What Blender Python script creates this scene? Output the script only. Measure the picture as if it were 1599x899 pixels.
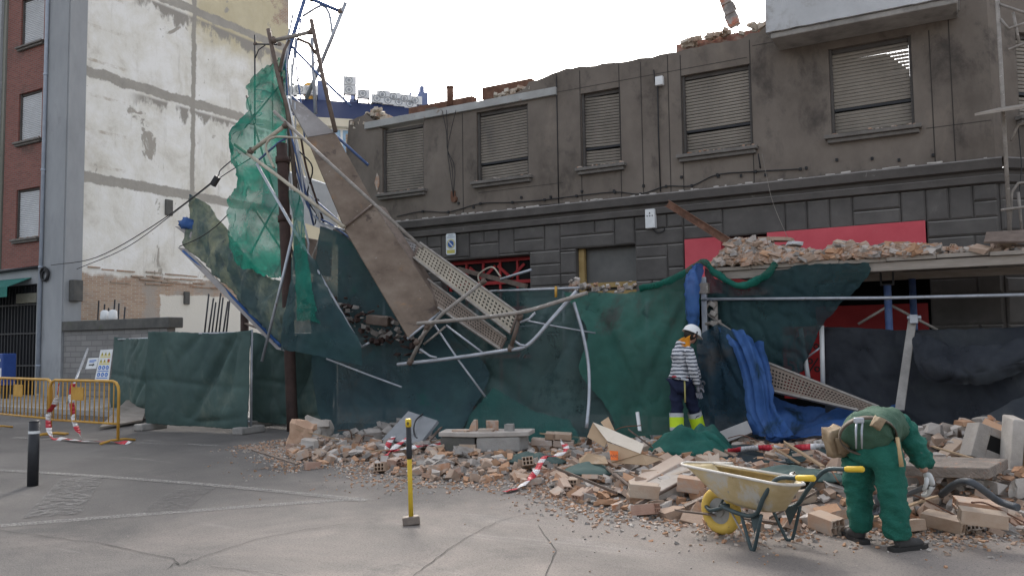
import bpy, bmesh, math, random
from mathutils import Vector, Matrix, Euler, noise as mnoise
R = math.radians
rnd = random.Random(7)
for o in list(bpy.data.objects): bpy.data.objects.remove(o)
SC = bpy.context.scene
COL = SC.collection
# ------------------------------------------------------------------ camera
FPX = 1265.7
YAW, PIT, ROL, CH, CD = R(-29.53), R(3.916), R(-0.802), 1.5, 14.5
_f = Vector((math.sin(YAW)*math.cos(PIT), math.cos(YAW)*math.cos(PIT), math.sin(PIT)))
_r = Vector((math.cos(YAW), -math.sin(YAW), 0)); _u = _r.cross(_f)
CR = math.cos(ROL)*_r + math.sin(ROL)*_u
CU = -math.sin(ROL)*_r + math.cos(ROL)*_u
CC = Vector((0, -CD, CH))
cam = bpy.data.objects.new('camera', bpy.data.cameras.new('camera')); COL.objects.link(cam)
mw = Matrix((CR, CU, -_f)).transposed().to_4x4(); mw.translation = CC
cam.matrix_world = mw
cam.data.sensor_width = 36; cam.data.lens = 36*FPX/1599; cam.data.clip_start = .05; cam.data.clip_end = 3000
SC.camera = cam
# ------------------------------------------------------------------ light
W = bpy.data.worlds.new('World'); SC.world = W; W.use_nodes = True
nt = W.node_tree; bg = nt.nodes['Background']
sky = nt.nodes.new('ShaderNodeTexSky'); sky.sky_type = 'NISHITA'; sky.sun_disc = False
SUN_EL, SUN_AZ = 34, -38                     # azimuth from +Y towards +X
sky.sun_elevation = R(SUN_EL); sky.sun_rotation = R(SUN_AZ)
sky.air_density = 1.0; sky.dust_density = 5.0; sky.ozone_density = 1.0
hs = nt.nodes.new('ShaderNodeHueSaturation'); hs.inputs['Saturation'].default_value = .38
nt.links.new(sky.outputs[0], hs.inputs['Color']); nt.links.new(hs.outputs[0], bg.inputs[0])
bg.inputs[1].default_value = .15
sl = bpy.data.lights.new('sun', 'SUN'); sl.energy = .8; sl.angle = R(14); sl.color = (1, .95, .88)
so = bpy.data.objects.new('sun', sl); COL.objects.link(so)
sd = Vector((math.sin(R(SUN_AZ))*math.cos(R(SUN_EL)), math.cos(R(SUN_AZ))*math.cos(R(SUN_EL)), math.sin(R(SUN_EL))))
so.rotation_euler = sd.to_track_quat('Z', 'Y').to_euler(); so.location = (5, -20, 30)
SC.view_settings.view_transform = 'Standard'; SC.view_settings.look = 'None'
SC.view_settings.exposure = 1.45; SC.view_settings.gamma = 1.0
SC.view_settings.use_curve_mapping = False
SC.cycles.max_bounces = 6; SC.cycles.transparent_max_bounces = 16

# ------------------------------------------------------------------ photo measurements -> places in the world
def ray(px, py): return _f + CR*((px-799.5)/FPX) - CU*((py-449.5)/FPX)
def F(px, py, y=0.0):
    d = ray(px, py); return CC + d*((y+CD)/d.y)
def G(px, py, z=0.0):
    d = ray(px, py); return CC + d*((z-CH)/d.z)
def XP(px, py, x):
    d = ray(px, py); return CC + d*(x/d.x)
def DP(px, py, dep): return CC + ray(px, py)*dep

# ------------------------------------------------------------------ materials
class NT:
    def __init__(s, name):
        s.m = bpy.data.materials.new(name); s.m.use_nodes = True
        s.t = s.m.node_tree; s.n = s.t.nodes; s.p = s.n['Principled BSDF']
        s.tc = s.n.new('ShaderNodeTexCoord')
    def put(s, sock, v):
        if hasattr(v, 'is_output') or isinstance(v, bpy.types.NodeSocket): s.t.links.new(v, sock)
        elif isinstance(v, (tuple, list)) and len(v) == 3 and sock.type == 'RGBA': sock.default_value = (*v, 1)
        else: sock.default_value = v
    def co(s, kind='Object', scale=(1, 1, 1), rot=(0, 0, 0), loc=(0, 0, 0)):
        mp = s.n.new('ShaderNodeMapping'); mp.inputs['Scale'].default_value = scale
        mp.inputs['Rotation'].default_value = rot; mp.inputs['Location'].default_value = loc
        s.t.links.new(s.tc.outputs[kind], mp.inputs[0]); return mp.outputs[0]
    def noise(s, scale, detail=4, rough=.6, vec=None, dist=0):
        n = s.n.new('ShaderNodeTexNoise'); n.inputs['Scale'].default_value = scale
        n.inputs['Detail'].default_value = detail; n.inputs['Roughness'].default_value = rough
        n.inputs['Distortion'].default_value = dist
        s.put(n.inputs['Vector'], vec if vec else s.tc.outputs['Object']); return n.outputs['Fac']
    def vor(s, scale, vec=None, feature='F1', out='Distance'):
        n = s.n.new('ShaderNodeTexVoronoi'); n.feature = feature; n.inputs['Scale'].default_value = scale
        s.put(n.inputs['Vector'], vec if vec else s.tc.outputs['Object']); return n.outputs[out]
    def ma(s, op, a, b=None, c=None, clamp=False):
        n = s.n.new('ShaderNodeMath'); n.operation = op; n.use_clamp = clamp
        s.put(n.inputs[0], a)
        if b is not None: s.put(n.inputs[1], b)
        if c is not None: s.put(n.inputs[2], c)
        return n.outputs[0]
    def step(s, v, lo, hi):
        n = s.n.new('ShaderNodeMapRange'); n.interpolation_type = 'SMOOTHSTEP'
        s.put(n.inputs[0], v); n.inputs[1].default_value = lo; n.inputs[2].default_value = hi
        return n.outputs[0]
    def mix(s, f, a, b):
        n = s.n.new('ShaderNodeMix'); n.data_type = 'RGBA'
        s.put(n.inputs[0], f); s.put(n.inputs[6], a); s.put(n.inputs[7], b); return n.outputs[2]
    def ramp(s, f, cols, lo=.3, hi=.7):
        n = s.n.new('ShaderNodeValToRGB'); e = n.color_ramp.elements
        for i, c in enumerate(cols):
            p = lo+(hi-lo)*i/max(1, len(cols)-1)
            el = e[i] if i < 2 else e.new(p)
            el.position = p; el.color = (*c, 1)
        s.put(n.inputs[0], f); return n.outputs[0]
    def xyz(s, vec=None):
        n = s.n.new('ShaderNodeSeparateXYZ'); s.put(n.inputs[0], vec if vec else s.tc.outputs['Object']); return n.outputs
    def rand(s):
        n = s.n.new('ShaderNodeObjectInfo'); return n.outputs['Random']
    def bump(s, h, strength=.3, dist=.02):
        n = s.n.new('ShaderNodeBump'); n.inputs['Strength'].default_value = strength; n.inputs['Distance'].default_value = dist
        s.put(n.inputs['Height'], h); s.t.links.new(n.outputs[0], s.p.inputs['Normal'])
    def fin(s, col, rough=.8, metal=0, spec=.3):
        s.put(s.p.inputs['Base Color'], col); s.put(s.p.inputs['Roughness'], rough)
        s.put(s.p.inputs['Metallic'], metal); s.p.inputs['Specular IOR Level'].default_value = spec
        return s.m

def pm(name, cols, scale=3, rough=.8, metal=0, bump=.25, bscale=None, bdist=.01, spots=(), st=(1, 1, 1), spec=.3,
       alpha=None, transl=0, vary=0, lo=.3, hi=.7, dust=None):
    k = NT(name); v = k.co(scale=st)
    if vary:                                   # each copy takes its own piece of the pattern
        ad = k.n.new('ShaderNodeVectorMath'); ad.operation = 'ADD'
        k.put(ad.inputs[0], v); cb = k.n.new('ShaderNodeCombineXYZ')
        k.put(cb.inputs[0], k.ma('MULTIPLY', k.rand(), 37.0)); k.put(cb.inputs[1], k.ma('MULTIPLY', k.rand(), 91.0))
        k.put(ad.inputs[1], cb.outputs[0]); v = ad.outputs[0]
    f = k.noise(scale, 6, .65, v)
    if vary: f = k.ma('ADD', f, k.ma('MULTIPLY', k.ma('SUBTRACT', k.rand(), .5), vary))
    c = k.ramp(f, cols, lo, hi)
    for (sc, s_, l, h) in spots:
        c = k.mix(k.step(k.noise(s_, 6, .7, v, .3), l, h), c, sc)
    if dust:                                   # dust that has settled on faces turned upwards
        g_ = k.n.new('ShaderNodeNewGeometry'); nz = k.xyz(g_.outputs['True Normal'])[2]
        c = k.mix(k.ma('MULTIPLY', k.step(k.ma('ADD', nz, k.ma('MULTIPLY', k.ma('SUBTRACT', k.noise(14, 4, .7), .5), .7)), .25, .75), dust[1]), c, dust[0])
    if bump: k.bump(k.noise(bscale or scale*8, 5, .7, v), bump, bdist)
    k.fin(c, rough, metal, spec)
    if transl:
        k.p.inputs['Transmission Weight'].default_value = 0
        tr = k.n.new('ShaderNodeBsdfTranslucent'); k.put(tr.inputs[0], c)
        mx = k.n.new('ShaderNodeMixShader'); mx.inputs[0].default_value = transl
        out = k.n['Material Output']
        k.t.links.new(k.p.outputs[0], mx.inputs[1]); k.t.links.new(tr.outputs[0], mx.inputs[2]); last = mx.outputs[0]
        k.t.links.new(last, out.inputs[0])
    else: last = k.p.outputs[0]
    if alpha:
        lo_, hi_, asc = alpha
        tp = k.n.new('ShaderNodeBsdfTransparent'); mx = k.n.new('ShaderNodeMixShader')
        a = k.ma('MULTIPLY_ADD', k.step(k.noise(asc, 4, .6), .35, .65), hi_-lo_, lo_)
        k.put(mx.inputs[0], a); k.t.links.new(tp.outputs[0], mx.inputs[1]); k.t.links.new(last, mx.inputs[2])
        k.t.links.new(mx.outputs[0], k.n['Material Output'].inputs[0])
    return k.m

def flat(name, c, rough=.6, metal=0, d=.75): return pm(name, [tuple(x*d for x in c), c], 9, rough, metal, .08, 40)

M = {}
M['render'] = pm('smoke stained render', [(.096, .08, .067), (.155, .131, .111), (.2, .171, .145)], .8, .9, bump=.3, bscale=60, bdist=.004,
                 spots=[((.07, .06, .053), 1.3, .5, .72), ((.24, .2, .162), .55, .56, .8), ((.085, .072, .062), 2.6, .6, .85), ((.36, .32, .27), 12, .71, .75)], st=(1.1, 1, .7))
M['stone'] = pm('dark ashlar stone', [(.062, .057, .054), (.092, .085, .08), (.125, .116, .108)], 1.1, .72, bump=.35, bscale=55, bdist=.004,
                spots=[((.15, .14, .13), 2.2, .58, .8), ((.3, .28, .26), 11, .74, .78)], dust=((.24, .225, .21), .8))
M['cornice'] = pm('sooty cornice', [(.07, .064, .06), (.115, .105, .098)], 2, .85, bump=.3, spots=[((.2, .19, .18), 8, .66, .74)], dust=((.26, .24, .225), .8))
M['joint'] = flat('scored joint', (.06, .053, .048), .95)
M['slat'] = pm('dusty shutter slats', [(.15, .131, .108), (.225, .198, .166), (.285, .253, .213)], .9, .55, bump=.1, spots=[((.15, .135, .12), 1.6, .5, .75)], st=(1, 1, .5), spec=.4)
M['white_shutter'] = pm('pale shutter', [(.5, .51, .52), (.66, .67, .68)], 1, .6)
M['sill'] = pm('stone sill', [(.12, .11, .1), (.19, .175, .16)], 5, .85, spots=[((.38, .35, .31), 9, .62, .7)])
M['concrete'] = pm('broken concrete', [(.2, .19, .18), (.3, .285, .265), (.38, .36, .34)], 2.2, .9, bump=.5, bscale=26, bdist=.02, spots=[((.14, .13, .125), 1.4, .56, .75)])
M['pale_conc'] = pm('pale painted concrete', [(.42, .43, .44), (.54, .55, .56)], 1.6, .85, bump=.3, bscale=22, spots=[((.62, .62, .6), 4, .6, .7)])
M['grey_conc'] = pm('grey render pier', [(.26, .27, .28), (.36, .37, .38)], .9, .9, st=(1, 1, .4), spots=[((.2, .2, .2), 1, .56, .8)])
M['dark_conc'] = pm('mossy coping', [(.075, .075, .072), (.13, .125, .115)], 3, .9, bump=.4, spots=[((.09, .1, .06), 2, .55, .7)])
M['rust'] = pm('rusted steel', [(.075, .038, .026), (.14, .07, .045), (.2, .11, .075)], 5, .85, bump=.35, spots=[((.28, .25, .22), 7, .66, .75)])
M['dark_rust'] = pm('dark rusted post', [(.03, .02, .018), (.075, .045, .038)], 3, .8, bump=.4)
M['galv'] = pm('galvanised tube', [(.3, .32, .35), (.46, .48, .52)], 6, .42, .5, .15, spots=[((.24, .19, .15), 7, .6, .72)])
M['old_tube'] = pm('cement splashed tube', [(.2, .18, .16), (.34, .31, .28)], 8, .65, .15, .3, spots=[((.48, .45, .41), 11, .6, .66), ((.14, .08, .05), 9, .62, .7)])
M['tan_tube'] = pm('tan dusted tube', [(.36, .32, .25), (.52, .47, .38)], 8, .7, .05, .3, spots=[((.2, .14, .09), 10, .62, .72)])
M['brown_tube'] = pm('rusty tube', [(.1, .075, .06), (.19, .145, .12)], 7, .65, .2, .3)
M['blue_tube'] = pm('blue painted tube', [(.06, .1, .24), (.12, .18, .34)], 6, .5, .1, .2, spots=[((.3, .28, .26), 9, .62, .7)])
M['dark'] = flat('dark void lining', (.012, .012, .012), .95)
M['blackiron'] = flat('black iron', (.03, .031, .035), .5)
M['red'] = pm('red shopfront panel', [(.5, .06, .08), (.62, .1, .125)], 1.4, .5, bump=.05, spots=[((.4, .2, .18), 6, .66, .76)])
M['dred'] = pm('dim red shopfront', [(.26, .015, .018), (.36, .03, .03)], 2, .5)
M['ochre'] = pm('ochre window frame', [(.3, .2, .075), (.4, .28, .12)], 6, .6)
M['glass'] = pm('dusty glass', [(.07, .07, .068), (.12, .115, .11)], 2, .35, spec=.5, spots=[((.2, .19, .18), 2.5, .6, .8)])
M['white'] = pm('white enamel', [(.62, .63, .63), (.74, .75, .75)], 6, .5)
M['cable'] = flat('black cable', (.025, .025, .027), .6)
def brickmat(name, c1, c2, mortar, scale, axis, bw=.24, bh=.065, mort=.011, dirt=(.1, .07, .06)):
    k = NT(name); x = k.xyz()
    cb = k.n.new('ShaderNodeCombineXYZ'); k.put(cb.inputs[0], x[axis]); k.put(cb.inputs[1], x[2])
    b = k.n.new('ShaderNodeTexBrick'); k.put(b.inputs['Vector'], cb.outputs[0])
    b.inputs['Scale'].default_value = 1; b.inputs['Brick Width'].default_value = bw; b.inputs['Row Height'].default_value = bh
    b.inputs['Mortar Size'].default_value = mort; b.inputs['Color1'].default_value = (*c1, 1); b.inputs['Color2'].default_value = (*c2, 1)
    b.inputs['Mortar'].default_value = (*mortar, 1)
    c = k.mix(k.step(k.noise(1.2, 6, .7), .52, .8), b.outputs['Color'], dirt)
    k.bump(k.ma('SUBTRACT', k.noise(30), k.ma('MULTIPLY', b.outputs['Fac'], .9)), .4, .01)
    return k.fin(c, .85)
M['redbrick'] = brickmat('red facing brick', (.19, .062, .05), (.26, .09, .07), (.2, .15, .13), 1, 0)
M['oldbrick'] = brickmat('old bare brick', (.33, .19, .12), (.4, .27, .19), (.36, .31, .26), 1, 1, .26, .06, .016)
M['oldbrickx'] = brickmat('old bare brick front', (.36, .2, .12), (.46, .3, .2), (.42, .36, .29), 1, 0, .26, .06, .016)
M['greywall'] = brickmat('grey block wall', (.19, .185, .18), (.25, .24, .23), (.16, .155, .15), 1, 0, .5, .16, .014, (.14, .13, .13))

def partywall():
    k = NT('peeling party wall'); x = k.xyz(); y, z = x[1], x[2]
    nb = k.noise(.8, 6, .7)
    base = k.ramp(k.noise(.7, 8, .7, None, .4), [(.52, .49, .43), (.7, .68, .62), (.79, .78, .75)], .3, .6)
    yel = k.ma('MULTIPLY', k.step(k.ma('ADD', z, k.ma('MULTIPLY', nb, 2.)), 13.0, 14.1), k.step(k.ma('ADD', y, k.ma('MULTIPLY', nb, 1.5)), 3.6, 4.6))     # upper storey was painted yellow
    base = k.mix(yel, base, k.mix(k.noise(1.5), (.46, .4, .26), (.64, .58, .42)))
    # peeled grey patches
    base = k.mix(k.step(k.noise(1.1, 9, .75, k.co(scale=(1, 1, .7)), .6), .6, .64), base, (.36, .335, .295))
    base = k.mix(k.step(k.noise(5, 6, .7), .68, .72), base, (.42, .38, .32))
    base = k.mix(k.ma('MULTIPLY', k.step(k.noise(.35, 6, .7, k.co(loc=(4, 9, 2))), .5, .68), .55), base, (.5, .46, .38))
    base = k.mix(k.ma('MULTIPLY', k.step(k.noise(2.2, 7, .75, k.co(scale=(1, 1, .12))), .54, .7), .4), base, (.38, .35, .3))
    base = k.mix(k.step(k.noise(16, 4, .7), .7, .74), base, (.3, .27, .23))
    # bricks on the right edge of the upper storeys
    bc = k.n.new('ShaderNodeCombineXYZ'); k.put(bc.inputs[0], y); k.put(bc.inputs[1], z)
    b = k.n.new('ShaderNodeTexBrick'); k.put(b.inputs['Vector'], bc.outputs[0]); b.inputs['Scale'].default_value = 1
    b.inputs['Brick Width'].default_value = .27; b.inputs['Row Height'].default_value = .065; b.inputs['Mortar Size'].default_value = .014
    b.inputs['Color1'].default_value = (.32, .19, .125, 1); b.inputs['Color2'].default_value = (.43, .3, .21, 1); b.inputs['Mortar'].default_value = (.42, .37, .31, 1)
    brick = k.mix(k.step(k.noise(1.3, 5), .45, .65), b.outputs['Color'], (.36, .32, .28))
    right = k.ma('ADD', k.ma('MULTIPLY', y, .16), k.ma('MULTIPLY', k.noise(.75, 7, .7), .9))
    base = k.mix(k.ma('MULTIPLY', k.step(right, 1.66, 1.73), k.step(z, 6, 8)), base, brick)
    # low zone: bare brick courses and stain between 2.2 and 3.9 m
    low = k.step(k.ma('ADD', z, k.ma('MULTIPLY', nb, .9)), 4.35, 4.22)
    whitep = k.ma('MULTIPLY', k.step(k.ma('ADD', z, k.ma('MULTIPLY', nb, .35)), 3.52, 3.46),
                  k.ma('MULTIPLY', k.step(k.ma('ADD', y, nb), 2.75, 2.8), k.step(k.ma('ADD', y, nb), 7.4, 7.3)))
    base = k.mix(low, base, brick)
    base = k.mix(whitep, base, (.66, .63, .56))
    # floor slab scars and one column scar
    def band(v, c0, w, jag):
        d = k.ma('ABSOLUTE', k.ma('SUBTRACT', k.ma('ADD', v, k.ma('MULTIPLY', k.ma('SUBTRACT', k.noise(1.7, 8, .75), .5), jag)), c0))
        return k.step(d, w, w-.05)
    slab = k.mix(k.noise(2, 7, .7), (.24, .225, .2), (.44, .415, .37))
    for zc, w, j in ((10.15, .19, .42), (6.82, .19, .3), (13.5, .19, .42), (16.8, .2, .2)):
        base = k.mix(band(z, zc, w, j), base, slab)
    base = k.mix(k.ma('MULTIPLY', band(y, 3.5, .12, .28), k.step(z, 6.3, 6.5)), base, (.33, .31, .275))
    # soot streaks that hang under the slab scars
    hang = k.noise(1.3, 7, .7, k.co(scale=(1, 1.0, .45)))
    for zc in (9.85, 13.2):
        d = k.ma('SUBTRACT', zc, z)
        m_ = k.ma('MULTIPLY', k.step(d, -.1, .02), k.step(k.ma('SUBTRACT', k.ma('MULTIPLY', hang, 2.9), d), 1.05, 1.35))
        base = k.mix(k.ma('MULTIPLY', m_, k.step(y, .9, 1.6)), base, (.3, .28, .25))
    # narrow pale column beside the pier with horizontal mortar bars
    colm = k.ma('MULTIPLY', k.step(y, .95, .9), k.step(z, 6.9, 7.0))
    bars = k.step(k.ma('ABSOLUTE', k.ma('SUBTRACT', k.ma('FRACT', k.ma('MULTIPLY', z, .9)), .5)), .06, .03)
    base = k.mix(k.ma('MULTIPLY', colm, k.ma('MULTIPLY', bars, k.step(k.noise(3, 6, .7), .42, .7))), base, (.46, .41, .34))
    k.bump(k.noise(9, 8, .75), .5, .03)
    return k.fin(base, .92)
M['party'] = partywall()

def roadmat():
    k = NT('worn asphalt'); x = k.xyz()
    fine = k.noise(140, 2, .5)
    big = k.noise(.45, 7, .65)
    a = k.ramp(big, [(.078, .074, .071), (.11, .103, .097), (.14, .131, .123)], .35, .65)
    # brick dust trodden out from the heap: stronger to the right and near the rubble
    dv = k.ma('ADD', k.ma('MULTIPLY_ADD', x[0], .085, .85), k.ma('MULTIPLY', k.ma('SUBTRACT', k.noise(.6, 8, .7, None, .5), .5), 1.5))
    a = k.mix(k.step(dv, .1, .9), a, k.mix(k.noise(2.2, 7, .7), (.178, .158, .143), (.315, .27, .238)))
    sc = k.noise(1.1, 9, .75, k.co(scale=(.25, 1.6, 1), rot=(0, 0, R(-18))), .3); grit = k.noise(60, 3, .8)
    a = k.mix(k.ma('MULTIPLY', k.step(sc, .56, .7), .5), a, (.3, .28, .26))
    a = k.mix(k.ma('MULTIPLY', k.step(k.noise(.9, 6, .7, k.co(loc=(7, 3, 0))), .58, .7), .55), a, (.085, .08, .078))
    a = k.mix(k.ma('MULTIPLY', k.step(fine, .52, .68), .35), a, (.4, .37, .34))
    a = k.mix(k.ma('MULTIPLY', k.step(k.noise(25, 4, .7), .66, .72), .6), a, (.42, .36, .31))
    a = k.mix(k.ma('MULTIPLY', k.step(grit, .5, .62), .45), a, (.045, .043, .042))
    a = k.mix(k.ma('MULTIPLY', k.step(k.noise(.28, 5, .6, k.co(loc=(1, 8, 0))), .5, .6), .3), a, (.07, .067, .066))
    k.bump(k.ma('ADD', k.ma('MULTIPLY', fine, .6), k.noise(14, 6, .7)), .45, .012)
    return k.fin(a, .88)
M['road'] = roadmat()
def paintmat():
    k = NT('worn road paint')
    m = k.step(k.ma('ADD', k.noise(9, 9, .8), k.ma('MULTIPLY', k.noise(1.3, 3), .5)), .62, .82)
    return k.fin(k.mix(m, (.36, .345, .33), (.15, .145, .14)), .85)
M['paint'] = pm('worn road paint', [(.24, .23, .217), (.32, .307, .29)], 8, .85, alpha=(.2, .8, 45))
M['pave'] = brickmat('grey paving slabs', (.24, .235, .225), (.3, .29, .275), (.15, .145, .14), 1, 0, .4, .4, .012, (.18, .17, .16))
M['kerb'] = pm('granite kerb', [(.26, .255, .25), (.36, .35, .34)], 12, .85)

# ------------------------------------------------------------------ mesh helpers
class MB:
    def __init__(s): s.v = []; s.f = []; s.mi = []; s.sm = []; s.cur = 0
    def add(s, vs, fs, smooth=False):
        b = len(s.v); s.v += [Vector(v) for v in vs]
        for f in fs: s.f.append([b+i for i in f]); s.mi.append(s.cur); s.sm.append(smooth)
        return s
    def hexa(s, c8):         # 8 corners: bottom 4 ccw, top 4 ccw
        return s.add(c8, [(3, 2, 1, 0), (4, 5, 6, 7), (0, 1, 5, 4), (1, 2, 6, 5), (2, 3, 7, 6), (3, 0, 4, 7)])
    def box(s, c, size, rot=None, m=None):
        hx, hy, hz = size[0]/2, size[1]/2, size[2]/2; c = Vector(c)
        vs = [Vector(p) for p in ((-hx, -hy, -hz), (hx, -hy, -hz), (hx, hy, -hz), (-hx, hy, -hz), (-hx, -hy, hz), (hx, -hy, hz), (hx, hy, hz), (-hx, hy, hz))]
        if m is None: m = Euler(rot).to_matrix() if rot else Matrix.Identity(3)
        return s.hexa([m @ v + c for v in vs])
    def span(s, x0, x1, y0, y1, z0, z1): return s.box(((x0+x1)/2, (y0+y1)/2, (z0+z1)/2), (abs(x1-x0), abs(y1-y0), abs(z1-z0)))
    def tube(s, pts, r, n=8, caps=True):
        pts = [Vector(p) for p in pts]; k = len(pts); rs = r if isinstance(r, (list, tuple)) else [r]*k
        vs = []; t0 = (pts[1]-pts[0]).normalized()
        up = Vector((0, 0, 1)) if abs(t0.z) < .9 else Vector((1, 0, 0)); a = t0.cross(up).normalized()
        for i, p in enumerate(pts):
            t = ((pts[min(i+1, k-1)]-p).normalized() + (p-pts[max(i-1, 0)]).normalized())
            t = t.normalized() if t.length > 1e-6 else t0
            a = (a - t*a.dot(t)).normalized(); b = t.cross(a)
            for j in range(n):
                w = 2*math.pi*j/n; vs.append(p + (a*math.cos(w)+b*math.sin(w))*rs[i])
        fs = [(i*n+j, i*n+(j+1) % n, (i+1)*n+(j+1) % n, (i+1)*n+j) for i in range(k-1) for j in range(n)]
        s.add(vs, fs, True)
        if caps:
            b = len(s.v)-len(vs)
            s.f.append([b+j for j in range(n)][::-1]); s.mi.append(s.cur); s.sm.append(False)
            s.f.append([b+(k-1)*n+j for j in range(n)]); s.mi.append(s.cur); s.sm.append(False)
        return s
    def prism(s, poly, ext):     # planar 3D polygon extruded by vector ext
        poly = [Vector(p) for p in poly]; n = len(poly); ext = Vector(ext)
        vs = poly + [p+ext for p in poly]
        return s.add(vs, [tuple(range(n))[::-1], tuple(range(n, 2*n))] + [(i, (i+1) % n, n+(i+1) % n, n+i) for i in range(n)])
    def grid(s, rows, smooth=True):
        h, w = len(rows), len(rows[0]); vs = [p for r_ in rows for p in r_]
        return s.add(vs, [(i*w+j, i*w+j+1, (i+1)*w+j+1, (i+1)*w+j) for i in range(h-1) for j in range(w-1)], smooth)
    def disc(s, c, r, nrm, n=20, th=.01):
        c = Vector(c); nrm = Vector(nrm).normalized(); s.tube([c, c+nrm*th], r, n); return s
    def ring(s, c, R_, r, nrm, n=28, k=8):
        c = Vector(c); nrm = Vector(nrm).normalized(); a = nrm.orthogonal().normalized(); b = nrm.cross(a); vs = []
        for i in range(n):
            w = 2*math.pi*i/n; d = a*math.cos(w)+b*math.sin(w)
            for j in range(k):
                q = 2*math.pi*j/k; vs.append(c+d*(R_+r*math.cos(q))+nrm*r*math.sin(q))
        return s.add(vs, [(i*k+j, ((i+1) % n)*k+j, ((i+1) % n)*k+(j+1) % k, i*k+(j+1) % k) for i in range(n) for j in range(k)], True)
    def build(s, name, mat, parent=None, loc=None, bevel=0, label=None, solid=0, fixn=True):
        me = bpy.data.meshes.new(name)
        off = Vector((0, 0, 0))
        if parent is not None:
            off = wloc(parent)
        elif loc is not None: off = Vector(loc)
        me.from_pydata([v-off for v in s.v], [], s.f); 
        for m_ in (mat if isinstance(mat, (list, tuple)) else [mat]): me.materials.append(M[m_] if isinstance(m_, str) else m_)
        me.polygons.foreach_set('material_index', s.mi); me.polygons.foreach_set('use_smooth', s.sm)
        if fixn:
            bm = bmesh.new(); bm.from_mesh(me); bmesh.ops.recalc_face_normals(bm, faces=bm.faces); bm.to_mesh(me); bm.free()
        me.update()
        o = bpy.data.objects.new(name, me); COL.objects.link(o)
        if parent is not None: o.parent = parent
        elif loc is not None: o.location = loc
        if solid:
            md = o.modifiers.new('thickness', 'SOLIDIFY'); md.thickness = solid; md.offset = 0
        if bevel:
            md = o.modifiers.new('bevel', 'BEVEL'); md.width = bevel; md.segments = 2; md.limit_method = 'ANGLE'
        if label: o['label'] = label
        return o
WL = {}
def wloc(o):
    p = Vector(o.location)
    while o.parent is not None: o = o.parent; p += Vector(o.location)
    return p
def thing(name, label, cat, loc=(0, 0, 0), group=None):
    o = bpy.data.objects.new(name, None); COL.objects.link(o); o.location = loc; o.empty_display_size = .2
    return tag(o, label, cat, group)
def tag(o, label, cat, group=None):
    o['label'] = label; o['category'] = cat
    if group: o['group'] = group
    return o
def struct(o): o['kind'] = 'structure'; return o
def stuff(o): o['kind'] = 'stuff'; return o
def copy_tree(o, parent=None):
    c = o.copy(); COL.objects.link(c); c.parent = parent
    for ch in [q for q in bpy.data.objects if q.parent == o]: copy_tree(ch, c)
    return c
def cat_rom(p0, p1, p2, p3, t):
    return .5*((2*p1)+(p2-p0)*t+(2*p0-5*p1+4*p2-p3)*t*t+(3*p1-p0-3*p2+p3)*t*t*t)
def spline(pts, n):
    pts = [Vector(p) for p in pts]; k = len(pts); out = []
    for i in range(k-1):
        a = pts[i-1] if i > 0 else pts[0]*2-pts[1]; d = pts[i+2] if i+2 < k else pts[-1]*2-pts[-2]
        for j in range(n): out.append(cat_rom(a, pts[i], pts[i+1], d, j/n))
    out.append(pts[-1]); return out
def sheet_rows(rows, nu=8, nv=8, amp=.03, fscale=3., seed=0, fold=(1, 1, .35), edge=.0, crease=0, lines=()):
    """cloth through a grid of control points, with wrinkles"""
    rows = [[Vector(p) for p in r_] for r_ in rows]
    d1 = [spline(r_, nu) for r_ in rows]
    colz = [spline([r_[j] for r_ in d1], nv) for j in range(len(d1[0]))]
    g = [[colz[j][i] for j in range(len(colz))] for i in range(len(colz[0]))]
    h, w = len(g), len(g[0]); so_ = Vector((seed*7.3, seed*3.1, seed*1.7)); out = []
    for i in range(h):
        row = []
        for j in range(w):
            p = g[i][j]
            du = g[i][min(j+1, w-1)]-g[i][max(j-1, 0)]; dv = g[min(i+1, h-1)][j]-g[max(i-1, 0)][j]
            n = du.cross(dv); n = n.normalized() if n.length > 1e-9 else Vector((0, -1, 0))
            q = Vector((p.x*fold[0], p.y*fold[1], p.z*fold[2]))*fscale+so_
            a = mnoise.noise(q)+.5*mnoise.noise(q*2.1)
            if crease:
                a -= crease*abs(mnoise.noise(q*.7+Vector((9, 1, 4))))*2
                q2 = Vector((p.x*1.2+p.z*.5, p.y, p.z*.8-p.x*.5))*fscale*1.7-so_
                a += crease*(1-min(1, 3.2*abs(mnoise.noise(q2))))**2*.55 + crease*(1-min(1, 3.5*abs(mnoise.noise(q2*2.3+Vector((3, 3, 3))))))**2*.22
            uu, vv = j/(w-1), i/(h-1)
            for (u0, v0, u1, v1, am, wd) in lines:        # tension folds between tie points
                dx, dy = u1-u0, v1-v0; tt = max(0, min(1, ((uu-u0)*dx+(vv-v0)*dy)/(dx*dx+dy*dy)))
                q_ = math.hypot(uu-u0-dx*tt, (vv-v0-dy*tt)*.6)/wd
                if q_ < 3: p = p+n*am*math.exp(-q_*q_)*(.4+.6*math.sin(math.pi*min(1, tt+.15)))
            e = Vector((0, 0, 0))
            if edge and (i in (0, h-1) or j in (0, w-1)):
                e = (du.normalized() if du.length else Vector())*mnoise.noise(p*9+so_)*edge + Vector((0, 0, 1))*mnoise.noise(p*11-so_)*edge
            row.append(p+n*a*amp+e)
        out.append(row)
    return out
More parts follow.
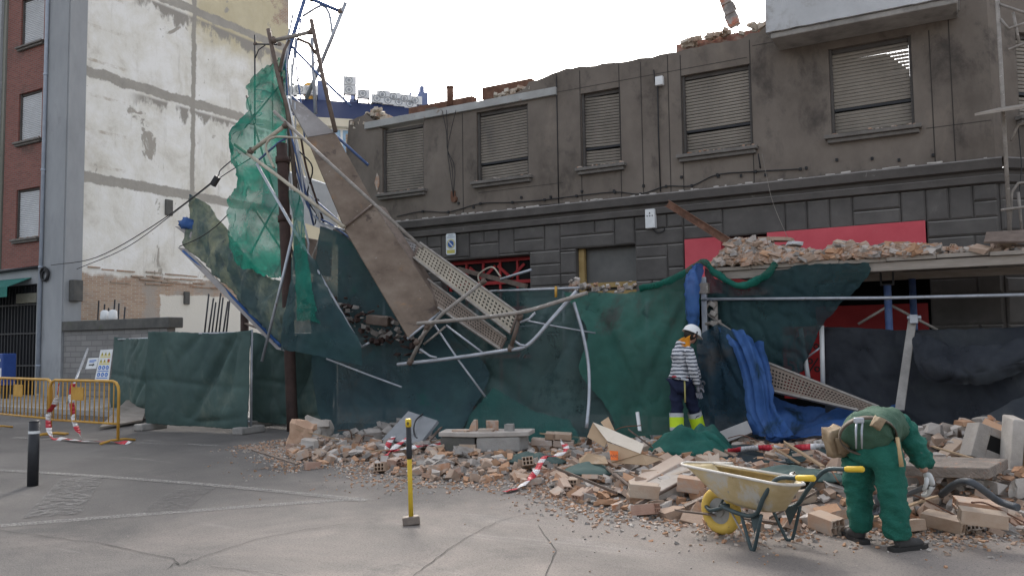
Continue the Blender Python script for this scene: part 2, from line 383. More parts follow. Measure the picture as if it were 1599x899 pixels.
def wallgrid(mb, us, tops, zb, openings, mp, th):
    """wall with rectangular openings and a broken top; mp(u, depth, z) -> world"""
    def top(u):
        for (a, za), (b, zb_) in zip(tops, tops[1:]):
            if a <= u <= b: return za+(zb_-za)*(u-a)/(b-a) if b > a else zb_
        return tops[-1][1] if u > tops[-1][0] else tops[0][1]
    us = sorted(set([round(u, 4) for u in us]+[round(t[0], 4) for t in tops]+[round(q, 4) for o in openings for q in o[:2]]))
    for a, b in zip(us, us[1:]):
        if b-a < 1e-3: continue
        mid = (a+b)/2; segs = []; z = zb
        for (x0, x1, z0, z1) in sorted([o for o in openings if o[0]-1e-3 <= mid <= o[1]+1e-3], key=lambda o: o[2]):
            segs.append((z, z, z0, z0)); z = z1
        ta, tb = top(a+1e-6), top(b-1e-6)
        if min(ta, tb) > z+.01: segs.append((z, z, ta, tb))
        for (q0, q1, t0, t1) in segs:
            if t0-q0 < .005: continue
            P = [mp(a, 0, q0), mp(b, 0, q1), mp(b, 0, t1), mp(a, 0, t0), mp(a, th, q0), mp(b, th, q1), mp(b, th, t1), mp(a, th, t0)]
            mb.add(P, [(0, 1, 2, 3), (5, 4, 7, 6), (3, 2, 6, 7), (1, 0, 4, 5)])
        # jambs
    for (x0, x1, z0, z1) in openings:
        for u in (x0, x1):
            mb.add([mp(u, 0, z0), mp(u, th, z0), mp(u, th, z1), mp(u, 0, z1)], [(0, 1, 2, 3)])
    for u in (us[0], us[-1]):
        t = top(u); mb.add([mp(u, 0, zb), mp(u, th, zb), mp(u, th, t), mp(u, 0, t)], [(0, 1, 2, 3)])
def text_mb(s, size, mp, mb, th=.004):
    cu = bpy.data.curves.new('t', 'FONT'); cu.body = s; cu.size = size; cu.align_x = 'CENTER'; cu.resolution_u = 2
    ob = bpy.data.objects.new('t', cu); COL.objects.link(ob)
    dg = bpy.context.evaluated_depsgraph_get(); me = bpy.data.meshes.new_from_object(ob.evaluated_get(dg))
    mb.add([mp(v.co.x, v.co.y) for v in me.vertices], [tuple(p.vertices) for p in me.polygons])
    bpy.data.objects.remove(ob); bpy.data.curves.remove(cu); bpy.data.meshes.remove(me)
# ================================================================== setting
mb = MB(); N = 60
mb.add([(-400, -400, 0), (400, -400, 0), (400, 400, 0), (-400, 400, 0)], [(0, 1, 2, 3)])
struct(mb.build('road', 'road'))
KY = -3.1
mb = MB(); mb.span(-80, 12, KY+.15, 60, -.1, .12); struct(mb.build('pavement', 'pave'))
mb = MB()
x = -80
while x < -9.2: mb.span(x, x+.99, KY, KY+.148, -.1, .124); x += 1
struct(mb.build('kerb', 'kerb', bevel=.012))
def ground_strip(name, px, w, z, mat, n=6):
    pts = spline([G(*p) for p in px], n); L = []; Rr = []
    for i, p in enumerate(pts):
        t = (pts[min(i+1, len(pts)-1)]-pts[max(i-1, 0)]).normalized(); s = Vector((-t.y, t.x, 0))
        ww = w(i/(len(pts)-1)) if callable(w) else w
        L.append(Vector((p.x, p.y, z))+s*ww/2); Rr.append(Vector((p.x, p.y, z))-s*ww/2)
    mb = MB(); mb.grid([L, Rr], False); return struct(mb.build(name, mat))
ground_strip('road_marking', [(-40, 824), (200, 805), (400, 790), (568, 778)], .15, .004, 'paint')
ground_strip('road_marking', [(-60, 731), (110, 741), (300, 755), (450, 769), (572, 782)], .13, .0075, 'paint')
ground_strip('road_marking', [(82, 806), (104, 778), (130, 746)], .46, .011, pm('faded paint', [(.23, .22, .21), (.14, .135, .13)], 5, alpha=(.05, .7, 14)), 4)
ground_strip('road_marking', [(258, 799), (282, 778), (310, 762)], .4, .011, pm('ghost paint', [(.18, .172, .166), (.115, .11, .107)], 6, alpha=(.05, .45, 14)), 4)
ground_strip('road_marking', [(20, 683), (70, 686), (120, 688)], .12, .004, 'paint', 3)
ground_strip('road_marking', [(205, 691), (250, 693)], .12, .004, 'paint', 3)
ground_strip('road_marking', [(290, 693), (340, 696)], .12, .004, 'paint', 3)
M['crack'] = flat('open crack', (.06, .057, .054), .95)
def jag(px, k=5, a=1.6):
    out = []
    for (p, q) in zip(px, px[1:]):
        for i in range(k): t = i/k; out.append((p[0]+(q[0]-p[0])*t+rnd.uniform(-a, a), p[1]+(q[1]-p[1])*t+rnd.uniform(-a, a)*.7))
    out.append(px[-1]); return out
for px in ([(-20, 826), (60, 836), (150, 848), (270, 872), (282, 884)], [(282, 882), (320, 868), (400, 842), (480, 826), (540, 818)],
           [(640, 905), (670, 880), (700, 858), (745, 830), (775, 815), (840, 800)], [(262, 890), (272, 880), (290, 880), (300, 872)], [(850, 905), (868, 860), (840, 820)],
           [(330, 885), (420, 895), (520, 912)]):
    ground_strip('road_crack', jag(px), lambda t: .004+.009*abs(mnoise.noise(Vector((t*14, px[0][0], 0)))), .006, 'crack', 1)

# ------------------------------------------------------------------ burnt two-storey building
H = thing('burnt_building', 'long two storey building with soot grey walls and closed roller shutters', 'building', (-6, 0, 0))
ident = lambda u, d, z: Vector((u, d, z))
XL, XR = -12.9, .43
win = [(-11.58, -10.42, 4.93, 6.44), (-9.03, -7.78, 4.93, 6.44), (-6.58, -5.74, 4.93, 6.44), (-4.52, -3.25, 4.93, 6.44), (-1.93, -.66, 4.93, 6.44)]
tp = [(500, 250), (520, 215), (545, 188), (572, 178), (595, 200), (601, 207), (662, 196), (664, 170), (700, 166), (742, 160), (765, 158), (790, 150), (820, 138), (826, 128), (850, 121), (872, 112), (905, 104), (930, 103), (962, 98), (985, 95), (1000, 91), (1018, 90), (1045, 83), (1090, 74), (1125, 67), (1160, 60), (1172, 52), (1185, 51), (1195, 42), (1200, 30)]
tops = []
for i, p in enumerate(tp):
    q = F(*p); tops.append((q.x, q.z))
tops = [(XL, 3.9)] + [t for t in tops if t[0] > XL+.02] + [(-2.86, 7.42), (XR, 7.42)]
for i in range(len(tops)-1, 0, -1):       # crumbled edge between measured points
    (a, za), (b, zb) = tops[i-1], tops[i]
    n = int((b-a)/.12)
    if n > 1 and b < -2.8:
        for j in range(n-1, 0, -1):
            t = j/n; tops.insert(i, (a+(b-a)*t, za+(zb-za)*t+rnd.uniform(-.025, .025)))
for i in range(1, len(tops)):
    if tops[i][0] <= tops[i-1][0]: tops[i] = (tops[i-1][0]+.003, tops[i][1])
up = MB(); wallgrid(up, [XL, XR], tops, 4.2, [(a, b, c, min(d, 6.44)) for a, b, c, d in win], ident, .3)
up.build('upper_wall', 'render', H)
gopen = [(-9.95, -7.78, .02, 3.3), (-6.74, -5.5, 2.42, 3.35), (-4.55, -.56, .02, 3.38)]
lo = MB(); wallgrid(lo, [XL, XR], [(XL, 3.9), (XR, 3.9)], 0, gopen, ident, .4); lo.build('lower_wall', 'stone', H)
# corner chamfer: wall continues at the right, turned away
ch = lambda u, d, z: Vector((XR+u*.74-d*.67, u*.67+d*.74, z))
mb = MB(); wallgrid(mb, [0, 2.6], [(0, 7.42), (2.6, 7.42)], 4.2, [(.5, 1.7, 4.93, 6.3)], ch, .3); mb.build('upper_wall', 'render', H)
mb = MB(); wallgrid(mb, [0, 2.6], [(0, 3.9), (2.6, 3.9)], 0, [], ch, .4); mb.build('lower_wall', 'stone', H)
mb = MB(); mb.span(2.3, 2.6, 2.1, 9, 0, 7.4); mb.span(XL, -12.6, .4, 9, 0, 3.9); mb.span(XL, 2.6, 9, 9.3, 0, 5.5); mb.build('rear_wall', 'oldbrickx', H)
mb = MB(); mb.span(XL, 2.3, .45, 9, 3.93, 4.15); mb.build('floor_slab', 'concrete', H)
# cornice
mb = MB()
prof = [(0, 3.86), (-.1, 3.88), (-.1, 3.98), (-.06, 4.0), (-.06, 4.06), (-.17, 4.08), (-.19, 4.22), (-.17, 4.245), (0, 4.26)]
def run(mb, prof, mp, us):
    for a, b in zip(us, us[1:]):
        for (y0, z0), (y1, z1) in zip(prof, prof[1:]):
            mb.add([mp(a, y0, z0), mp(b, y0, z0), mp(b, y1, z1), mp(a, y1, z1)], [(0, 1, 2, 3)])
us = [XL+i*(XR-XL+.08)/60 for i in range(61)]
run(mb, prof, lambda u, y, z: Vector((u, y, z+.006*mnoise.noise(Vector((u*3, z, 0))))), us)
run(mb, prof, lambda u, y, z: ch(u, y, z), [-.02, 2.6])
mb.build('cornice', 'cornice', H)
mb = MB()                                   # plaster dust lying on the cornice
for i in range(70):
    x = rnd.uniform(XL, XR); mb.box((x, -.1+rnd.uniform(-.05, .05), 4.262), (rnd.uniform(.02, .16), rnd.uniform(.02, .05), .014+rnd.random()*.015), (0, 0, rnd.uniform(-.4, .4)))
mb.build('plaster_debris', pm('plaster crumbs', [(.4, .37, .34), (.55, .52, .48)], 9), H)
# rusticated blocks
def ashlar(mp, u0, u1, z0, z1, crit_u, crit_z, openings, seed):
    r = random.Random(seed)
    def lines(a, b, crit, s):
        L = [a]+sorted([c for c in crit if a+.05 < c < b-.05])+[b]; out = []
        for p, q in zip(L, L[1:]):
            n = max(1, round((q-p)/s)); out += [p+(q-p)*i/n for i in range(n)]
        return out+[b]
    U, Z = lines(u0, u1, crit_u, .36), lines(z0, z1, crit_z, .235); used = set(); mb = MB()
    def ok(i, j):
        if i >= len(U)-1 or j >= len(Z)-1 or (i, j) in used: return False
        u, z = (U[i]+U[i+1])/2, (Z[j]+Z[j+1])/2
        return not any(a < u < b and c < z < d for a, b, c, d in openings)
    for j in range(len(Z)-1):
        for i in range(len(U)-1):
            if not ok(i, j): continue
            for (w, h) in r.sample([(2, 1), (3, 1), (2, 2), (1, 2), (2, 1), (2, 1), (3, 2), (1, 1)], 8)+[(1, 1)]:
                cells = [(i+a, j+b) for a in range(w) for b in range(h)]
                if all(ok(*c) for c in cells): break
            used.update(cells)
            a, b, c, d = U[i]+.006, U[i+w]-.006, Z[j]+.006, Z[j+h]-.006
            pr = r.uniform(.026, .05); e = .028
            P = [mp(a, -.003, c), mp(b, -.003, c), mp(b, -.003, d), mp(a, -.003, d), mp(a, -pr*.5, c), mp(b, -pr*.5, c), mp(b, -pr*.5, d), mp(a, -pr*.5, d)]
            t = [r.uniform(-.006, .006) for _ in range(4)]
            Q = [mp(a+e, -pr+t[0], c+e), mp(b-e, -pr+t[1], c+e), mp(b-e, -pr+t[2], d-e*.7), mp(a+e, -pr+t[3], d-e*.7)]
            mb.add(P+Q, [(0, 1, 5, 4), (1, 2, 6, 5), (2, 3, 7, 6), (3, 0, 4, 7), (4, 5, 9, 8), (5, 6, 10, 9), (6, 7, 11, 10), (7, 4, 8, 11), (8, 9, 10, 11)])
    return mb
ashlar(ident, XL, XR, 0, 3.86, [q for o in gopen for q in o[:2]], [3.3, 3.35, 2.42], gopen, 3).build('stone_cladding', 'stone', H)
ashlar(ch, .03, 2.6, 0, 3.86, [], [], [], 4).build('stone_cladding', 'stone', H)
# scored joints on the render
mb = MB()
for px, y0, y1 in ((722, 175, 300), (869, 112, 322), (905, 108, 318), (966, 98, 138), (1000, 95, 300), (1042, 84, 300), (1170, 60, 100), (1450, 45, 265), (1062, 84, 118), (1480, 20, 262)):
    a, b = F(px, y0), F(px, y1); mb.span(a.x-.008, a.x+.008, -.004, .01, 4.27, min(a.z, 7.4)-.03)
for a, b, z in ((-7.6, -3.3, 6.56), (-3.2, -.55, 6.75), (-.5, .4, 6.95), (-.5, .4, 4.86), (-9, -7, 4.7)): mb.span(a, b, -.004, .01, z-.005, z+.005)
mb.build('render_joint', 'joint', H)
# shutters
def shutter(mp, u0, u1, z0, z1, gap, par, mat='slat', seed=0, slots=False):
    r = random.Random(seed); mb = MB(); n = max(8, round((z1-z0)/.06)); hh = (z1-z0)/n; sag = r.uniform(-.012, .012)
    for i in range(n):
        z = z0+i*hh; g = .4 if abs(i-gap) < 1 else 0
        d = .03 if i < gap else 0
        if i == gap: continue
        pr = [(.012, .0), (-.016, .04*hh), (-.022, .5*hh), (-.012, .8*hh), (.012, .93*hh)]
        j = [r.uniform(-.003, .003), r.uniform(-.003, .003)]
        if slots and i > n*.66 and i < n-2:          # raised slats: daylight from the roofless rooms shows in the slots
            us = u0+(u1-u0)*(.62+.34*(1-(i-n*.66)/(n*.3)))
            for (ua, ub, sc) in ((u0, us, 1.12), (us, u1, .86)):
                mb.grid([[mp(ua, .12+d+y, z+zz*sc+sag), mp(ub, .12+d+y, z+zz*sc+sag)] for (y, zz) in pr], False)
            k_ = int((u1-us)/.045)
            for q in range(k_): mb.box(mp(us+q*.045, .122+d, z+hh*.8+sag), (.013, .01, hh*.5))
            continue
        rows = []
        for (y, zz) in pr: zz *= 1.12 if slots else 1; rows.append([mp(u0, .12+d+y+j[0], z+zz+sag), mp((u0+u1)/2, .12+d+y, z+zz-abs(sag)*.4), mp(u1, .12+d+y+j[1], z+zz-sag)])
        mb.grid(rows, False)
    o = mb.build('shutter', mat, par)
    b = MB(); zz = z0+gap*hh+hh*.5; P = [mp(u0, .1, zz-.02), mp(u1, .1, zz-.02), mp(u1, .16, zz-.02), mp(u0, .16, zz-.02), mp(u0, .1, zz+.022), mp(u1, .1, zz+.022), mp(u1, .16, zz+.022), mp(u0, .16, zz+.022)]
    b.hexa(P); b.build('bottom_bar', 'blackiron', o)
    return o
def window(mp, w, par, gap, seed, mat='slat', sill=True):
    u0, u1, z0, z1 = w
    mb = MB()
    for (a, b, c, d) in ((u0, u0+.045, z0, z1), (u1-.045, u1, z0, z1)):
        mb.hexa([mp(a+.002, .05, c), mp(b, .05, c), mp(b, .22, c), mp(a+.002, .22, c), mp(a+.002, .05, d), mp(b, .05, d), mp(b, .22, d), mp(a+.002, .22, d)])
    mb.hexa([mp(u0+.05, .09, z1-.07), mp(u1-.05, .09, z1-.07), mp(u1-.05, .28, z1-.07), mp(u0+.05, .28, z1-.07), mp(u0+.05, .09, z1-.004), mp(u1-.05, .09, z1-.004), mp(u1-.05, .28, z1-.004), mp(u0+.05, .28, z1-.004)])
    fr = mb.build('window', 'cornice', par)
    shutter(mp, u0+.047, u1-.047, z0+.012, z1-.075, gap, fr, mat, seed, seed == 4)
    b = MB(); zp = z1 if seed != 4 else z0+(z1-z0)*.6; b.add([mp(u0, .29, z0), mp(u1, .29, z0), mp(u1, .29, zp), mp(u0, .29, zp)], [(0, 1, 2, 3)]); b.build('pane', 'dark', fr)
    if sill:
        r = random.Random(seed+50); s = MB()
        s.hexa([mp(u0-.06, -.09, z0-.13), mp(u1+.06, -.09, z0-.13), mp(u1+.06, .1, z0-.13), mp(u0-.06, .1, z0-.13), mp(u0-.06, -.09, z0-.065), mp(u1+.06, -.09, z0-.065), mp(u1+.06, .1, z0-.065), mp(u0-.06, .1, z0-.065)])
        s.hexa([mp(u0-.1, -.14, z0-.062), mp(u1+.1, -.14, z0-.062), mp(u1+.1, .12, z0-.062), mp(u0-.1, .12, z0-.062), mp(u0-.1, -.14, z0), mp(u1+.1, -.14, z0), mp(u1+.1, .12, z0), mp(u0-.1, .12, z0)])
        s.build('sill', 'sill', fr, bevel=.008)
        c = MB()
        for i in range(22):
            u = r.uniform(u0-.05, u1+.05); p = mp(u, r.uniform(-.1, .06), z0+.012); c.box(p, (r.uniform(.02, .1), r.uniform(.02, .06), r.uniform(.012, .035)), (r.uniform(-.3, .3), r.uniform(-.3, .3), r.random()*3))
        c.build('sill_debris', 'chips', fr)
    return fr
M['chips'] = pm('mixed rubble chips', [(.3, .26, .23), (.42, .36, .31), (.36, .22, .15), (.48, .44, .4)], 4, .9, bump=.4, spots=[((.4, .19, .1), 3, .58, .64)])
for i, (w, g) in enumerate(zip(win, (0, 6, 6, 7, 7))): window(ident, w, H, g if g else -5, i)
window(ch, (.5, 1.7, 4.93, 6.3), H, 6, 9)
# roof slab that still hangs over the right end
e0 = F(1192, 10, -.75); bz = F(1203, 50, -.75).z
M['eave'] = pm('pale broken eave', [(.4, .405, .41), (.52, .53, .54)], 1.2, .85, bump=.35, bscale=18, spots=[((.33, .32, .31), 2, .55, .7), ((.6, .6, .58), 7, .64, .7)])
mb = MB(); n = 24; top = []; 
f0 = []; f1 = []; b0 = []; b1 = []
for i in range(n+1):
    u = -2.8+i*(2.86)/n; j = mnoise.noise(Vector((u*5, 0, 0)))*.02
    cut = max(0, (u-(-.25)))*.0
    f0.append(Vector((u, -.75+j, bz+j))); f1.append(Vector((u, -.72+j, bz+.6))); b0.append(Vector((u, .0, bz+.03))); b1.append(Vector((u, .5, bz+.75)))
mb.grid([b0, f0, f1, b1, b0], False)
mb.add([f0[0], f1[0], b1[0], b0[0]], [(0, 1, 2, 3)]); mb.add([f0[-1], f1[-1], b1[-1], b0[-1]], [(0, 1, 2, 3)])
mb.build('eave_slab', 'eave', H)
mb = MB(); mb.span(-2.74, .03, -.7, -.02, bz-.1, bz-.002); mb.build('eave_soffit', 'concrete', H, bevel=.02)
# steel lintel with pale concrete edge over the first window
a, b = F(569, 194, -.06), F(742, 164, -.06)
mb = MB(); mb.span(F(569, 194, -.06).x, F(868, 140, -.06).x, -.07, .33, 6.5, 6.66); mb.build('lintel', pm('weathered lintel', [(.3, .3, .29), (.42, .42, .41)], 2.5, .8, spots=[((.2, .14, .1), 3, .6, .7)]), H, bevel=.01)
mb = MB(); mb.span(-10.9, -9.2, .1, .3, 6.69, 6.86); mb.build('roof_beam', 'rust', H)
mb = MB(); mb.span(-8.95, -7.75, .12, .3, 6.74, 7.0); mb.build('roof_beam', 'rust', H)
mb = MB()                                    # iron pipe standing on the lintel
a = F(703, 166, .1); mb.tube([a, a+Vector((0, 0, .42))], .075, 12); mb.tube([a+Vector((0, 0, .4)), a+Vector((0, 0, .44))], .085, 12)
mb.build('roof_pipe', 'rust', H)
# broken brick remains along the wall head
mb = MB(); r = random.Random(5)
for i in range(150):
    x = r.choice([r.uniform(-12.6, -11.2), r.uniform(-12.4, -11.4), r.uniform(-4.5, -2.9), r.uniform(-8.6, -7.6)])
    if x < -11: z = 6.62+r.uniform(-.05, .5)*max(0, 1-abs(x+12.0)/.7); y = r.uniform(.05, .4)
    else:
        z = (7.08 if x > -5 else 6.7)+r.uniform(0, .1); y = r.uniform(.06, .28)
    mb.box((x, y, z), (r.uniform(.08, .24), r.uniform(.06, .12), r.uniform(.04, .09)), (r.uniform(-.4, .4), r.uniform(-.4, .4), r.random()*3))
mb.build('wall_head_rubble', pm('wall head brick', [(.28, .13, .09), (.38, .29, .22), (.48, .43, .36)], 3, .9, lo=.3, hi=.55), H)
mb = MB()
mb.span(-12.7, -11.75, .03, .27, 6.1, 6.5); mb.build('brick_stump', 'oldbrickx', H)
mb = MB(); mb.span(-4.7, -3.05, .32, .42, 6.9, 7.17); mb.build('partition_stump', pm('hollow partition', [(.2, .07, .055), (.3, .17, .13), (.42, .36, .31)], 6, .9), H)
# ground floor fittings
fr = MB(); 
for (a, b, c, d) in ((-6.74, -6.62, 2.42, 3.35), (-6.62, -5.5, 2.42, 2.5), (-6.62, -5.5, 2.56, 2.66)): fr.span(a+.003, b, .1, .2, c+.003, d)
w = fr.build('ground_window', 'ochre', H); g = MB(); g.span(-6.62, -5.5, .22, .24, 2.42, 3.35); g.build('pane', 'glass', w)
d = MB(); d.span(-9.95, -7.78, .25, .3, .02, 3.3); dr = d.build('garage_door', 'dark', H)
g = MB()
for i in range(6): x = -9.9+i*.42; g.span(x, x+.05, .2, .24, .1, 3.28)
for z in (.12, 1.2, 2.2, 2.75, 3.22): g.span(-9.95, -7.78, .19, .245, z, z+.07)
for x in (-9.2, -8.5): g.box((x, .21, 3.0), (.45, .03, .06), (0, .7, 0)); g.box((x+.3, .21, 3.0), (.45, .03, .06), (0, -.7, 0))
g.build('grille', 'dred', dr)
# red shopfront
mb = MB(); mb.span(-4.53, -3.86, -.05, .2, 2.35, 3.36); mb.build('red_panel', 'red', H)
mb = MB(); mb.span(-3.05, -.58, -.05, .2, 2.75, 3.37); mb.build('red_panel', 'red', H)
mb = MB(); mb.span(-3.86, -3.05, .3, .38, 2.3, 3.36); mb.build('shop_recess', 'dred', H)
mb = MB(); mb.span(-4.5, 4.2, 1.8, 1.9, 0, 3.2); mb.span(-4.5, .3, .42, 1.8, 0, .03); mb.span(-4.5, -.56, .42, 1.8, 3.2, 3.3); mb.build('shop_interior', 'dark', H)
pz = MB(); a, b = F(1262, 512, -.02), F(1282, 588, -.02); pz.span(a.x-.42, b.x+.12, -.06, .0, .5, 1.72); rp = pz.build('shop_poster', pm('red poster', [(.42, .02, .025), (.5, .035, .035)], 3, .5), H)
tx = MB()
for s, z in (('70%', 1.33), ('50%', .95), ('SE', .62)): text_mb(s, .34, lambda x, y, z=z: Vector((a.x-.1+x, -.064, z+y)), tx)
tx.build('lettering', 'blackiron', rp)
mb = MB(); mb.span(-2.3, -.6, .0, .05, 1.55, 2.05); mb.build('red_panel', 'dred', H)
# wall boxes, cables
c = F(1030, 127, -.05); mb = MB(); mb.box((c.x, -.05, c.z), (.15, .1, .17)); bx = mb.build('junction_box', 'white', H, bevel=.012)
mb = MB(); mb.tube([(c.x-.05, -.02, c.z), (c.x-.06, -.02, c.z-1.0), (c.x-.05, -.02, 4.3)], .012, 6); mb.tube([(c.x-.1, -.02, c.z), (c.x-.12, -.02, c.z+.25)], .01, 6); mb.build('conduit', 'cable', bx)
c = F(1017, 342, -.08); mb = MB(); mb.box((c.x, -.1, c.z), (.19, .12, .36)); bx = mb.build('meter_box', 'white', H, bevel=.012)
mb = MB()
for dx in (-.05, 0, .05): mb.box((c.x+dx, -.162, c.z+.05), (.02, .006, .02))
mb.box((c.x, -.162, c.z+.1), (.02, .006, .03)); mb.build('mark', 'blackiron', bx)
mb = MB(); mb.tube(spline([(c.x+.02, -.1, c.z-.18), (c.x+.1, -.08, c.z-.26), (c.x+.22, -.07, c.z-.25), (c.x+.25, -.05, c.z-.18)], 5), .01, 6); mb.build('lead', 'cable', bx)
def cablemesh(pts, r=.011, sag=.0, n=6): 
    mb = MB(); mb.tube(spline(pts, n), r, 6); return mb
pts = []
for px, py in ((620, 338), (660, 330), (700, 331), (750, 318), (800, 316), (850, 312), (900, 306), (960, 300), (1000, 303), (1040, 291), (1080, 290), (1120, 273), (1180, 268), (1250, 264)):
    p = F(px, py, -.03); pts.append(p)
mb = cablemesh(pts); 
for p in pts[1:]: mb.box((p.x, -.02, p.z), (.035, .05, .05))
pts2 = [F(px, py, -.03) for px, py in ((800, 326), (880, 318), (960, 318), (1020, 308), (1100, 303))]
mb.tube(spline(pts2, 5), .01, 6)
r = random.Random(2)
for i in range(16):
    p = F(700+i*50+r.uniform(-15, 15), 0); mb.box((p.x, -.015, 4.45+r.uniform(-.06, .08)), (.04, .04, .05))
p = F(1184, 240, -.1); mb.tube([p, (p.x+.02, -.06, p.z-.25), (p.x, -.03, 4.55)], .012, 6)
for p, q in (((869, 112), (869, 335)),): 
    a, b = F(*p), F(*q); mb.tube([(a.x, -.012, a.z-.1), (a.x, -.012, 4.28)], .009, 6)
mb.build('wall_cable', 'cable', H)
mb = MB(); pp = [F(1190, 240, -.15), F(1205, 310, -.3), F(1225, 360, -.6), F(1238, 385, -.9)]; mb.tube(spline(pp, 5), .004, 6); mb.build('loose_wire', 'slat', H)
# hanging torn conduit under the lintel
mb = MB(); 
for px0, px1 in ((697, 708), (690, 712), (712, 704)):
    mb.tube(spline([F(px0, 172, -.1), F((px0+px1)/2-4, 205, -.08), F(699, 235, -.05), F(px1-2, 262, -.06), F(708, 308, -.06)], 4), .007, 5)
mb.build('torn_cable', 'cable', H)
c = F(709, 311, -.04); mb = MB(); mb.disc((c.x, -.06, c.z), .07, (0, 1, 0), 12, .07); mb.box((c.x-.03, -.03, c.z+.1), (.1, .05, .16)); mb.build('torn_fitting', 'rust', H)
mb = MB(); c = F(589, 285, 0); mb.prism([(c.x-.07, -.012, c.z), (c.x, -.012, c.z-.2), (c.x+.07, -.012, c.z-.05), (c.x+.06, -.012, c.z+.12), (c.x, -.012, c.z+.22)], (0, .01, 0)); mb.build('bare_brick_patch', 'chips', H)
# no parking plate
c = F(704, 381, -.09)
S = thing('parking_sign', 'white and blue no parking plate fixed on the dark stone wall', 'sign', c)
def plate(mb, c, w, h, r=.04, th=.008):
    pts = []
    for cx, cz, a0 in ((w/2-r, h/2-r, 0), (-w/2+r, h/2-r, 90), (-w/2+r, -h/2+r, 180), (w/2-r, -h/2+r, 270)):
        for k in range(5): a = R(a0+k*22.5); pts.append(Vector((c.x+cx+r*math.cos(a), c.y, c.z+cz+r*math.sin(a))))
    mb.prism(pts, (0, th, 0)); return mb
plate(MB(), c, .25, .46).build('plate', pm('sign white', [(.6, .64, .66), (.7, .74, .76)], 5, .4), S)
mb = MB(); mb.disc(c+Vector((0, 0, 0)), .108, (0, -1, 0), 32, .003); mb.build('ring', pm('sign pale ring', [(.5, .47, .26), (.56, .53, .33)], 8, .4), S)
mb = MB(); mb.disc(c+Vector((0, -.004, 0)), .076, (0, -1, 0), 28, .003); mb.build('disc', pm('sign blue', [(.03, .09, .28), (.05, .13, .36)], 8, .4), S)
mb = MB(); mb.box(c+Vector((0, -.009, 0)), (.15, .003, .018), (0, R(45), 0)); mb.build('slash', 'white', S)
mb = MB(); text_mb('VADO', .045, lambda x, y: Vector((c.x+x, c.y-.004, c.z+.175+y)), mb); text_mb('PERMANENTE', .03, lambda x, y: Vector((c.x+x, c.y-.004, c.z+.135+y)), mb); mb.build('lettering', pm('sign dark blue ink', [(.03, .06, .14), (.05, .09, .2)], 8), S)
mb = MB(); mb.span(c.x-.1, c.x+.1, c.y-.003, c.y, c.z-.2, c.z-.125); mb.build('number_strip', pm('sign yellow', [(.5, .45, .12), (.56, .5, .16)], 8), S)

# ------------------------------------------------------------------ brick apartment block with the bared party wall
CX = -23.63
B = thing('apartment_building', 'tall red brick block with a peeling white party wall', 'building', (-25, 1, 0))
wn = [(-26.35, -25.08, z, z+1.6) for z in (5.0, 8.12, 11.24, 14.36, 17.48)]
mb = MB(); wallgrid(mb, [-27.1, -24.72], [(-27.1, 22), (-24.72, 22)], 4.1, wn, ident, .3); mb.build('brick_wall', 'redbrick', B)
for i, w in enumerate(wn[:4]): window(ident, w, B, -5, 20+i, 'white_shutter')
mb = MB(); mb.span(-24.72, CX-.012, -.08, .25, 0, 22); mb.build('corner_pier', 'grey_conc', B)
mb = MB(); mb.span(CX-.3, CX, .25, 9.1, 0, 22); mb.build('party_wall', 'party', B)
mb = MB(); mb.span(CX-.012, CX+.03, -.05, .5, 2.3, 22); mb.build('corner_render', 'grey_conc', B)
mb = MB(); mb.tube([(-24.68, -.14, .2), (-24.68, -.14, 22)], .055, 10)
for z in range(1, 22, 3): mb.tube([(-24.68, -.14, z), (-24.68, -.14, z+.06)], .068, 10)
mb.build('downpipe', pm('blue grey pipe', [(.3, .34, .4), (.4, .44, .5)], 4, .5), B)
mb = MB(); mb.span(-30, -24.75, -.02, .3, 3.55, 4.1); mb.span(-25.05, -24.75, -.02, .3, 0, 3.55); mb.build('ground_floor_beam', 'grey_conc', B)
mb = MB(); mb.span(-30, -25.05, .12, .16, 0, 3.5)
for i in range(28):
    x = -29.9+i*.175; mb.span(x, x+.03, .07, .12, .1, 3.5)
for z in (1, 2, 2.9): mb.span(-30, -25.05, .06, .11, z, z+.05)
mb.build('garage_door', 'blackiron', B)
mb = MB(); mb.span(-26.3, -25.2, .05, .062, 2.98, 3.28); mb.build('door_vent', pm('pale slots', [(.22, .21, .16), (.3, .29, .24)], 9), B)
mb = MB(); mb.add([(-30, -.02, 3.75), (-25.35, -.02, 3.75), (-25.35, -.75, 3.42), (-30, -.75, 3.42), (-25.35, -.75, 3.12), (-30, -.75, 3.12)], [(0, 1, 2, 3), (3, 2, 4, 5)]); mb.build('awning', pm('green canvas', [(.01, .11, .09), (.02, .17, .14)], 3, .7), B, solid=.012)
mb = MB(); mb.tube([(-30, -.12, 3.95), (-24.7, -.12, 4.05)], .05, 8); mb.tube([(-30, -.12, 4.1), (-24.6, -.12, 4.0)], .025, 8); mb.ring((-24.45, -.15, 3.8), .2, .035, (0, 1, .1), 20, 6); mb.ring((-24.45, -.15, 3.76), .15, .03, (0, 1, -.1), 20, 6); mb.build('cable_bundle', 'cable', B)
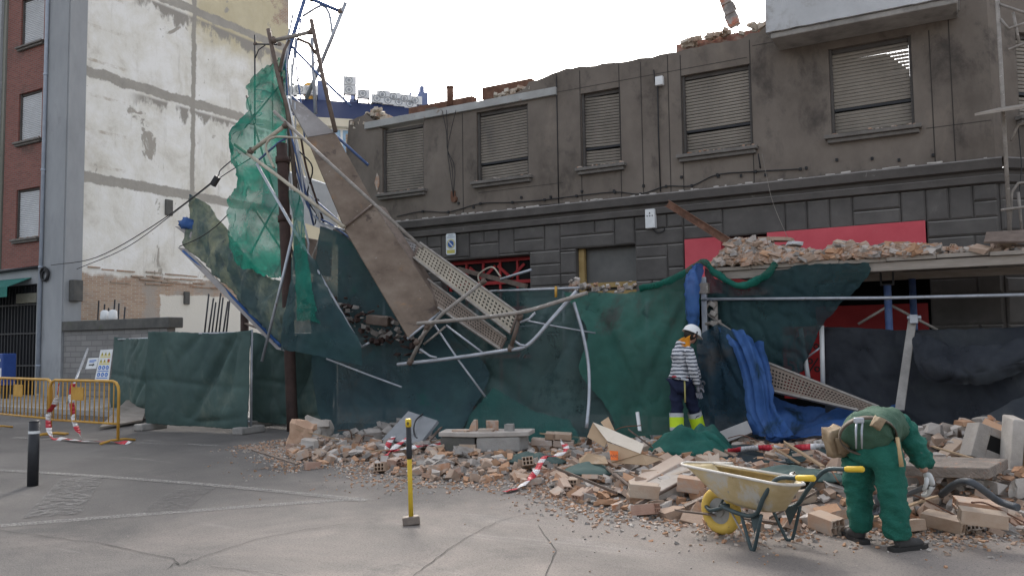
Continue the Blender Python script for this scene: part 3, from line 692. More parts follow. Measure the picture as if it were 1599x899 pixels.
# relief on the party wall: ledges, stub beams
mb = MB(); r = random.Random(12)
for i in range(46):
    y = r.uniform(.5, 8.5); z = r.choice([3.72, 3.86, 4.0, 3.6])+r.uniform(-.03, .03); mb.span(CX-.02, CX+r.uniform(.02, .07), y, y+r.uniform(.2, .9), z, z+.035)
mb.build('brick_ledge', 'oldbrick', B)
for q in ((.25, .1, .42, 2.95, 3.6), (.06, 3.4, 3.7, 6.0, 6.55), (.08, 4.2, 4.42, 3.0, 3.45)): mb = MB(); mb.span(CX-.02, CX+q[0], *q[1:]); mb.build('beam_stub', 'dark_conc', B, bevel=.03)
mb = MB(); mb.tube([(CX+.05, 8.2, 10), (CX+.05, 8.2, 13.2)], .02, 6); mb.tube([(CX+.05, 8.2, 12.6), (CX+.05, 9.0, 12.7)], .02, 6); mb.build('wall_pipe', 'brown_tube', B)
mb = MB(); mb.span(-30, CX-.3, .3, 9.1, 0, 21.9); mb.build('core', 'grey_conc', B)
A = thing('concrete_building', 'grey ribbed concrete building at the far left beyond the bricks', 'building', (-32, 0, 0))
mb = MB(); mb.span(-45, -27.15, -.04, 9, 4.0, 24); mb.span(-45, -30.05, -.04, 9, 0, 4); mb.build('wall', pm('streaked concrete', [(.17, .17, .14), (.23, .225, .19), (.27, .265, .23)], 1.6, .9, st=(2.5, 2.5, .12), lo=.4, hi=.6), A)
mb = MB()
for i in range(14): x = -27.3-i*.55; mb.span(x-.16, x, -.12, -.042, 4, 24)
mb.build('rib', 'grey_conc', A)
# low garden wall in the gap
WL_ = thing('garden_wall', 'low grey block wall with a thick mossy coping', 'wall', (-21, 0, 0))
mb = MB(); mb.span(CX+.04, -18.95, -.02, .25, 0, 2.05); mb.build('wall', 'greywall', WL_)
mb = MB(); mb.span(CX+.04, -18.75, -.12, .35, 2.053, 2.34); mb.build('coping', 'dark_conc', WL_, bevel=.025)
# far building with blue mansard, turned so that it recedes to the right
fa, fb = DP(425, 300, 40), DP(676, 300, 42.2); fa.z = fb.z = 0
fd = (fb-fa).normalized(); fn = Vector((-fd.y, fd.x, 0)); FL = (fb-fa).length
FB = thing('mansard_building', 'distant cream building with a dark blue mansard roof', 'building', fa)
fz = lambda px, py: 1.5+(538-py)/FPX*41
zt, ze = fz(520, 147), fz(520, 187)
fp = lambda u, v, z: fa+fd*u+fn*v+Vector((0, 0, z))
def fbox(mb, u0, u1, v0, v1, z0, z1): return mb.hexa([fp(u0, v0, z0), fp(u1, v0, z0), fp(u1, v1, z0), fp(u0, v1, z0), fp(u0, v0, z1), fp(u1, v0, z1), fp(u1, v1, z1), fp(u0, v1, z1)])
fu = lambda px: FL*(px-425)/251
mb = MB(); fbox(mb, 0, FL, 0, 10, 0, ze-.4); mb.build('wall', pm('cream wall', [(.5, .45, .32), (.6, .55, .42)], .5), FB)
mb = MB(); fbox(mb, -.3, FL+.3, -.5, 10.1, ze-.4, ze); mb.build('eaves', pm('cream eaves', [(.55, .51, .4), (.62, .58, .5)], .5), FB)
mb = MB(); mb.prism([fp(0, -.3, ze+.005), fp(0, 10, ze+.005), fp(0, 9, zt), fp(0, .9, zt)], fd*FL); mb.build('roof', pm('blue slate', [(.012, .022, .075), (.02, .035, .1)], .6, .6), FB)
for px in (530, 566):
    u = fu(px); zc = fz(px, 222); mb = MB(); fbox(mb, u-.75, u+.75, -.05, .02, zc-1.2, zc+.75); wf = mb.build('window', 'white', FB)
    for sx in (-1, 1): mb = MB(); fbox(mb, u+sx*.36-.3, u+sx*.36+.3, -.06, -.052, zc-1.1, zc+.65); mb.build('pane', pm('pale blue glass', [(.2, .34, .5), (.3, .44, .6)], 1, .2), wf)
for px, w, h in ((500, .75, .8), (668, .5, .9), (552, .4, .25), (648, .25, .5)):
    u = fu(px); mb = MB(); fbox(mb, u-w/2, u+w/2, 1.2, 2.2, zt-.5, zt+h); mb.build('chimney', pm('blue painted chimney', [(.12, .16, .3), (.18, .22, .36)], 1), FB)
    mb = MB(); fbox(mb, u-w*.25, u+w*.15, 1.4, 2.0, zt+h+.002, zt+h+.4); mb.build('chimney_pot', pm('blue chimney pot', [(.12, .16, .3), (.18, .22, .36)], 1), FB)
AN = [pm('ac casing', [(.6, .62, .64), (.72, .74, .76)], 3), pm('ac fan', [(.25, .27, .3), (.35, .37, .4)], 4)]
def acunit(u, z, k, lab):
    t = thing('air_conditioner', lab, 'air conditioner', fp(u, .9, z), None if k == 2 else 'air conditioners along the distant roof')
    for i in range(k):
        z0 = z+i*.5
        mb = MB(); fbox(mb, u-.33, u+.33, .75, 1.05, z0+.02, z0+.48); mb.build('casing', AN[0], t, bevel=.03)
        mb = MB(); mb.ring(fp(u-.05, .74, z0+.25), .17, .02, fn, 20, 6); mb.disc(fp(u-.05, .75, z0+.25), .08, -fn, 12, .02); mb.build('fan', AN[1], t)
    for s in (-.32, .25): mb = MB(); fbox(mb, u+s, u+s+.07, .8, 1.1, z-.2, z+.018); mb.build('bracket', 'blackiron', t)
for i, (px, dz, k) in enumerate([(452, .0, 1), (467, .1, 1), (484, .1, 1), (545, .25, 2), (567, .1, 1)]+[(590+9*j, -.1+.25*(j % 2)-.03*j, 1) for j in range(8)]):
    acunit(fu(px), zt+dz+.1, k, 'stacked pair of white air conditioner units on the distant blue roof' if k == 2 else 'small single white air conditioner unit on the distant blue roof')
mb = MB(); mb.disc(fp(fu(483), 2.0, zt+.75), .45, -fn+fd*.2, 28, .12); mb.tube([fp(fu(483), 2.1, zt-.2), fp(fu(483), 2.1, zt+.7)], .05, 6); tag(mb.build('satellite_dish', pm('orange dish', [(.7, .38, .08), (.78, .46, .12)], 2)), 'round orange dish on the distant blue mansard roof', 'dish')
# ================================================================== site: fences, nets, fallen scaffold
for o in bpy.data.objects:
    if o.name.split('.')[0] in ('plaster_debris', 'sill_debris', 'wall_head_rubble'): o['kind'] = 'stuff'
def Q(p): return F(*p)
def netmat(name, cols, alpha, spots, scale=1.1, transl=.25, bump=.25):
    return pm(name, cols, scale, .75, 0, bump, 30, .01, spots, (1, 1, .8), .25, alpha, transl, 0, .28, .72)
M['net'] = netmat('dusty green netting', [(.013, .03, .038), (.02, .05, .052), (.03, .082, .07)], (.84, .98, 1.6),
                  [((.014, .027, .036), .5, .47, .58), ((.06, .068, .06), .62, .55, .68), ((.012, .12, .09), .75, .6, .72), ((.13, .14, .13), 2.6, .66, .78), ((.25, .25, .23), 14, .74, .78)])
M['teal_net'] = netmat('dark teal netting', [(.016, .036, .046), (.026, .062, .068), (.036, .085, .085)], (.82, .96, 2.0), [((.09, .1, .1), 1.6, .62, .78), ((.01, .09, .07), .9, .6, .8)])
M['green_net'] = netmat('bright green netting', [(.005, .075, .055), (.012, .15, .11), (.03, .24, .18)], (.6, .96, 1.5), [((.15, .28, .22), 2.5, .66, .8)], 1.6, .4)
M['blue_net'] = netmat('blue netting', [(.025, .07, .19), (.045, .12, .33), (.09, .19, .45)], (.85, .98, 1.6), [((.02, .05, .08), 1.1, .54, .68), ((.1, .13, .19), 2, .6, .75), ((.3, .32, .3), 9, .74, .78)], 1.5)
M['black_net'] = netmat('black debris mesh', [(.02, .024, .032), (.04, .045, .055), (.06, .068, .076)], (.86, .96, 2), [((.085, .09, .09), 1.2, .56, .8), ((.16, .16, .15), 9, .74, .8)])
M['net_navy'] = netmat('blue black netting', [(.022, .046, .056), (.033, .07, .08), (.045, .1, .1)], (.8, .95, 1.4), [((.05, .062, .06), 1.2, .58, .7), ((.014, .09, .075), .8, .6, .74), ((.2, .2, .19), 13, .74, .78)], 1.0, .2)
M['net_char'] = netmat('dusty charcoal netting', [(.036, .07, .072), (.058, .104, .1), (.09, .14, .125)], (.8, .95, 1.5), [((.02, .05, .05), .9, .5, .62), ((.016, .1, .08), .8, .62, .74), ((.22, .22, .2), 12, .73, .77)], .9, .2)
M['net_green'] = netmat('dusty green mesh', [(.028, .095, .078), (.042, .14, .112), (.07, .18, .145)], (.8, .95, 1.5), [((.07, .09, .08), 1.0, .54, .68), ((.012, .05, .045), 1.5, .58, .7), ((.26, .26, .23), 12, .73, .77)], 1.0, .25)
M['fence_cloth'] = netmat('green fence tarpaulin', [(.045, .078, .076), (.066, .108, .1), (.09, .145, .13)], None, [((.15, .19, .16), 1.2, .54, .76)], .9, .15, .3)
M['sail'] = netmat('faded tarpaulin', [(.045, .08, .1), (.09, .14, .14), (.18, .24, .18)], (.9, .99, 2), [((.38, .39, .27), .75, .4, .7), ((.03, .06, .11), .9, .55, .7)], 1, .4)

# ---- green tarpaulin fence panels
def panel(lab, p0, p1, h, sag, seed, lift=.1):
    p0, p1 = Vector((p0[0], p0[1], 0)), Vector((p1[0], p1[1], 0)); d = (p1-p0); L = d.length; dn = d.normalized(); nr = Vector((dn.y, -dn.x, 0))
    t = thing('fence_panel', lab, 'fence', p0, 'green tarpaulin fence panels')
    mb = MB()
    for s in (0, L): mb.tube([p0+dn*s+Vector((0, 0, .05)), p0+dn*s+Vector((0, 0, h+.03))], .021, 8)
    for z in (.2, h-.02): mb.tube([p0+Vector((0, 0, z)), p1+Vector((0, 0, z))], .017, 8)
    mb.build('frame', 'galv', t)
    rows = []
    for z, o in ((h+.02, .03), (h*.75, .06), (h*.45, .07), (h*.2, .09), (lift, .06)):
        rows.append([p0+dn*(L*s)+nr*(o+.02*math.sin(s*9+seed))+Vector((0, 0, z-(sag*4*s*(1-s) if o == .03 else 0)+.02*math.sin(s*5+seed))) for s in (-.01, .2, .42, .6, .8, 1.01)])
    g = sheet_rows(rows, 14, 14, .07, 1.1, seed, (1, 1, .8), .012, .5, ((.85, .05, .42, .85, .13, .035), (.9, .1, .7, .95, .07, .03), (.02, .45, .98, .5, .03, .016), (.1, .05, .25, .6, .07, .05), (.5, .02, .3, .3, .06, .035), (.5, .92, .95, .8, .05, .04)))
    mb = MB(); mb.grid(g); mb.build('tarpaulin', 'fence_cloth', t, solid=.006)
    for s in (.02, L-.05):
        mb = MB(); mb.box(p0+dn*s+Vector((0, 0, .06)), (.6, .22, .12), (0, 0, math.atan2(nr.y, nr.x))); mb.build('foot', 'concrete', t, bevel=.02)
    return t
a, b = G(234, 670), G(392, 676); hz = F(390, 536, b.y).z
panel('front green tarpaulin fence panel with diagonal creases beside the yellow barrier', a, b, 1.78, .02, 1)
q_ = F(181, 600, -2.2); panel('darker green tarpaulin fence panel set back behind the planks', (q_.x, -2.2), (-14.6, -3.3), 1.75, .03, 2)
panel('dark green tarpaulin fence panel standing behind the rusted post', (F(399, 640, -3.42).x, -3.42), (F(524, 640, -3.36).x, -3.36), 1.75, .05, 3)

# ---- yellow barriers
M['yellow'] = pm('ochre yellow paint', [(.42, .22, .035), (.56, .32, .06)], 5, .5, bump=.1, spots=[((.25, .15, .05), 8, .62, .72)])
def barrier(lab, p0, p1, h=.98):
    p0, p1 = Vector(p0), Vector(p1); p0.z = p1.z = 0; d = p1-p0; L = d.length; dn = d.normalized(); Z = Vector((0, 0, 1)); nr = Vector((dn.y, -dn.x, 0))
    t = thing('street_barrier', lab, 'barrier', p0, 'yellow street barriers')
    pts = [p0+Z*.03, p0+Z*(h-.16)]+[p0+dn*(.16-.16*math.cos(R(k)))+Z*(h-.16+.16*math.sin(R(k))) for k in (30, 60, 90)]
    q = [p1+Z*.03, p1+Z*(h-.16)]+[p1-dn*(.16-.16*math.cos(R(k)))+Z*(h-.16+.16*math.sin(R(k))) for k in (30, 60, 90)]
    mb = MB(); mb.tube(pts+q[::-1], .024, 8); mb.tube([p0+Z*.3, p1+Z*.3], .018, 8); mb.build('frame', 'yellow', t)
    n = 15
    for i in range(1, n): s = L*i/n; m_ = MB(); m_.tube([p0+dn*s+Z*.3, p0+dn*s+Z*(h-.02)], .011, 6); m_.build('bar', 'yellow', t)
    for s in (.0, L): m_ = MB(); m_.tube([p0+dn*s+nr*.3+Z*.015, p0+dn*s+nr*.12+Z*.05, p0+dn*s-nr*.12+Z*.05, p0+dn*s-nr*.3+Z*.015], .02, 6); m_.build('foot', 'yellow', t)
    mb = MB(); mb.box(p0+dn*L*.42+Z*.76, (.34, .015, .22), (0, 0, math.atan2(dn.y, dn.x))); mb.build('name_plate', 'yellow', t)
    return t
a, b = G(184, 691), G(76, 682)
barrier('yellow barrier with red and white tape hanging from its left end', b, a)
c2 = b+(b-a).normalized()*.12
barrier('yellow barrier cut by the left edge of the photo', c2+(b-a).normalized()*2.3+Vector((0, .35, 0)), c2+Vector((0, .1, 0)))
# ---- barrier tape
M['tape_red'] = flat('tape red', (.55, .04, .06), .4); M['tape_white'] = flat('tape white', (.74, .72, .72), .4)
def tape(lab, pts, w=.075, seed=0, n=7, stand=.0, seg=.2):
    P = spline(pts, n); r = random.Random(seed); mb = MB(); L = 0; A = []
    for i, p in enumerate(P):
        t = (P[min(i+1, len(P)-1)]-P[max(i-1, 0)]).normalized(); tw = mnoise.noise(Vector((i*.22, seed, 0)))*1.6+stand
        s = t.cross(Vector((0, 0, 1))); s = s.normalized() if s.length > .1 else Vector((1, 0, 0)); u = s.cross(t)
        d = s*math.cos(tw)+u*math.sin(tw)
        A.append((p-d*w/2, p+d*w/2))
    for i in range(len(P)-1):
        L += (P[i+1]-P[i]).length; mb.cur = int(L/seg) % 2
        mb.add([A[i][0], A[i][1], A[i+1][1], A[i+1][0]], [(0, 1, 2, 3)], True)
    return tag(mb.build('barrier_tape', ['tape_red', 'tape_white'], solid=.002), lab, 'barrier tape')
GZ = lambda px, py, z: Vector((G(px, py, 0).x, G(px, py, 0).y, z))
tape('red and white tape drooping from the yellow barrier and trailing over the road',
     [b+Vector((.35, -.05, .93)), b+Vector((.3, -.08, .6)), b+Vector((.1, -.07, .4)), GZ(80, 686, .05), GZ(105, 688, .03), GZ(130, 691, .03), GZ(165, 692, .03), GZ(203, 693, .02)], .09, 3)
tape('red and white tape hanging straight from the leaning pole by the barrier', [b+Vector((.5, .1, .92)), b+Vector((.55, .05, .7)), b+Vector((.72, 0, .3)), b+Vector((.95, -.02, .04))], .08, 5)
mb = MB(); mb.tube([F(105, 628, -4.2), F(137, 545, -2.0)], .03, 8); tag(mb.build('leaning_pole', 'galv'), 'thin pale pole leaning left behind the yellow barrier', 'pole')

# ---- bollard, blue post, notices
p = G(51, 758); t = thing('bollard', 'black bollard with a white band on the road', 'bollard', p)
mb = MB(); mb.tube([p, p+Vector((0, 0, .7))], .057, 20); mb.build('post', 'blackiron', t)
mb = MB(); mb.tube([p+Vector((0, 0, .575)), p+Vector((0, 0, .605))], .0585, 20, False); mb.build('band', 'white', t)
mb = MB(); mb.tube([p+Vector((0, 0, .7)), p+Vector((0, 0, .715)), p+Vector((0, 0, .722))], [.057, .05, .02], 20); mb.build('cap', 'blackiron', t)
p = F(8, 600, -1.2); t = thing('parking_meter', 'blue parking meter with a pale notice at the far left', 'parking meter', (p.x, p.y, .12))
mb = MB(); mb.span(p.x-.1, p.x+.02, -1.25, -1.1, .12, .5); mb.build('pedestal', 'blackiron', t)
mb = MB(); mb.span(p.x-.28, p.x+.2, -1.4, -1.0, .5, 1.42); mb.build('cabinet', pm('blue cabinet', [(.02, .05, .2), (.035, .08, .27)], 3, .5), t, bevel=.03)
mb = MB(); mb.span(p.x-.08, p.x+.16, -1.41, -1.402, .6, 1.0); mb.build('notice', 'white', t)
mb = MB(); text_mb('P', .26, lambda x, y: Vector((p.x+.05+x, -1.406, 1.1+y)), mb); mb.build('lettering', 'white', t)
def notice(lab, quad, build_marks, name='notice_board'):
    A = [Q(q) for q in quad]; c = sum(A, Vector())/4; t = thing(name, lab, 'sign', c)
    n = (A[1]-A[0]).cross(A[3]-A[0]).normalized()
    if n.y > 0: n = -n
    mb = MB(); mb.prism(A, -n*.01); mb.build('panel', 'white', t)
    mp = lambda u, v: A[0]*(1-u)*(1-v)+A[1]*u*(1-v)+A[2]*u*v+A[3]*(1-u)*v+n*.003
    build_marks(t, mp); return t
YE = pm('sign yellow ink', [(.6, .5, .08), (.66, .56, .12)], 9); BL = pm('sign blue ink', [(.05, .16, .5), (.08, .22, .58)], 9); RE = pm('sign red ink', [(.5, .05, .05), (.56, .08, .07)], 9)
def quadp(mb, mp, u0, u1, v0, v1): mb.add([mp(u0, v0), mp(u1, v0), mp(u1, v1), mp(u0, v1)], [(0, 1, 2, 3)])
def tri(mb, mp, u, v, s): mb.add([mp(u-s, v+s*.55), mp(u+s, v+s*.55), mp(u, v-s*.5)], [(0, 1, 2)])
def circ(mb, mp, u, v, s): mb.add([mp(u+s*math.cos(k*.628), v+s*.55*math.sin(k*.628)) for k in range(10)], [tuple(range(10))])
def marks(t, mp):
    for k, mat in enumerate((YE, YE, BL, BL)):
        m1 = MB(); m2 = MB(); v = .13+k*.21
        for u in (.22, .5, .78): (tri if k < 2 else circ)(m1, mp, u, v, .12)
        quadp(m1, mp, .1, .9, v+.09, v+.115); m1.build('pictogram_row', mat, t)
        for u in (.22, .5, .78): quadp(m2, lambda a, b: mp(a, b)+Vector((0, -.003, 0)), u-.03, u+.03, v-.02, v+.03)
        m2.build('symbol', 'blackiron' if k < 2 else 'white', t)
    m3 = MB(); circ(m3, mp, .8, .34, .1); m3.build('pictogram_row', RE, t)
notice('white curling safety notice with yellow and blue pictograms on the garden wall', [(157, 546, -.5), (176, 545, -.5), (169, 597, -.62), (147, 597, -.62)], marks)
def marks2(t, mp):
    m1 = MB(); quadp(m1, mp, .25, .6, .58, .7); m1.add([mp(.6, .5), mp(.6, .78), mp(.8, .64)], [(0, 1, 2)]); m1.build('arrow', 'blackiron', t)
    m1 = MB(); quadp(m1, mp, .2, .85, .2, .3); quadp(m1, mp, .2, .7, .36, .42); m1.build('text_line', BL, t)
notice('small white notice with a black arrow left of the pictogram notice', [(138, 559, -.5), (154, 558, -.5), (150, 575, -.55), (133, 576, -.55)], marks2)
def plank(name, lab, A, th, mat, cat, bevel=.006):
    A = [q if isinstance(q, Vector) else Q(q) for q in A]; n = (A[1]-A[0]).cross(A[3]-A[0]).normalized()
    mb = MB(); mb.prism(A, n*th); return tag(mb.build(name, mat, bevel=bevel), lab, cat)
M['wood'] = pm('weathered plank', [(.24, .21, .18), (.36, .32, .28)], 3, .85, st=(1, 1, 6), bump=.3)
A = [GZ(155, 672, .03), GZ(222, 662, .05), GZ(236, 640, .3), GZ(196, 648, .3)]
plank('wooden_ramp', 'grey board laid as a ramp onto the pavement by the fence', A, .04, 'wood', 'board')
A = [GZ(190, 645, .3), GZ(235, 641, .3), GZ(232, 634, .33), GZ(190, 640, .33)]
plank('stacked_board', 'thick grey plank lying above the ramp board', A, .14, 'wood', 'board')
# leftovers along the white wall: stacked rails and frames leaning
def railpack(lab, px0, px1, y, z0, z1, n, lean=.25):
    t = F(px0, 500, y); e = F(px1, 500, y); o = thing('stacked_railing', lab, 'railing', (t.x, y, z0)); 
    for i in range(n):
        x = t.x+(e.x-t.x)*i/(n-1); m_ = MB(); m_.tube([(x, y, z0), (x-.1+.05*(i % 2), y+lean, z1-.12*(i % 3))], .025, 6); m_.build('bar', 'blackiron', o)
    m_ = MB(); m_.tube([(t.x-.05, y-.03, z0+.3), (e.x+.05, y-.03, z0+.3)], .03, 6); m_.build('rail', 'blackiron', o)
railpack('dark iron railings leaning by the right end of the garden wall', 318, 352, .8, 1.6, 3.0, 7)
railpack('dark bars propped behind the garden wall near the brick pier', 152, 192, .9, 1.9, 3.0, 6, .1)
mb = MB(); mb.span(F(124, 500, .6).x-.08, F(124, 500, .6).x+.1, .55, .75, 1.5, 3.4); tag(mb.build('timber_post', 'blackiron', bevel=.02), 'dark upright timber against the party wall near the pier', 'post')
for px in (163, 176):
    p = F(px, 515, .5); mb = MB(); mb.tube([(p.x, .5, 2.34), (p.x, .5, 2.42), (p.x, .5, 2.62), (p.x, .5, 2.66)], [.1, .13, .11, .05], 12); tag(mb.build('paint_tub', 'white'), 'small white tub behind the mossy wall coping', 'tub', 'white tubs behind the wall')

# ---- post and gallery
p = G(457, 673); t = thing('rusted_post', 'tall rusted round post standing before the green net', 'post', (p.x, p.y, 0))
P0, P1 = Vector((p.x, p.y, 0)), F(440, 225, p.y+.1); 
mb = MB(); mb.tube([P0+(P1-P0)*k/12 for k in range(13)], .1, 14); mb.build('shaft', 'dark_rust', t)
mb = MB()
for k in (.38, .72, .93): c = P0+(P1-P0)*k; mb.tube([c, c+(P1-P0).normalized()*.12], .125, 14)
mb.build('clamp', 'dark_rust', t)
p2 = F(383, 470, -2.0); t = thing('short_post', 'short rusted post behind the fence under the sagging tarpaulin', 'post', (p2.x, -2, 0))
mb = MB(); mb.tube([(p2.x, -2, 0), (p2.x-.02, -2, 2.75)], .09, 12); mb.build('shaft', 'dark_rust', t)
mb = MB(); mb.tube([F(383, 505, -2.05), F(425, 520, -2.4)], .025, 6); mb.tube([F(385, 480, -2.05), F(425, 478, -2.4)], .025, 6); mb.build('strut', 'brown_tube', t)

def cloth(name, lab, rows, mat, nu=8, nv=8, amp=.05, fs=2., seed=0, crease=.5, edge=.02, fold=(1, 1, .35), cat='netting', solid=.008, lines=()):
    if mat in ('green_net', 'teal_net', 'black_net', 'blue_net', 'net'): solid = 0
    g = sheet_rows([[Q(q) for q in r_] for r_ in rows], nu, nv, amp, fs, seed, fold, edge, crease, lines); mb = MB(); mb.grid(g)
    return tag(mb.build(name, mat, solid=solid), lab, cat)
# three overlapping nets over the front of the gallery
cloth('debris_net', 'blue black debris net sagging below the fallen boards', [
    [(500, 352, -3.1), (548, 376, -3.0), (600, 440, -2.9), (655, 452, -2.8), (735, 456, -2.8)],
    [(488, 440, -3.3), (540, 462, -3.25), (600, 505, -3.1), (660, 520, -3.0), (705, 515, -2.95)],
    [(482, 540, -3.4), (540, 555, -3.55), (600, 570, -3.4), (660, 580, -3.25), (762, 578, -3.25)],
    [(500, 640, -3.6), (550, 640, -3.9), (610, 640, -3.9), (670, 640, -3.7), (735, 640, -3.6)],
    [(520, 692, -4.2), (560, 692, -4.3), (620, 692, -4.25), (680, 692, -4.1), (705, 693, -4.1)]], 'net_navy', 14, 22, .07, 1.2, 1, .6, solid=0,
    lines=((.1, .1, .9, .75, .1, .035), (.0, .5, .8, .95, .08, .03), (.95, .1, .3, .6, .07, .03), (.5, .6, .55, 1, .08, .04), (.2, .55, .3, 1, .07, .03)))
cloth('debris_net', 'dusty charcoal debris net in the middle behind the hanging hose', [
    [(640, 458, -2.7), (770, 453, -2.74), (840, 451, -2.7), (905, 455, -2.68), (960, 458, -2.62)],
    [(640, 520, -2.9), (770, 522, -2.95), (840, 518, -2.9), (905, 520, -2.85), (962, 520, -2.75)],
    [(640, 580, -3.15), (770, 582, -3.2), (840, 582, -3.1), (905, 580, -3.0), (966, 580, -2.85)],
    [(640, 640, -3.5), (770, 640, -3.5), (840, 640, -3.3), (905, 640, -3.15), (970, 640, -2.95)],
    [(650, 693, -3.9), (775, 693, -3.8), (840, 693, -3.6), (905, 692, -3.35), (975, 692, -3.1)]], 'net_char', 14, 22, .07, 1.2, 2, .55, solid=0,
    lines=((.75, .1, .35, .85, .1, .03), (.8, .05, .75, .9, .08, .03), (.05, .3, .5, .8, .09, .03), (.7, .25, .98, .8, .08, .03), (.3, .15, .1, .9, .06, .03)))
cloth('debris_net', 'dusty green debris net left of the standing worker', [
    [(880, 456, -2.75), (965, 458, -2.64), (1000, 452, -2.62), (1050, 434, -2.56), (1097, 412, -2.48)],
    [(918, 520, -2.95), (970, 520, -2.82), (1010, 515, -2.75), (1052, 508, -2.65), (1092, 500, -2.52)],
    [(905, 580, -3.15), (975, 580, -2.9), (1015, 578, -2.8), (1055, 572, -2.7), (1094, 570, -2.52)],
    [(950, 640, -3.15), (985, 640, -3.0), (1015, 640, -2.9), (1055, 637, -2.75), (1097, 635, -2.52)],
    [(965, 692, -3.3), (990, 692, -3.1), (1015, 692, -2.95), (1055, 692, -2.8), (1100, 692, -2.57)]], 'net_green', 14, 22, .07, 1.4, 3, .6, solid=0,
    lines=((.98, .0, .45, .6, .09, .035), (.98, .02, .7, .95, .08, .03), (.1, .1, .35, .7, .07, .03), (.9, .05, .1, .35, .07, .03)))
for k_, (p_, q_) in enumerate((((600, 470, -2.2), (600, 690, -2.6)), ((745, 455, -2.2), (750, 690, -2.6)), ((880, 455, -2.2), (885, 690, -2.5)), ((690, 470, -2.5), (800, 640, -2.7)), ((860, 470, -2.4), (770, 640, -2.7)), ((560, 530, -2.7), (960, 500, -2.3)), ((940, 470, -2.3), (840, 620, -2.6)), ((1010, 470, -2.2), (1015, 690, -2.4)))):
    tubes_ = MB(); tubes_.tube([Q(p_), Q(q_)], .03, 8); tag(tubes_.build('gallery_tube', 'galv'), ['upright gallery tube behind the blue black net', 'upright gallery tube behind the left part of the charcoal net', 'upright gallery tube behind the right part of the charcoal net', 'gallery brace falling to the right behind the charcoal net', 'gallery brace falling to the left behind the charcoal net', 'long level gallery tube behind the nets', 'gallery brace behind the seam of the charcoal and green nets', 'upright gallery tube behind the green net'][k_], 'tube')
cloth('debris_net', 'brighter green net patch slung low across the dark net by the slab', [
    [(770, 605, -3.75), (830, 640, -3.6), (890, 655, -3.5)], [(735, 650, -3.95), (800, 665, -3.85), (900, 675, -3.6)], [(720, 690, -4.2), (790, 695, -4.05), (910, 694, -3.7)]],
    pm('green patch net', [(.016, .065, .06), (.02, .11, .09)], 1.0, .8, alpha=(.4, .75, 1.5)), 10, 10, .05, 2, 4, solid=0)
cloth('debris_net', 'dark teal net swag wrapped behind the foot of the leaning struts', [
    [(464, 385, -4.1), (482, 400, -4.1), (500, 420, -4.0)], [(452, 455, -4.5), (480, 455, -4.5), (520, 470, -4.3)], [(444, 510, -4.65), (485, 510, -4.7), (560, 530, -4.4)], [(442, 546, -4.7), (485, 553, -4.75), (565, 570, -4.4)]],
    'teal_net', 10, 8, .09, 2.2, 6, .8)
cloth('debris_net', 'bright green net strip hanging beside the rusted post', [
    [(454, 300, -4.0), (462, 300, -4.0), (470, 310, -3.95)], [(460, 380, -4.3), (469, 380, -4.35), (478, 380, -4.3)], [(460, 440, -4.6), (472, 440, -4.6), (486, 445, -4.5)], [(464, 500, -4.8), (480, 500, -4.8), (500, 505, -4.7)]], 'green_net', 6, 8, .06, 3, 9, .7)
# right teal net under the slab
cloth('debris_net', 'dark teal net with torn edges hanging right of the scaffold jack', [
    [(1100, 417, -2.5), (1128, 440, -2.55), (1165, 444, -2.55), (1205, 424, -2.55), (1260, 413, -2.55), (1310, 411, -2.55), (1358, 409, -2.55)],
    [(1103, 480, -2.45), (1130, 485, -2.5), (1170, 485, -2.5), (1210, 480, -2.5), (1250, 470, -2.5), (1285, 455, -2.5), (1352, 436, -2.5)],
    [(1108, 545, -2.45), (1130, 545, -2.5), (1170, 545, -2.5), (1205, 540, -2.5), (1235, 530, -2.5), (1265, 515, -2.45), (1290, 500, -2.45)],
    [(1112, 610, -2.4), (1140, 615, -2.4), (1175, 615, -2.4), (1205, 605, -2.4), (1230, 590, -2.4), (1248, 585, -2.4), (1258, 560, -2.4)]],
    'teal_net', 14, 18, .08, 1.8, 12, .7, .03)
mb = MB(); mb.tube(spline([Q(q) for q in ((1000, 450, -2.62), (1040, 440, -2.66), (1080, 420, -2.62), (1098, 409, -2.6), (1125, 432, -2.66), (1160, 446, -2.68), (1195, 430, -2.66), (1212, 412, -2.62))], 8), .05, 8)
for v in mb.v: v += Vector((mnoise.noise(v*9), 0, mnoise.noise(v*9+Vector((4, 4, 4)))))*.03
tag(mb.build('net_hem', 'green_net'), 'rolled green net edge swagged over the head of the scaffold jack', 'netting')
cloth('blue_tarp', 'blue tarpaulin knotted and gathered at the head of the scaffold jack', [
    [(1078, 414, -2.7), (1088, 410, -2.72), (1098, 414, -2.6)], [(1068, 440, -2.75), (1083, 440, -2.85), (1093, 445, -2.65)], [(1070, 480, -2.75), (1084, 480, -2.85), (1092, 480, -2.65)], [(1076, 515, -2.75), (1084, 515, -2.8), (1089, 514, -2.65)]],
    'blue_net', 8, 8, .07, 4, 14, 1, fold=(1, 1, .12), cat='tarpaulin')
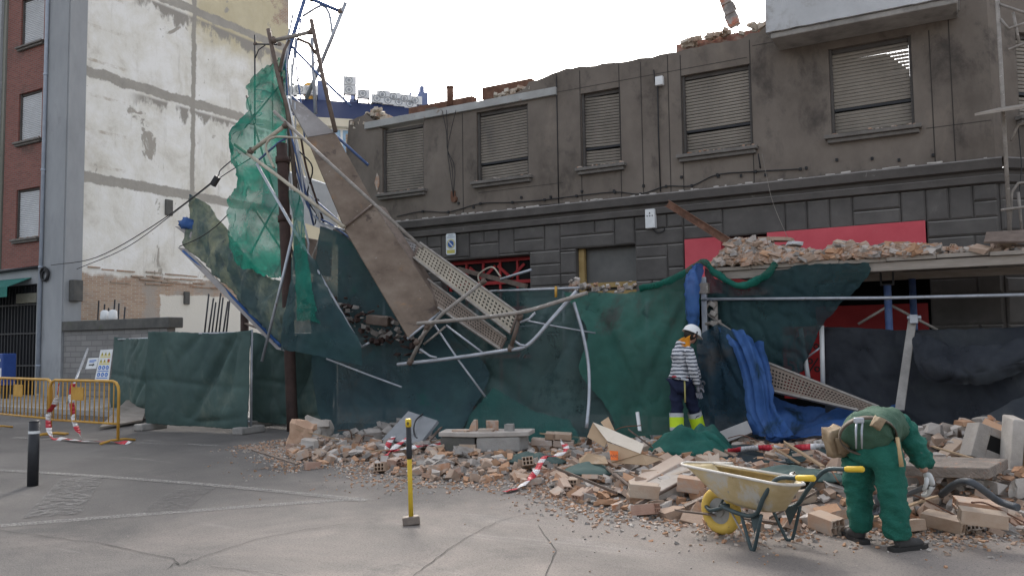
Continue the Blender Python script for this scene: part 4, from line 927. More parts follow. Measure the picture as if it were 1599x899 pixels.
cloth('blue_tarp', 'dark teal blue net hanging directly behind the standing worker', [
    [(1092, 524, -2.66), (1106, 515, -2.68), (1122, 508, -2.68), (1140, 516, -2.66), (1175, 535, -2.62)],
    [(1088, 570, -2.68), (1105, 570, -2.72), (1125, 565, -2.75), (1150, 570, -2.75), (1180, 590, -2.7)],
    [(1090, 630, -2.62), (1110, 630, -2.66), (1135, 630, -2.7), (1160, 630, -2.8), (1185, 640, -2.8)],
    [(1100, 690, -2.6), (1120, 690, -2.6), (1145, 690, -2.65), (1170, 690, -2.8), (1192, 684, -2.9)]],
    pm('dark blue teal net', [(.014, .036, .05), (.02, .055, .085), (.04, .075, .1)], 1.4, .75, alpha=(.75, .95, 2), transl=.2, spots=[((.07, .07, .07), 1.1, .55, .7), ((.3, .31, .29), 10, .7, .75)]), 14, 18, .07, 1.8, 15, .5, fold=(1, 1, .3), cat='tarpaulin', solid=0, lines=((.3, 0, .9, .8, .1, .05), (.5, 0, .4, 1, .07, .05)))
cloth('blue_tarp', 'brighter blue net cascading in long folds right of the standing worker', [
    [(1120, 512, -2.74), (1145, 512, -2.76), (1172, 524, -2.72), (1194, 532, -2.66)],
    [(1142, 545, -2.82), (1162, 550, -2.92), (1184, 558, -2.9), (1203, 572, -2.78)],
    [(1160, 590, -2.88), (1176, 595, -3.0), (1194, 598, -2.98), (1208, 606, -2.85)],
    [(1168, 640, -2.95), (1182, 645, -3.1), (1198, 642, -3.05), (1213, 640, -2.95)],
    [(1180, 678, -3.05), (1196, 682, -3.2), (1214, 682, -3.2), (1240, 680, -3.1)]],
    'blue_net', 14, 16, .05, 2.2, 16, .5, fold=(1, 1, .15), cat='tarpaulin', lines=((.2, 0, .3, 1, .12, .05), (.5, 0, .6, 1, -.1, .05), (.8, 0, .85, 1, .11, .05)))
cloth('blue_tarp', 'blue net spread over the ground behind the bending worker', [
    [(1203, 618, -2.3), (1240, 632, -2.2), (1290, 638, -2.2), (1340, 634, -2.2), (1400, 632, -2.2)],
    [(1200, 650, -2.8), (1240, 652, -2.7), (1290, 654, -2.7), (1340, 654, -2.7), (1410, 650, -2.7)],
    [(1195, 684, -3.3), (1240, 682, -3.2), (1290, 681, -3.2), (1340, 681, -3.2), (1420, 678, -3.2)]], 'blue_net', 16, 16, .06, 1.8, 17, .5, cat='tarpaulin', lines=((.02, .9, .9, .1, .12, .06), (.05, .95, .5, .1, .1, .05), (.1, .9, 1, .6, .1, .05)))
# black mesh fence on the right
t = thing('mesh_fence', 'black mesh fence panel on white posts below the rubble canopy', 'fence', F(1284, 590, -2.2))
g = sheet_rows([[Q(q) for q in r_] for r_ in (
    [(1286, 510, -2.2), (1350, 512, -2.15), (1420, 516, -2.1), (1500, 514, -2.1), (1560, 512, -2.1), (1640, 508, -2.1)],
    [(1287, 560, -2.2), (1350, 562, -2.15), (1420, 565, -2.15), (1500, 570, -2.3), (1560, 570, -2.3), (1640, 560, -2.3)],
    [(1288, 620, -2.2), (1350, 630, -2.2), (1420, 640, -2.2), (1500, 645, -2.4), (1560, 650, -2.5), (1640, 650, -2.5)],
    [(1290, 660, -2.3), (1350, 665, -2.3), (1420, 668, -2.3), (1500, 678, -2.5), (1560, 680, -2.6), (1640, 690, -2.7)])], 16, 16, .08, 1.5, 21, (1, 1, .6), .01, .7)
mb = MB(); mb.grid(g); mb.build('mesh', 'black_net', t, solid=.006)
for a, b in (((1250, 512, -2.3), (1262, 590, -2.3)), ((1283, 508, -2.25), (1285, 600, -2.25))): m_ = MB(); m_.tube([Q(a), Q(b)], .033, 8); m_.build('post', 'white', t)
mb = MB(); mb.tube([Q((1258, 560, -2.25)), Q((1284, 540, -2.25))], .014, 6); mb.build('tie_rod', 'galv', t)
cloth('debris_net', 'grey black mesh swag draped over the leaning timber at the right', [
    [(1418, 512, -2.35), (1460, 530, -2.45), (1530, 545, -2.5), (1640, 520, -2.5)], [(1430, 560, -2.6), (1480, 575, -2.75), (1540, 575, -2.75), (1640, 545, -2.7)], [(1445, 590, -2.6), (1500, 600, -2.7), (1560, 595, -2.7), (1640, 565, -2.6)]],
    'black_net', 16, 16, .1, 1.8, 24, .8)
cloth('debris_net', 'black mesh trailing over the rubble at the right edge', [
    [(1440, 672, -3.4), (1500, 660, -3.2), (1550, 640, -2.9), (1640, 600, -2.6)], [(1440, 690, -3.6), (1500, 682, -3.5), (1560, 672, -3.3), (1640, 640, -3.0)], [(1460, 705, -3.8), (1520, 700, -3.8), (1580, 690, -3.6), (1640, 670, -3.3)]],
    'black_net', 8, 7, .06, 2, 25, .6)
plank('leaning_timber', 'grey timber leaning against the black mesh fence', [(1419, 492, -2.3), (1432, 493, -2.3), (1412, 640, -2.75), (1397, 640, -2.75)], .06, 'concrete', 'timber')
# gallery: rubble loaded canopy
t = thing('canopy', 'pavement canopy of boards on blue props loaded with rubble', 'canopy', F(1388, 520, -2.4))
CZ = 2.55
mb = MB(); x0, x1 = F(1110, 410, -2.5).x, 4.5
xx = x0
k = 0
while xx < x1: mb.span(xx, min(xx+.595, x1), -2.55+.02*(k % 2), -.13, CZ-.02+.006*(k % 3), CZ+.03+.006*(k % 3)); xx += .6; k += 1
mb.build('deck', 'wood', t)
mb = MB(); mb.span(x0+.1, x1, -2.5, -2.42, CZ-.14, CZ-.026); mb.span(x0+.1, x1, -.5, -.42, CZ-.14, CZ-.026); mb.build('beam', 'wood', t)
p = F(1388, 500, -1.85)
mb = MB(); mb.tube([(p.x, -1.85, .0), (p.x, -1.85, CZ-.3)], .052, 10); mb.build('prop', 'blue_tube', t)
mb = MB(); mb.span(p.x-.09, p.x+.09, -1.9, -1.8, CZ-.3, CZ-.28); mb.span(p.x-.09, p.x-.07, -1.9, -1.8, CZ-.28, CZ-.11); mb.span(p.x+.07, p.x+.09, -1.9, -1.8, CZ-.28, CZ-.11); mb.build('prop_head', 'blackiron', t)
mb = MB(); mb.span(p.x-.18, p.x+.18, -2.0, -1.7, CZ-.11, CZ-.026); mb.build('packer', 'wood', t)
mb = MB(); mb.tube([(p.x+.25, -.6, 0), (p.x+.25, -.6, CZ-.14)], .052, 10); mb.build('prop', 'blue_tube', t)
mb = MB(); mb.tube([(p.x+2.6, -2.4, 0), (p.x+2.6, -2.4, CZ-.14)], .052, 10); mb.build('prop', 'blue_tube', t)
mb = MB(); mb.tube([F(1095, 467, -2.62), F(1388, 465, -2.53), F(1640, 459, -2.53)], .022, 8); mb.build('rail', 'galv', t)
for a, b in (((1340, 506, -1.9), (1388, 477, -1.85)), ((1392, 477, -1.85), (1464, 515, -1.9)), ((1104, 490, -2.58), (1168, 535, -2.62))): m_ = MB(); m_.tube([Q(a), Q(b)], .019, 8); m_.build('brace', 'old_tube', t)
c = Q((1427, 498, -2.38)); mb = MB(); mb.box(c, (.1, .1, .12)); mb.tube([c+Vector((-.08, 0, .02)), c+Vector((.09, 0, .02))], .03, 8); mb.build('coupler', 'galv', t, bevel=.01)
# scaffold jack at left end of the canopy
c0, c1 = Q((1098, 420, -2.55)), Q((1104, 510, -2.55)); t = thing('scaffold_jack', 'rusty square scaffold jack head beside the blue tarpaulin knot', 'scaffold jack', (c1.x, -2.55, 0))
mb = MB(); mb.span(c0.x-.03, c0.x+.05, -2.6, -2.52, 1.45, 2.45); mb.build('upright', 'galv', t, bevel=.005)
mb = MB(); mb.span(c0.x-.06, c0.x+.08, -2.62, -2.5, 2.2, 2.36); mb.build('head', 'old_tube', t, bevel=.01)
mb = MB(); mb.tube([(c0.x+.17, -2.56, 1.45), (c0.x+.17, -2.56, 2.1)], .035, 8); mb.tube([(c0.x+.02, -2.58, 1.75), (c0.x+.25, -2.58, 1.78)], .03, 8); mb.tube([(c0.x+.02, -2.58, 1.95), (c0.x+.12, -2.58, 2.12)], .02, 6); mb.build('side_tube', 'old_tube', t)
mb = MB()
for z in (1.6, 1.75, 1.9, 2.03): mb.box((c0.x+.15, -2.6, z), (.1, .08, .07), (0, .3*z, 0))
mb.build('coupler', 'old_tube', t, bevel=.01)
mb = MB(); mb.span(c0.x-.12, c0.x+.2, -2.6, -2.4, 1.3, 1.45); mb.build('packer', 'wood', t, bevel=.01)
mb = MB(); mb.tube([(c0.x+.05, -2.5, 0), (c0.x+.05, -2.5, 1.3)], .04, 8); mb.build('leg', 'galv', t)
# things lying on the canopy
def beam(name, lab, a, b, w, h, mat, cat, web=True):
    a, b = Q(a), Q(b); d = (b-a); L = d.length; zx = d.normalized(); s = zx.cross(Vector((0, 1, 0))).normalized(); u = s.cross(zx)
    m = Matrix((zx, s, u)).transposed(); mb = MB(); c = (a+b)/2
    if web:
        mb.box(c, (L, h, .012), m=m); mb.box(c+m @ Vector((0, h/2+.006, 0)), (L, .012, w), m=m); mb.box(c-m @ Vector((0, h/2+.006, 0)), (L, .012, w), m=m)
    else: mb.box(c, (L, h, w), m=m)
    return tag(mb.build(name, mat), lab, cat)
beam('steel_beam', 'rusty steel beam tilted with its foot in the rubble on the canopy', (1043, 318, -.7), (1152, 386, -1.4), .09, .1, 'rust', 'beam')
plank('loose_board', 'brown board lying across the far right end of the canopy', [(1540, 362, -2.2), (1640, 356, -2.2), (1640, 376, -2.6), (1536, 377, -2.6)], .03, 'brown_tube', 'board')
# right hand frame scaffold
t = thing('frame_scaffold', 'tubular scaffold with a grey plank at the right building corner', 'scaffold', F(1575, 380, -.9))
for a, b in (((1555, -40, -.9), (1577, 362, -.9)), ((1625, -40, -.5), (1632, 362, -.5))): m_ = MB(); m_.tube([Q(a), Q(b)], .028, 8); m_.build('standard', 'old_tube', t)
for pts in ([(1555, 5, -.9), (1599, 20, -.9), (1640, 30, -.8)], [(1562, 30, -.9), (1575, 45, -.9), (1605, 35, -.8)], [(1582, 20, -.85), (1592, 70, -.85)], [(1575, 78, -.9), (1640, 52, -.8)], [(1563, 328, -.95), (1640, 318, -.9)], [(1577, 360, -.85), (1580, 300, -.85), (1590, 286, -.85), (1640, 280, -.8)], [(1590, 300, -.8), (1596, 362, -.8)], [(1578, 220, -.85), (1590, 195, -.85), (1640, 180, -.8)]):
    m_ = MB(); m_.tube([Q(q) for q in pts], .02, 8); m_.build('tube', 'old_tube', t)
A = [Q(q) for q in ((1522, 181, -1.3), (1640, 163, -1.3), (1640, 160, -.7), (1560, 172, -.7))]; mb = MB(); mb.prism(A, (0, 0, .035)); mb.build('plank', 'wood', t)
mb = MB(); mb.tube(spline([Q(q) for q in ((1590, 200, -.8), (1595, 260, -.8), (1592, 300, -.8), (1598, 360, -.8))], 5), .007, 5); mb.build('rope', 'cable', t)
# wall stump hanging above the roof edge
a, b = F(1124, -30, .6), F(1146, 40, .6); t = thing('hanging_wall_piece', 'broken brick pillar fragment held on bent bars above the roof edge', 'wall fragment', b)
ax = (b-a).normalized(); mb = MB(); m = Matrix((Vector((0, 1, 0)).cross(ax).normalized(), Vector((0, 1, 0)), ax)).transposed(); r = random.Random(4)
for i in range(9):
    mb.box(a+(b-a)*((i+.5)/9)+Vector((r.uniform(-.012, .012), r.uniform(-.02, .02), 0)), (.2+r.uniform(-.03, .03), .2, (b-a).length/9+.002), m=m)
mb.build('brickwork', pm('brick and mortar', [(.2, .18, .17), (.32, .3, .28), (.4, .17, .12)], 4, .9, lo=.4, hi=.62), t)
mb = MB()
for dx in (-.05, .07): mb.tube([b+Vector((dx, 0, -.02)), b+Vector((dx*.7+.03, 0, -.12)), b+Vector((dx+.08, 0, -.27))], .012, 6)
mb.build('rebar', 'galv', t)

# ---- collapsed scaffold, in front of the net
def tubes(name, lab, items, cat='scaffold', root=None, group=None):
    ps = []
    t = thing(name, lab, cat, Q(items[0][1][0]), group)
    for (part, pts, r, mat) in items:
        pts = [Q(q) for q in pts]
        m_ = MB(); m_.tube(spline(pts, 5) if len(pts) > 3 else pts, r, 8); m_.build(part, mat, t)
        if part in ('crossbar', 'rung') and r > .018:
            for p_, q_ in ((pts[0], pts[1]), (pts[-1], pts[-2])):
                u_ = (q_-p_).normalized(); m_ = MB(); m_.tube([p_-u_*.03, p_+u_*.06], r*1.45, 8); m_.box(p_+u_*.015+Vector((0, 0, r*1.3)), (.05, .05, .04)); m_.build('coupler', 'brown_tube', t)
    return t
tubes('fallen_scaffold', 'dark rusty scaffold frame sticking up above the bright green net', [
    ('upright', [(419, 46, -3.4), (437, 130, -3.35), (450, 180, -3.3), (462, 300, -3.2)], .042, 'brown_tube'),
    ('upright', [(486, 31, -3.0), (505, 125, -3.0), (524, 206, -3.0)], .042, 'brown_tube'),
    ('crossbar', [(426, 64, -3.4), (487, 50, -3.0)], .042, 'old_tube'),
    ('arch', [(436, 112, -3.35), (444, 78, -3.25), (452, 63, -3.2)], .03, 'brown_tube'),
    ('arch', [(494, 85, -3.0), (482, 68, -3.05), (465, 61, -3.1)], .03, 'brown_tube')])
tubes('fallen_scaffold', 'pale steel scaffold frame leaning against the sky at the top', [
    ('upright', [(478, -8, -2.8), (458, 55, -2.8), (444, 110, -2.85)], .04, 'blue_tube'),
    ('upright', [(540, 4, -2.4), (517, 62, -2.4), (478, 155, -2.5)], .04, 'galv'),
    ('crossbar', [(484, -2, -2.8), (533, 19, -2.4)], .038, 'blue_tube'),
    ('arch', [(519, 52, -2.4), (514, 22, -2.45), (505, 10, -2.5), (495, 12, -2.6), (472, 26, -2.75)], .028, 'galv'),
    ('tube', [(487, 60, -2.6), (489, 110, -2.6), (493, 178, -2.6)], .034, 'galv'),
    ('brace', [(453, 70, -2.8), (510, 130, -2.5), (548, 166, -2.4)], .024, 'blue_tube'),
    ('tube', [(462, 60, -2.7), (456, 120, -2.75), (455, 165, -2.8)], .022, 'galv')])
tubes('fallen_scaffold', 'thin dark frame standing against the top right of the party wall', [
    ('upright', [(398, 55, -1.2), (398, 120, -1.2), (398, 240, -1.2)], .02, 'blackiron'),
    ('crossbar', [(398, 69, -1.2), (437, 70, -1.2)], .02, 'blackiron'), ('arch', [(398, 92, -1.2), (404, 78, -1.2), (414, 71, -1.2)], .014, 'blackiron')] +
    [('rung', [(398, 140+18*k, -1.2), (412, 141+18*k, -1.1)], .014, 'galv') for k in range(5)])
tubes('fallen_scaffold', 'tan coated scaffold frame lying diagonally across the torn green net', [
    ('upright', [(428, 174, -3.7), (520, 260, -3.75), (660, 388, -3.6)], .032, 'old_tube'),
    ('upright', [(367, 226, -3.8), (430, 272, -3.85), (538, 355, -3.8)], .034, 'tan_tube'),
    ('crossbar', [(391, 237, -3.8), (447, 195, -3.72)], .04, 'tan_tube'),
    ('arch', [(428, 262, -3.83), (418, 240, -3.82), (416, 225, -3.81), (430, 214, -3.78), (472, 216, -3.75)], .022, 'tan_tube'),
    ('brace', [(404, 250, -3.8), (436, 222, -3.75), (450, 214, -3.7)], .02, 'blue_tube')])
tubes('brace_strut', 'pale strut hanging in front of the net with a bent hook end', [
    ('rod', [(401, 256, -3.9), (460, 360, -4.0), (564, 542, -4.1)], .026, 'galv'), ('hook', [(564, 542, -4.1), (576, 535, -4.1)], .018, 'galv')], 'strut')
tubes('brace_strut', 'pale strut leaning steeply left across the sagging tarpaulin', [('rod', [(462, 345, -3.95), (440, 440, -4.1), (409, 564, -4.2)], .026, 'galv')], 'strut')
tubes('brace_strut', 'long blue tube slanting from the upper board towards the first shutter', [('rod', [(452, 148, -3.1), (500, 190, -2.8), (575, 258, -2.4)], .028, 'blue_tube')], 'strut')
tubes('torn_cables', 'bundle of grey and blue cables hanging down beside the rusted post', [
    ('strand', [(446, 100, -3.2), (452, 190, -3.2), (462, 260, -3.2), (485, 330, -3.1), (520, 352, -3.0), (600, 412, -2.95)], .018, 'blue_tube'),
    ('strand', [(450, 110, -3.2), (458, 200, -3.2), (470, 270, -3.15), (492, 340, -3.05), (560, 370, -3.0), (640, 450, -2.9)], .014, 'galv'),
    ('strand', [(455, 90, -3.2), (455, 180, -3.2), (466, 240, -3.2), (478, 290, -3.1), (500, 345, -3.05)], .014, 'white'),
    ('strand', [(470, 215, -3.15), (478, 260, -3.1), (490, 300, -3.1), (505, 345, -3.0)], .02, 'dark_rust'),
    ('strand', [(445, 130, -3.25), (449, 220, -3.25), (455, 300, -3.2), (470, 380, -3.2)], .012, 'galv')], 'cables')
tubes('torn_cables', 'pale thin poles and wires crowded between the rusted post and the boards', [
    ('rod', [(448, 150, -3.3), (468, 240, -3.2), (500, 345, -3.1)], .018, 'white'), ('rod', [(460, 160, -3.2), (466, 260, -3.15), (486, 330, -3.1), (530, 372, -3.0), (590, 430, -2.95)], .016, 'galv'),
    ('rod', [(452, 200, -3.3), (490, 352, -3.1)], .02, 'blue_tube'), ('rod', [(462, 225, -3.3), (474, 300, -3.25), (470, 380, -3.3), (480, 420, -3.3)], .014, 'galv'),
    ('rod', [(478, 300, -3.0), (560, 372, -2.95), (655, 462, -2.85)], .018, 'blue_tube'), ('rod', [(436, 130, -3.3), (458, 20, -3.0)], .02, 'galv'), ('rod', [(500, 90, -2.9), (440, 150, -3.1)], .016, 'galv'), ('rod', [(382, 200, -3.3), (448, 120, -3.2)], .016, 'old_tube')], 'rods')
tubes('torn_cables', 'tangle of thin bent rods behind the green net beside the party wall', [
    ('rod', [(452, 60, -2.9), (446, 120, -3.0), (452, 190, -3.1)], .016, 'galv'), ('rod', [(470, 30, -2.8), (462, 90, -2.9), (470, 160, -3.0), (476, 220, -3.0)], .016, 'blue_tube'),
    ('rod', [(440, 120, -3.3), (452, 230, -3.3), (446, 330, -3.3), (462, 420, -3.4)], .018, 'dark_rust'), ('rod', [(466, 235, -3.2), (488, 262, -3.2), (480, 310, -3.1), (508, 350, -3.0)], .014, 'cable'),
    ('rod', [(452, 290, -3.2), (500, 330, -3.1), (540, 352, -3.0)], .02, 'galv'), ('rod', [(400, 330, -3.0), (440, 390, -3.0), (452, 420, -3.0)], .02, 'brown_tube'), ('rod', [(392, 395, -3.0), (425, 330, -3.0), (444, 300, -3.0)], .02, 'galv'),
    ('rod', [(470, 330, -3.0), (482, 380, -3.0), (476, 450, -3.1)], .02, 'galv'), ('rod', [(500, 370, -2.9), (480, 420, -3.0), (465, 470, -3.2)], .016, 'old_tube'), ('rod', [(385, 150, -2.8), (410, 240, -3.0), (428, 300, -3.0)], .02, 'brown_tube'),
    ('rod', [(470, 300, -2.9), (498, 312, -2.9), (492, 350, -2.9)], .012, 'cable'), ('rod', [(450, 240, -3.1), (468, 300, -3.0), (460, 350, -3.1), (478, 390, -3.1)], .012, 'cable')], 'rods')
# fallen boards
M['board'] = pm('rusty stained deck board', [(.105, .075, .054), (.165, .123, .092), (.225, .178, .138)], 1.6, .7, bump=.25, spots=[((.3, .15, .06), 1.3, .57, .75), ((.07, .05, .04), 2.2, .56, .7), ((.36, .32, .28), 6, .64, .72)], st=(1, 1, 1))
M['pale_board'] = pm('dusty pale board', [(.22, .2, .19), (.34, .32, .31)], 1.1, .8, spots=[((.48, .46, .45), 1.2, .55, .7)])
plank('scaffold_board', 'pale dusty board at the top of the fallen deck', [(446, 152, -3.2), (470, 160, -3.0), (523, 207, -2.95), (480, 214, -3.35)], .04, 'pale_board', 'scaffold board')
plank('scaffold_board', 'brown board of the fallen deck between the pale board and the joint', [(479, 215, -3.35), (524, 208, -2.95), (583, 316, -3.2), (537, 353, -3.75)], .05, 'board', 'scaffold board')
A = [(538, 357, -3.75), (584, 320, -3.2), (691, 482, -3.4), (638, 527, -3.95)]
t = thing('scaffold_board', 'lower brown board of the fallen deck with an orange rust bloom', 'scaffold board', Q(A[0]))
Aq = [Q(q) for q in A]; n = (Aq[1]-Aq[0]).cross(Aq[3]-Aq[0]).normalized(); mb = MB(); mb.prism(Aq, n*.04); mb.build('panel', 'board', t)
E_ = [Q(q) for q in ((584, 319, -3.2), (600, 324, -3.0), (694, 470, -3.15), (691, 483, -3.4))]; mb = MB(); mb.prism(E_, (.0, .03, 0)); mb.build('side_flange', 'brown_tube', t)
mb = MB(); mb.tube([Q((537, 355, -3.77)), Q((584, 318, -3.22))], .025, 8); mb.build('end_bar', 'brown_tube', t)
mb = MB(); mb.tube([Q((636, 529, -3.95)), Q((692, 484, -3.42))], .022, 8); mb.build('end_bar', 'galv', t)
def deck(lab, A, mat, nu, nv, seed=0, lip=.05):
    A = [Q(q) for q in A]; t = thing('perforated_deck', lab, 'scaffold deck', A[0], 'perforated steel scaffold decks')
    n = (A[1]-A[0]).cross(A[3]-A[0]).normalized()
    if n.y > 0: n = -n
    mb = MB(); mp = lambda u, v: A[0]*(1-u)*(1-v)+A[1]*u*(1-v)+A[2]*u*v+A[3]*(1-u)*v
    hs = .28
    for i in range(nu):
        for j in range(nv):
            u0, u1, v0, v1 = i/nu, (i+1)/nu, j/nv, (j+1)/nv
            o = [mp(u0, v0), mp(u1, v0), mp(u1, v1), mp(u0, v1)]
            if j in (0, nv-1) or (i+j) % 2 and False: mb.add(o, [(0, 1, 2, 3)]); continue
            um, vm = (u0+u1)/2, (v0+v1)/2; du, dv = (u1-u0)*hs, (v1-v0)*hs*.9
            h = [mp(um-du, vm-dv), mp(um+du, vm-dv), mp(um+du, vm+dv), mp(um-du, vm+dv)]; b = [p-n*.03 for p in h]
            mb.add(o+h+b, [(0, 1, 5, 4), (1, 2, 6, 5), (2, 3, 7, 6), (3, 0, 4, 7), (4, 5, 9, 8), (5, 6, 10, 9), (6, 7, 11, 10), (7, 4, 8, 11)])
    mb.build('tread', mat, t, fixn=False)
    for (a, b) in ((0, 1), (3, 2)):
        d = (A[b]-A[a]).normalized(); s = n.cross(d); m = Matrix((d, s, n)).transposed(); m_ = MB(); m_.box((A[a]+A[b])/2-n*.005, ((A[b]-A[a]).length, .03, lip), m=m); m_.build('side_rail', 'old_tube', t)
    for (a, b) in ((0, 3), (1, 2)): m_ = MB(); m_.tube([A[a]-n*.01, A[b]-n*.01], .02, 6); m_.build('end_hook', 'brown_tube', t)
    return t
M['deck_tan'] = pm('cement dusted steel deck', [(.27, .235, .185), (.38, .335, .265)], 3, .7, spots=[((.2, .15, .1), 6, .6, .7)])
M['deck_brown'] = pm('brown steel deck', [(.16, .125, .1), (.24, .19, .15)], 3, .7)
deck('tan perforated deck lying uppermost with its lower end in the bent frame', [(656, 379, -3.0), (808, 488, -3.5), (797, 520, -3.7), (646, 402, -3.2)], 'deck_tan', 30, 6)
deck('grey perforated deck sloping underneath the tan one', [(668, 436, -3.2), (790, 527, -3.6), (781, 545, -3.75), (684, 480, -3.5)], 'deck_brown', 28, 6)
deck('pale short perforated deck wedged behind the lower board', [(618, 366, -2.6), (652, 380, -2.7), (646, 402, -2.9), (620, 398, -2.8)], 'pale_board', 8, 6)
deck('brown perforated deck leaning down over the blue net', [(1200, 567, -2.55), (1372, 635, -2.6), (1340, 640, -2.8), (1198, 608, -2.75)], 'deck_brown', 30, 7)
tubes('fallen_scaffold', 'bent tubular scaffold frame lying against the net below the decks', [
    ('upright', [(621, 569, -3.9), (700, 560, -3.85), (783, 548, -3.8), (815, 543, -3.75), (834, 530, -3.7), (860, 500, -3.6), (900, 455, -3.3)], .031, 'galv'),
    ('upright', [(652, 505, -4.0), (740, 497, -3.95), (815, 487, -3.9), (875, 470, -3.6), (917, 457, -3.3)], .031, 'old_tube'),
    ('crossbar', [(756, 439, -3.6), (690, 490, -3.85), (650, 535, -4.0)], .03, 'old_tube'),
    ('crossbar', [(668, 508, -3.95), (640, 566, -3.92)], .033, 'old_tube'),
    ('crossbar', [(812, 494, -3.85), (797, 545, -3.78)], .033, 'brown_tube'),
    ('arch', [(695, 510, -3.9), (676, 526, -3.9), (662, 537, -3.9)], .019, 'old_tube'),
    ('arch', [(656, 545, -3.95), (672, 556, -3.93), (682, 558, -3.9)], .019, 'galv'),
    ('arch', [(800, 530, -3.78), (812, 538, -3.78), (822, 540, -3.75)], .019, 'galv'),
    ('arch', [(812, 503, -3.85), (826, 498, -3.8), (836, 488, -3.75)], .019, 'galv'),
    ('brace', [(678, 506, -3.85), (716, 562, -3.8), (760, 622, -3.75)], .017, 'galv'),
    ('brace', [(697, 508, -3.85), (756, 552, -3.8)], .017, 'galv'),
    ('brace', [(820, 500, -3.5), (860, 508, -3.4), (930, 520, -3.1)], .013, 'galv')])
tubes('scaffold_tube', 'thin horizontal tube along the top of the big green net', [('rod', [(760, 455, -2.8), (862, 451, -2.8), (905, 449, -2.8)], .02, 'galv'), ('yellow_clip', [(868, 447, -2.85), (868, 464, -2.85)], .022, 'yellow')], 'tube')
tubes('brace_strut', 'long thin tube seen through the lower left of the green net', [('rod', [(510, 560, -3.75), (570, 583, -3.8), (627, 604, -3.85)], .016, 'galv')], 'strut')
tubes('water_hose', 'pale hose hanging down the green net to the ground', [('tube', [(896, 472, -3.35), (910, 520, -3.35), (919, 570, -3.35), (920, 620, -3.45), (916, 668, -3.6)], .027, 'galv')], 'hose')
beam('timber_batten', 'brown batten fallen across the red garage grille', (716, 420, -1.6), (822, 447, -2.0), .06, .08, 'brown_tube', 'batten', False)
tubes('bent_bars', 'thin bent steel bars standing before the garage grille', [('bar', [(748, 440, -1.8), (748, 428, -1.8), (768, 417, -1.8), (782, 432, -1.8)], .015, 'tan_tube'), ('bar', [(782, 436, -1.9), (830, 421, -1.9)], .025, 'galv')], 'bars')
# upper bright net, and sail
cloth('debris_net', 'bright green torn net hanging from the top of the fallen scaffold', [
    [(434, 92, -3.3), (440, 88, -3.25), (447, 96, -3.2)], [(394, 132, -3.5), (420, 128, -3.4), (447, 138, -3.25)], [(384, 180, -3.6), (415, 165, -3.65), (450, 175, -3.3)],
    [(362, 232, -3.7), (398, 215, -3.75), (446, 232, -3.35)], [(372, 285, -3.6), (405, 285, -3.55), (448, 295, -3.3)], [(358, 312, -3.7), (395, 330, -3.6), (450, 345, -3.3)],
    [(356, 365, -3.7), (392, 385, -3.65), (455, 395, -3.4)], [(372, 412, -3.7), (412, 430, -3.65), (460, 440, -3.55)]], 'green_net', 20, 14, .15, 2.2, 31, .9, .07, (1, 1, .45))
t = thing('fallen_awning', 'faded blue green tarpaulin sail sagging from the gallery edge', 'tarpaulin', Q((440, 540, -3.7)))
g = sheet_rows([[Q(q) for q in r_] for r_ in (
    [(294, 302, -2.2), (289, 335, -2.3), (285, 384, -2.5)], [(325, 322, -2.5), (322, 362, -2.7), (322, 414, -2.7)], [(360, 368, -2.9), (358, 410, -3.2), (362, 458, -3.1)],
    [(410, 425, -3.4), (406, 465, -3.7), (402, 512, -3.5)], [(458, 442, -3.6), (456, 495, -3.9), (442, 545, -3.8)])], 18, 18, .1, 2.2, 33, (1, 1, .6), .015, .9)
mb = MB(); mb.grid(g); mb.build('sheet', 'sail', t, solid=.008)
mb = MB(); A = [Q(q) for q in ((277, 386, -2.5), (291, 388, -2.5), (446, 548, -3.85), (432, 545, -3.85))]; mb.prism(A, (0, .04, .0)); mb.build('edge_board', 'pale_board', t)
mb = MB(); mb.tube([Q((286, 392, -2.55)), Q((340, 440, -2.95)), Q((438, 540, -3.87))], .03, 6); mb.build('blue_edge', 'blue_net', t)
plank('loose_board', 'short pale board end jutting out left of the sagging tarpaulin', [(272, 353, -2.2), (300, 356, -2.4), (318, 372, -2.6), (300, 374, -2.5)], .05, 'pale_board', 'board')
g = sheet_rows([[Q(q) for q in r_] for r_ in ([(278, 345, -2.3), (290, 340, -2.35), (304, 344, -2.4)], [(280, 352, -2.35), (292, 352, -2.45), (305, 352, -2.4)], [(284, 357, -2.3), (294, 360, -2.35), (306, 358, -2.35)])], 8, 8, .06, 5, 40, (1, 1, 1), .01, .9)
mb = MB(); mb.grid(g); tag(mb.build('blue_bag', 'blue_net', solid=.01), 'crumpled blue bag on the board end left of the tarpaulin', 'bag')
mb = MB()
mb.tube(spline([Q(q) for q in ((80, 414, -.3), (150, 402, -1), (240, 352, -1.8), (330, 285, -2.6), (345, 265, -3.0), (375, 240, -3.6))], 6), .012, 6)
mb.tube(spline([Q(q) for q in ((120, 420, -.5), (200, 385, -1.4), (290, 318, -2.3), (340, 280, -2.8), (395, 245, -3.7))], 6), .01, 6)
mb.tube(spline([Q(q) for q in ((280, 385, -2.5), (310, 372, -2.8), (335, 355, -3.2), (356, 335, -3.6))], 6), .011, 6)
mb.box(Q((336, 283, -2.75)), (.1, .1, .22), (0, .6, .3)); tag(mb.build('overhead_cable', 'cable'), 'slack black cables stretched from the brick block to the fallen scaffold', 'cable')
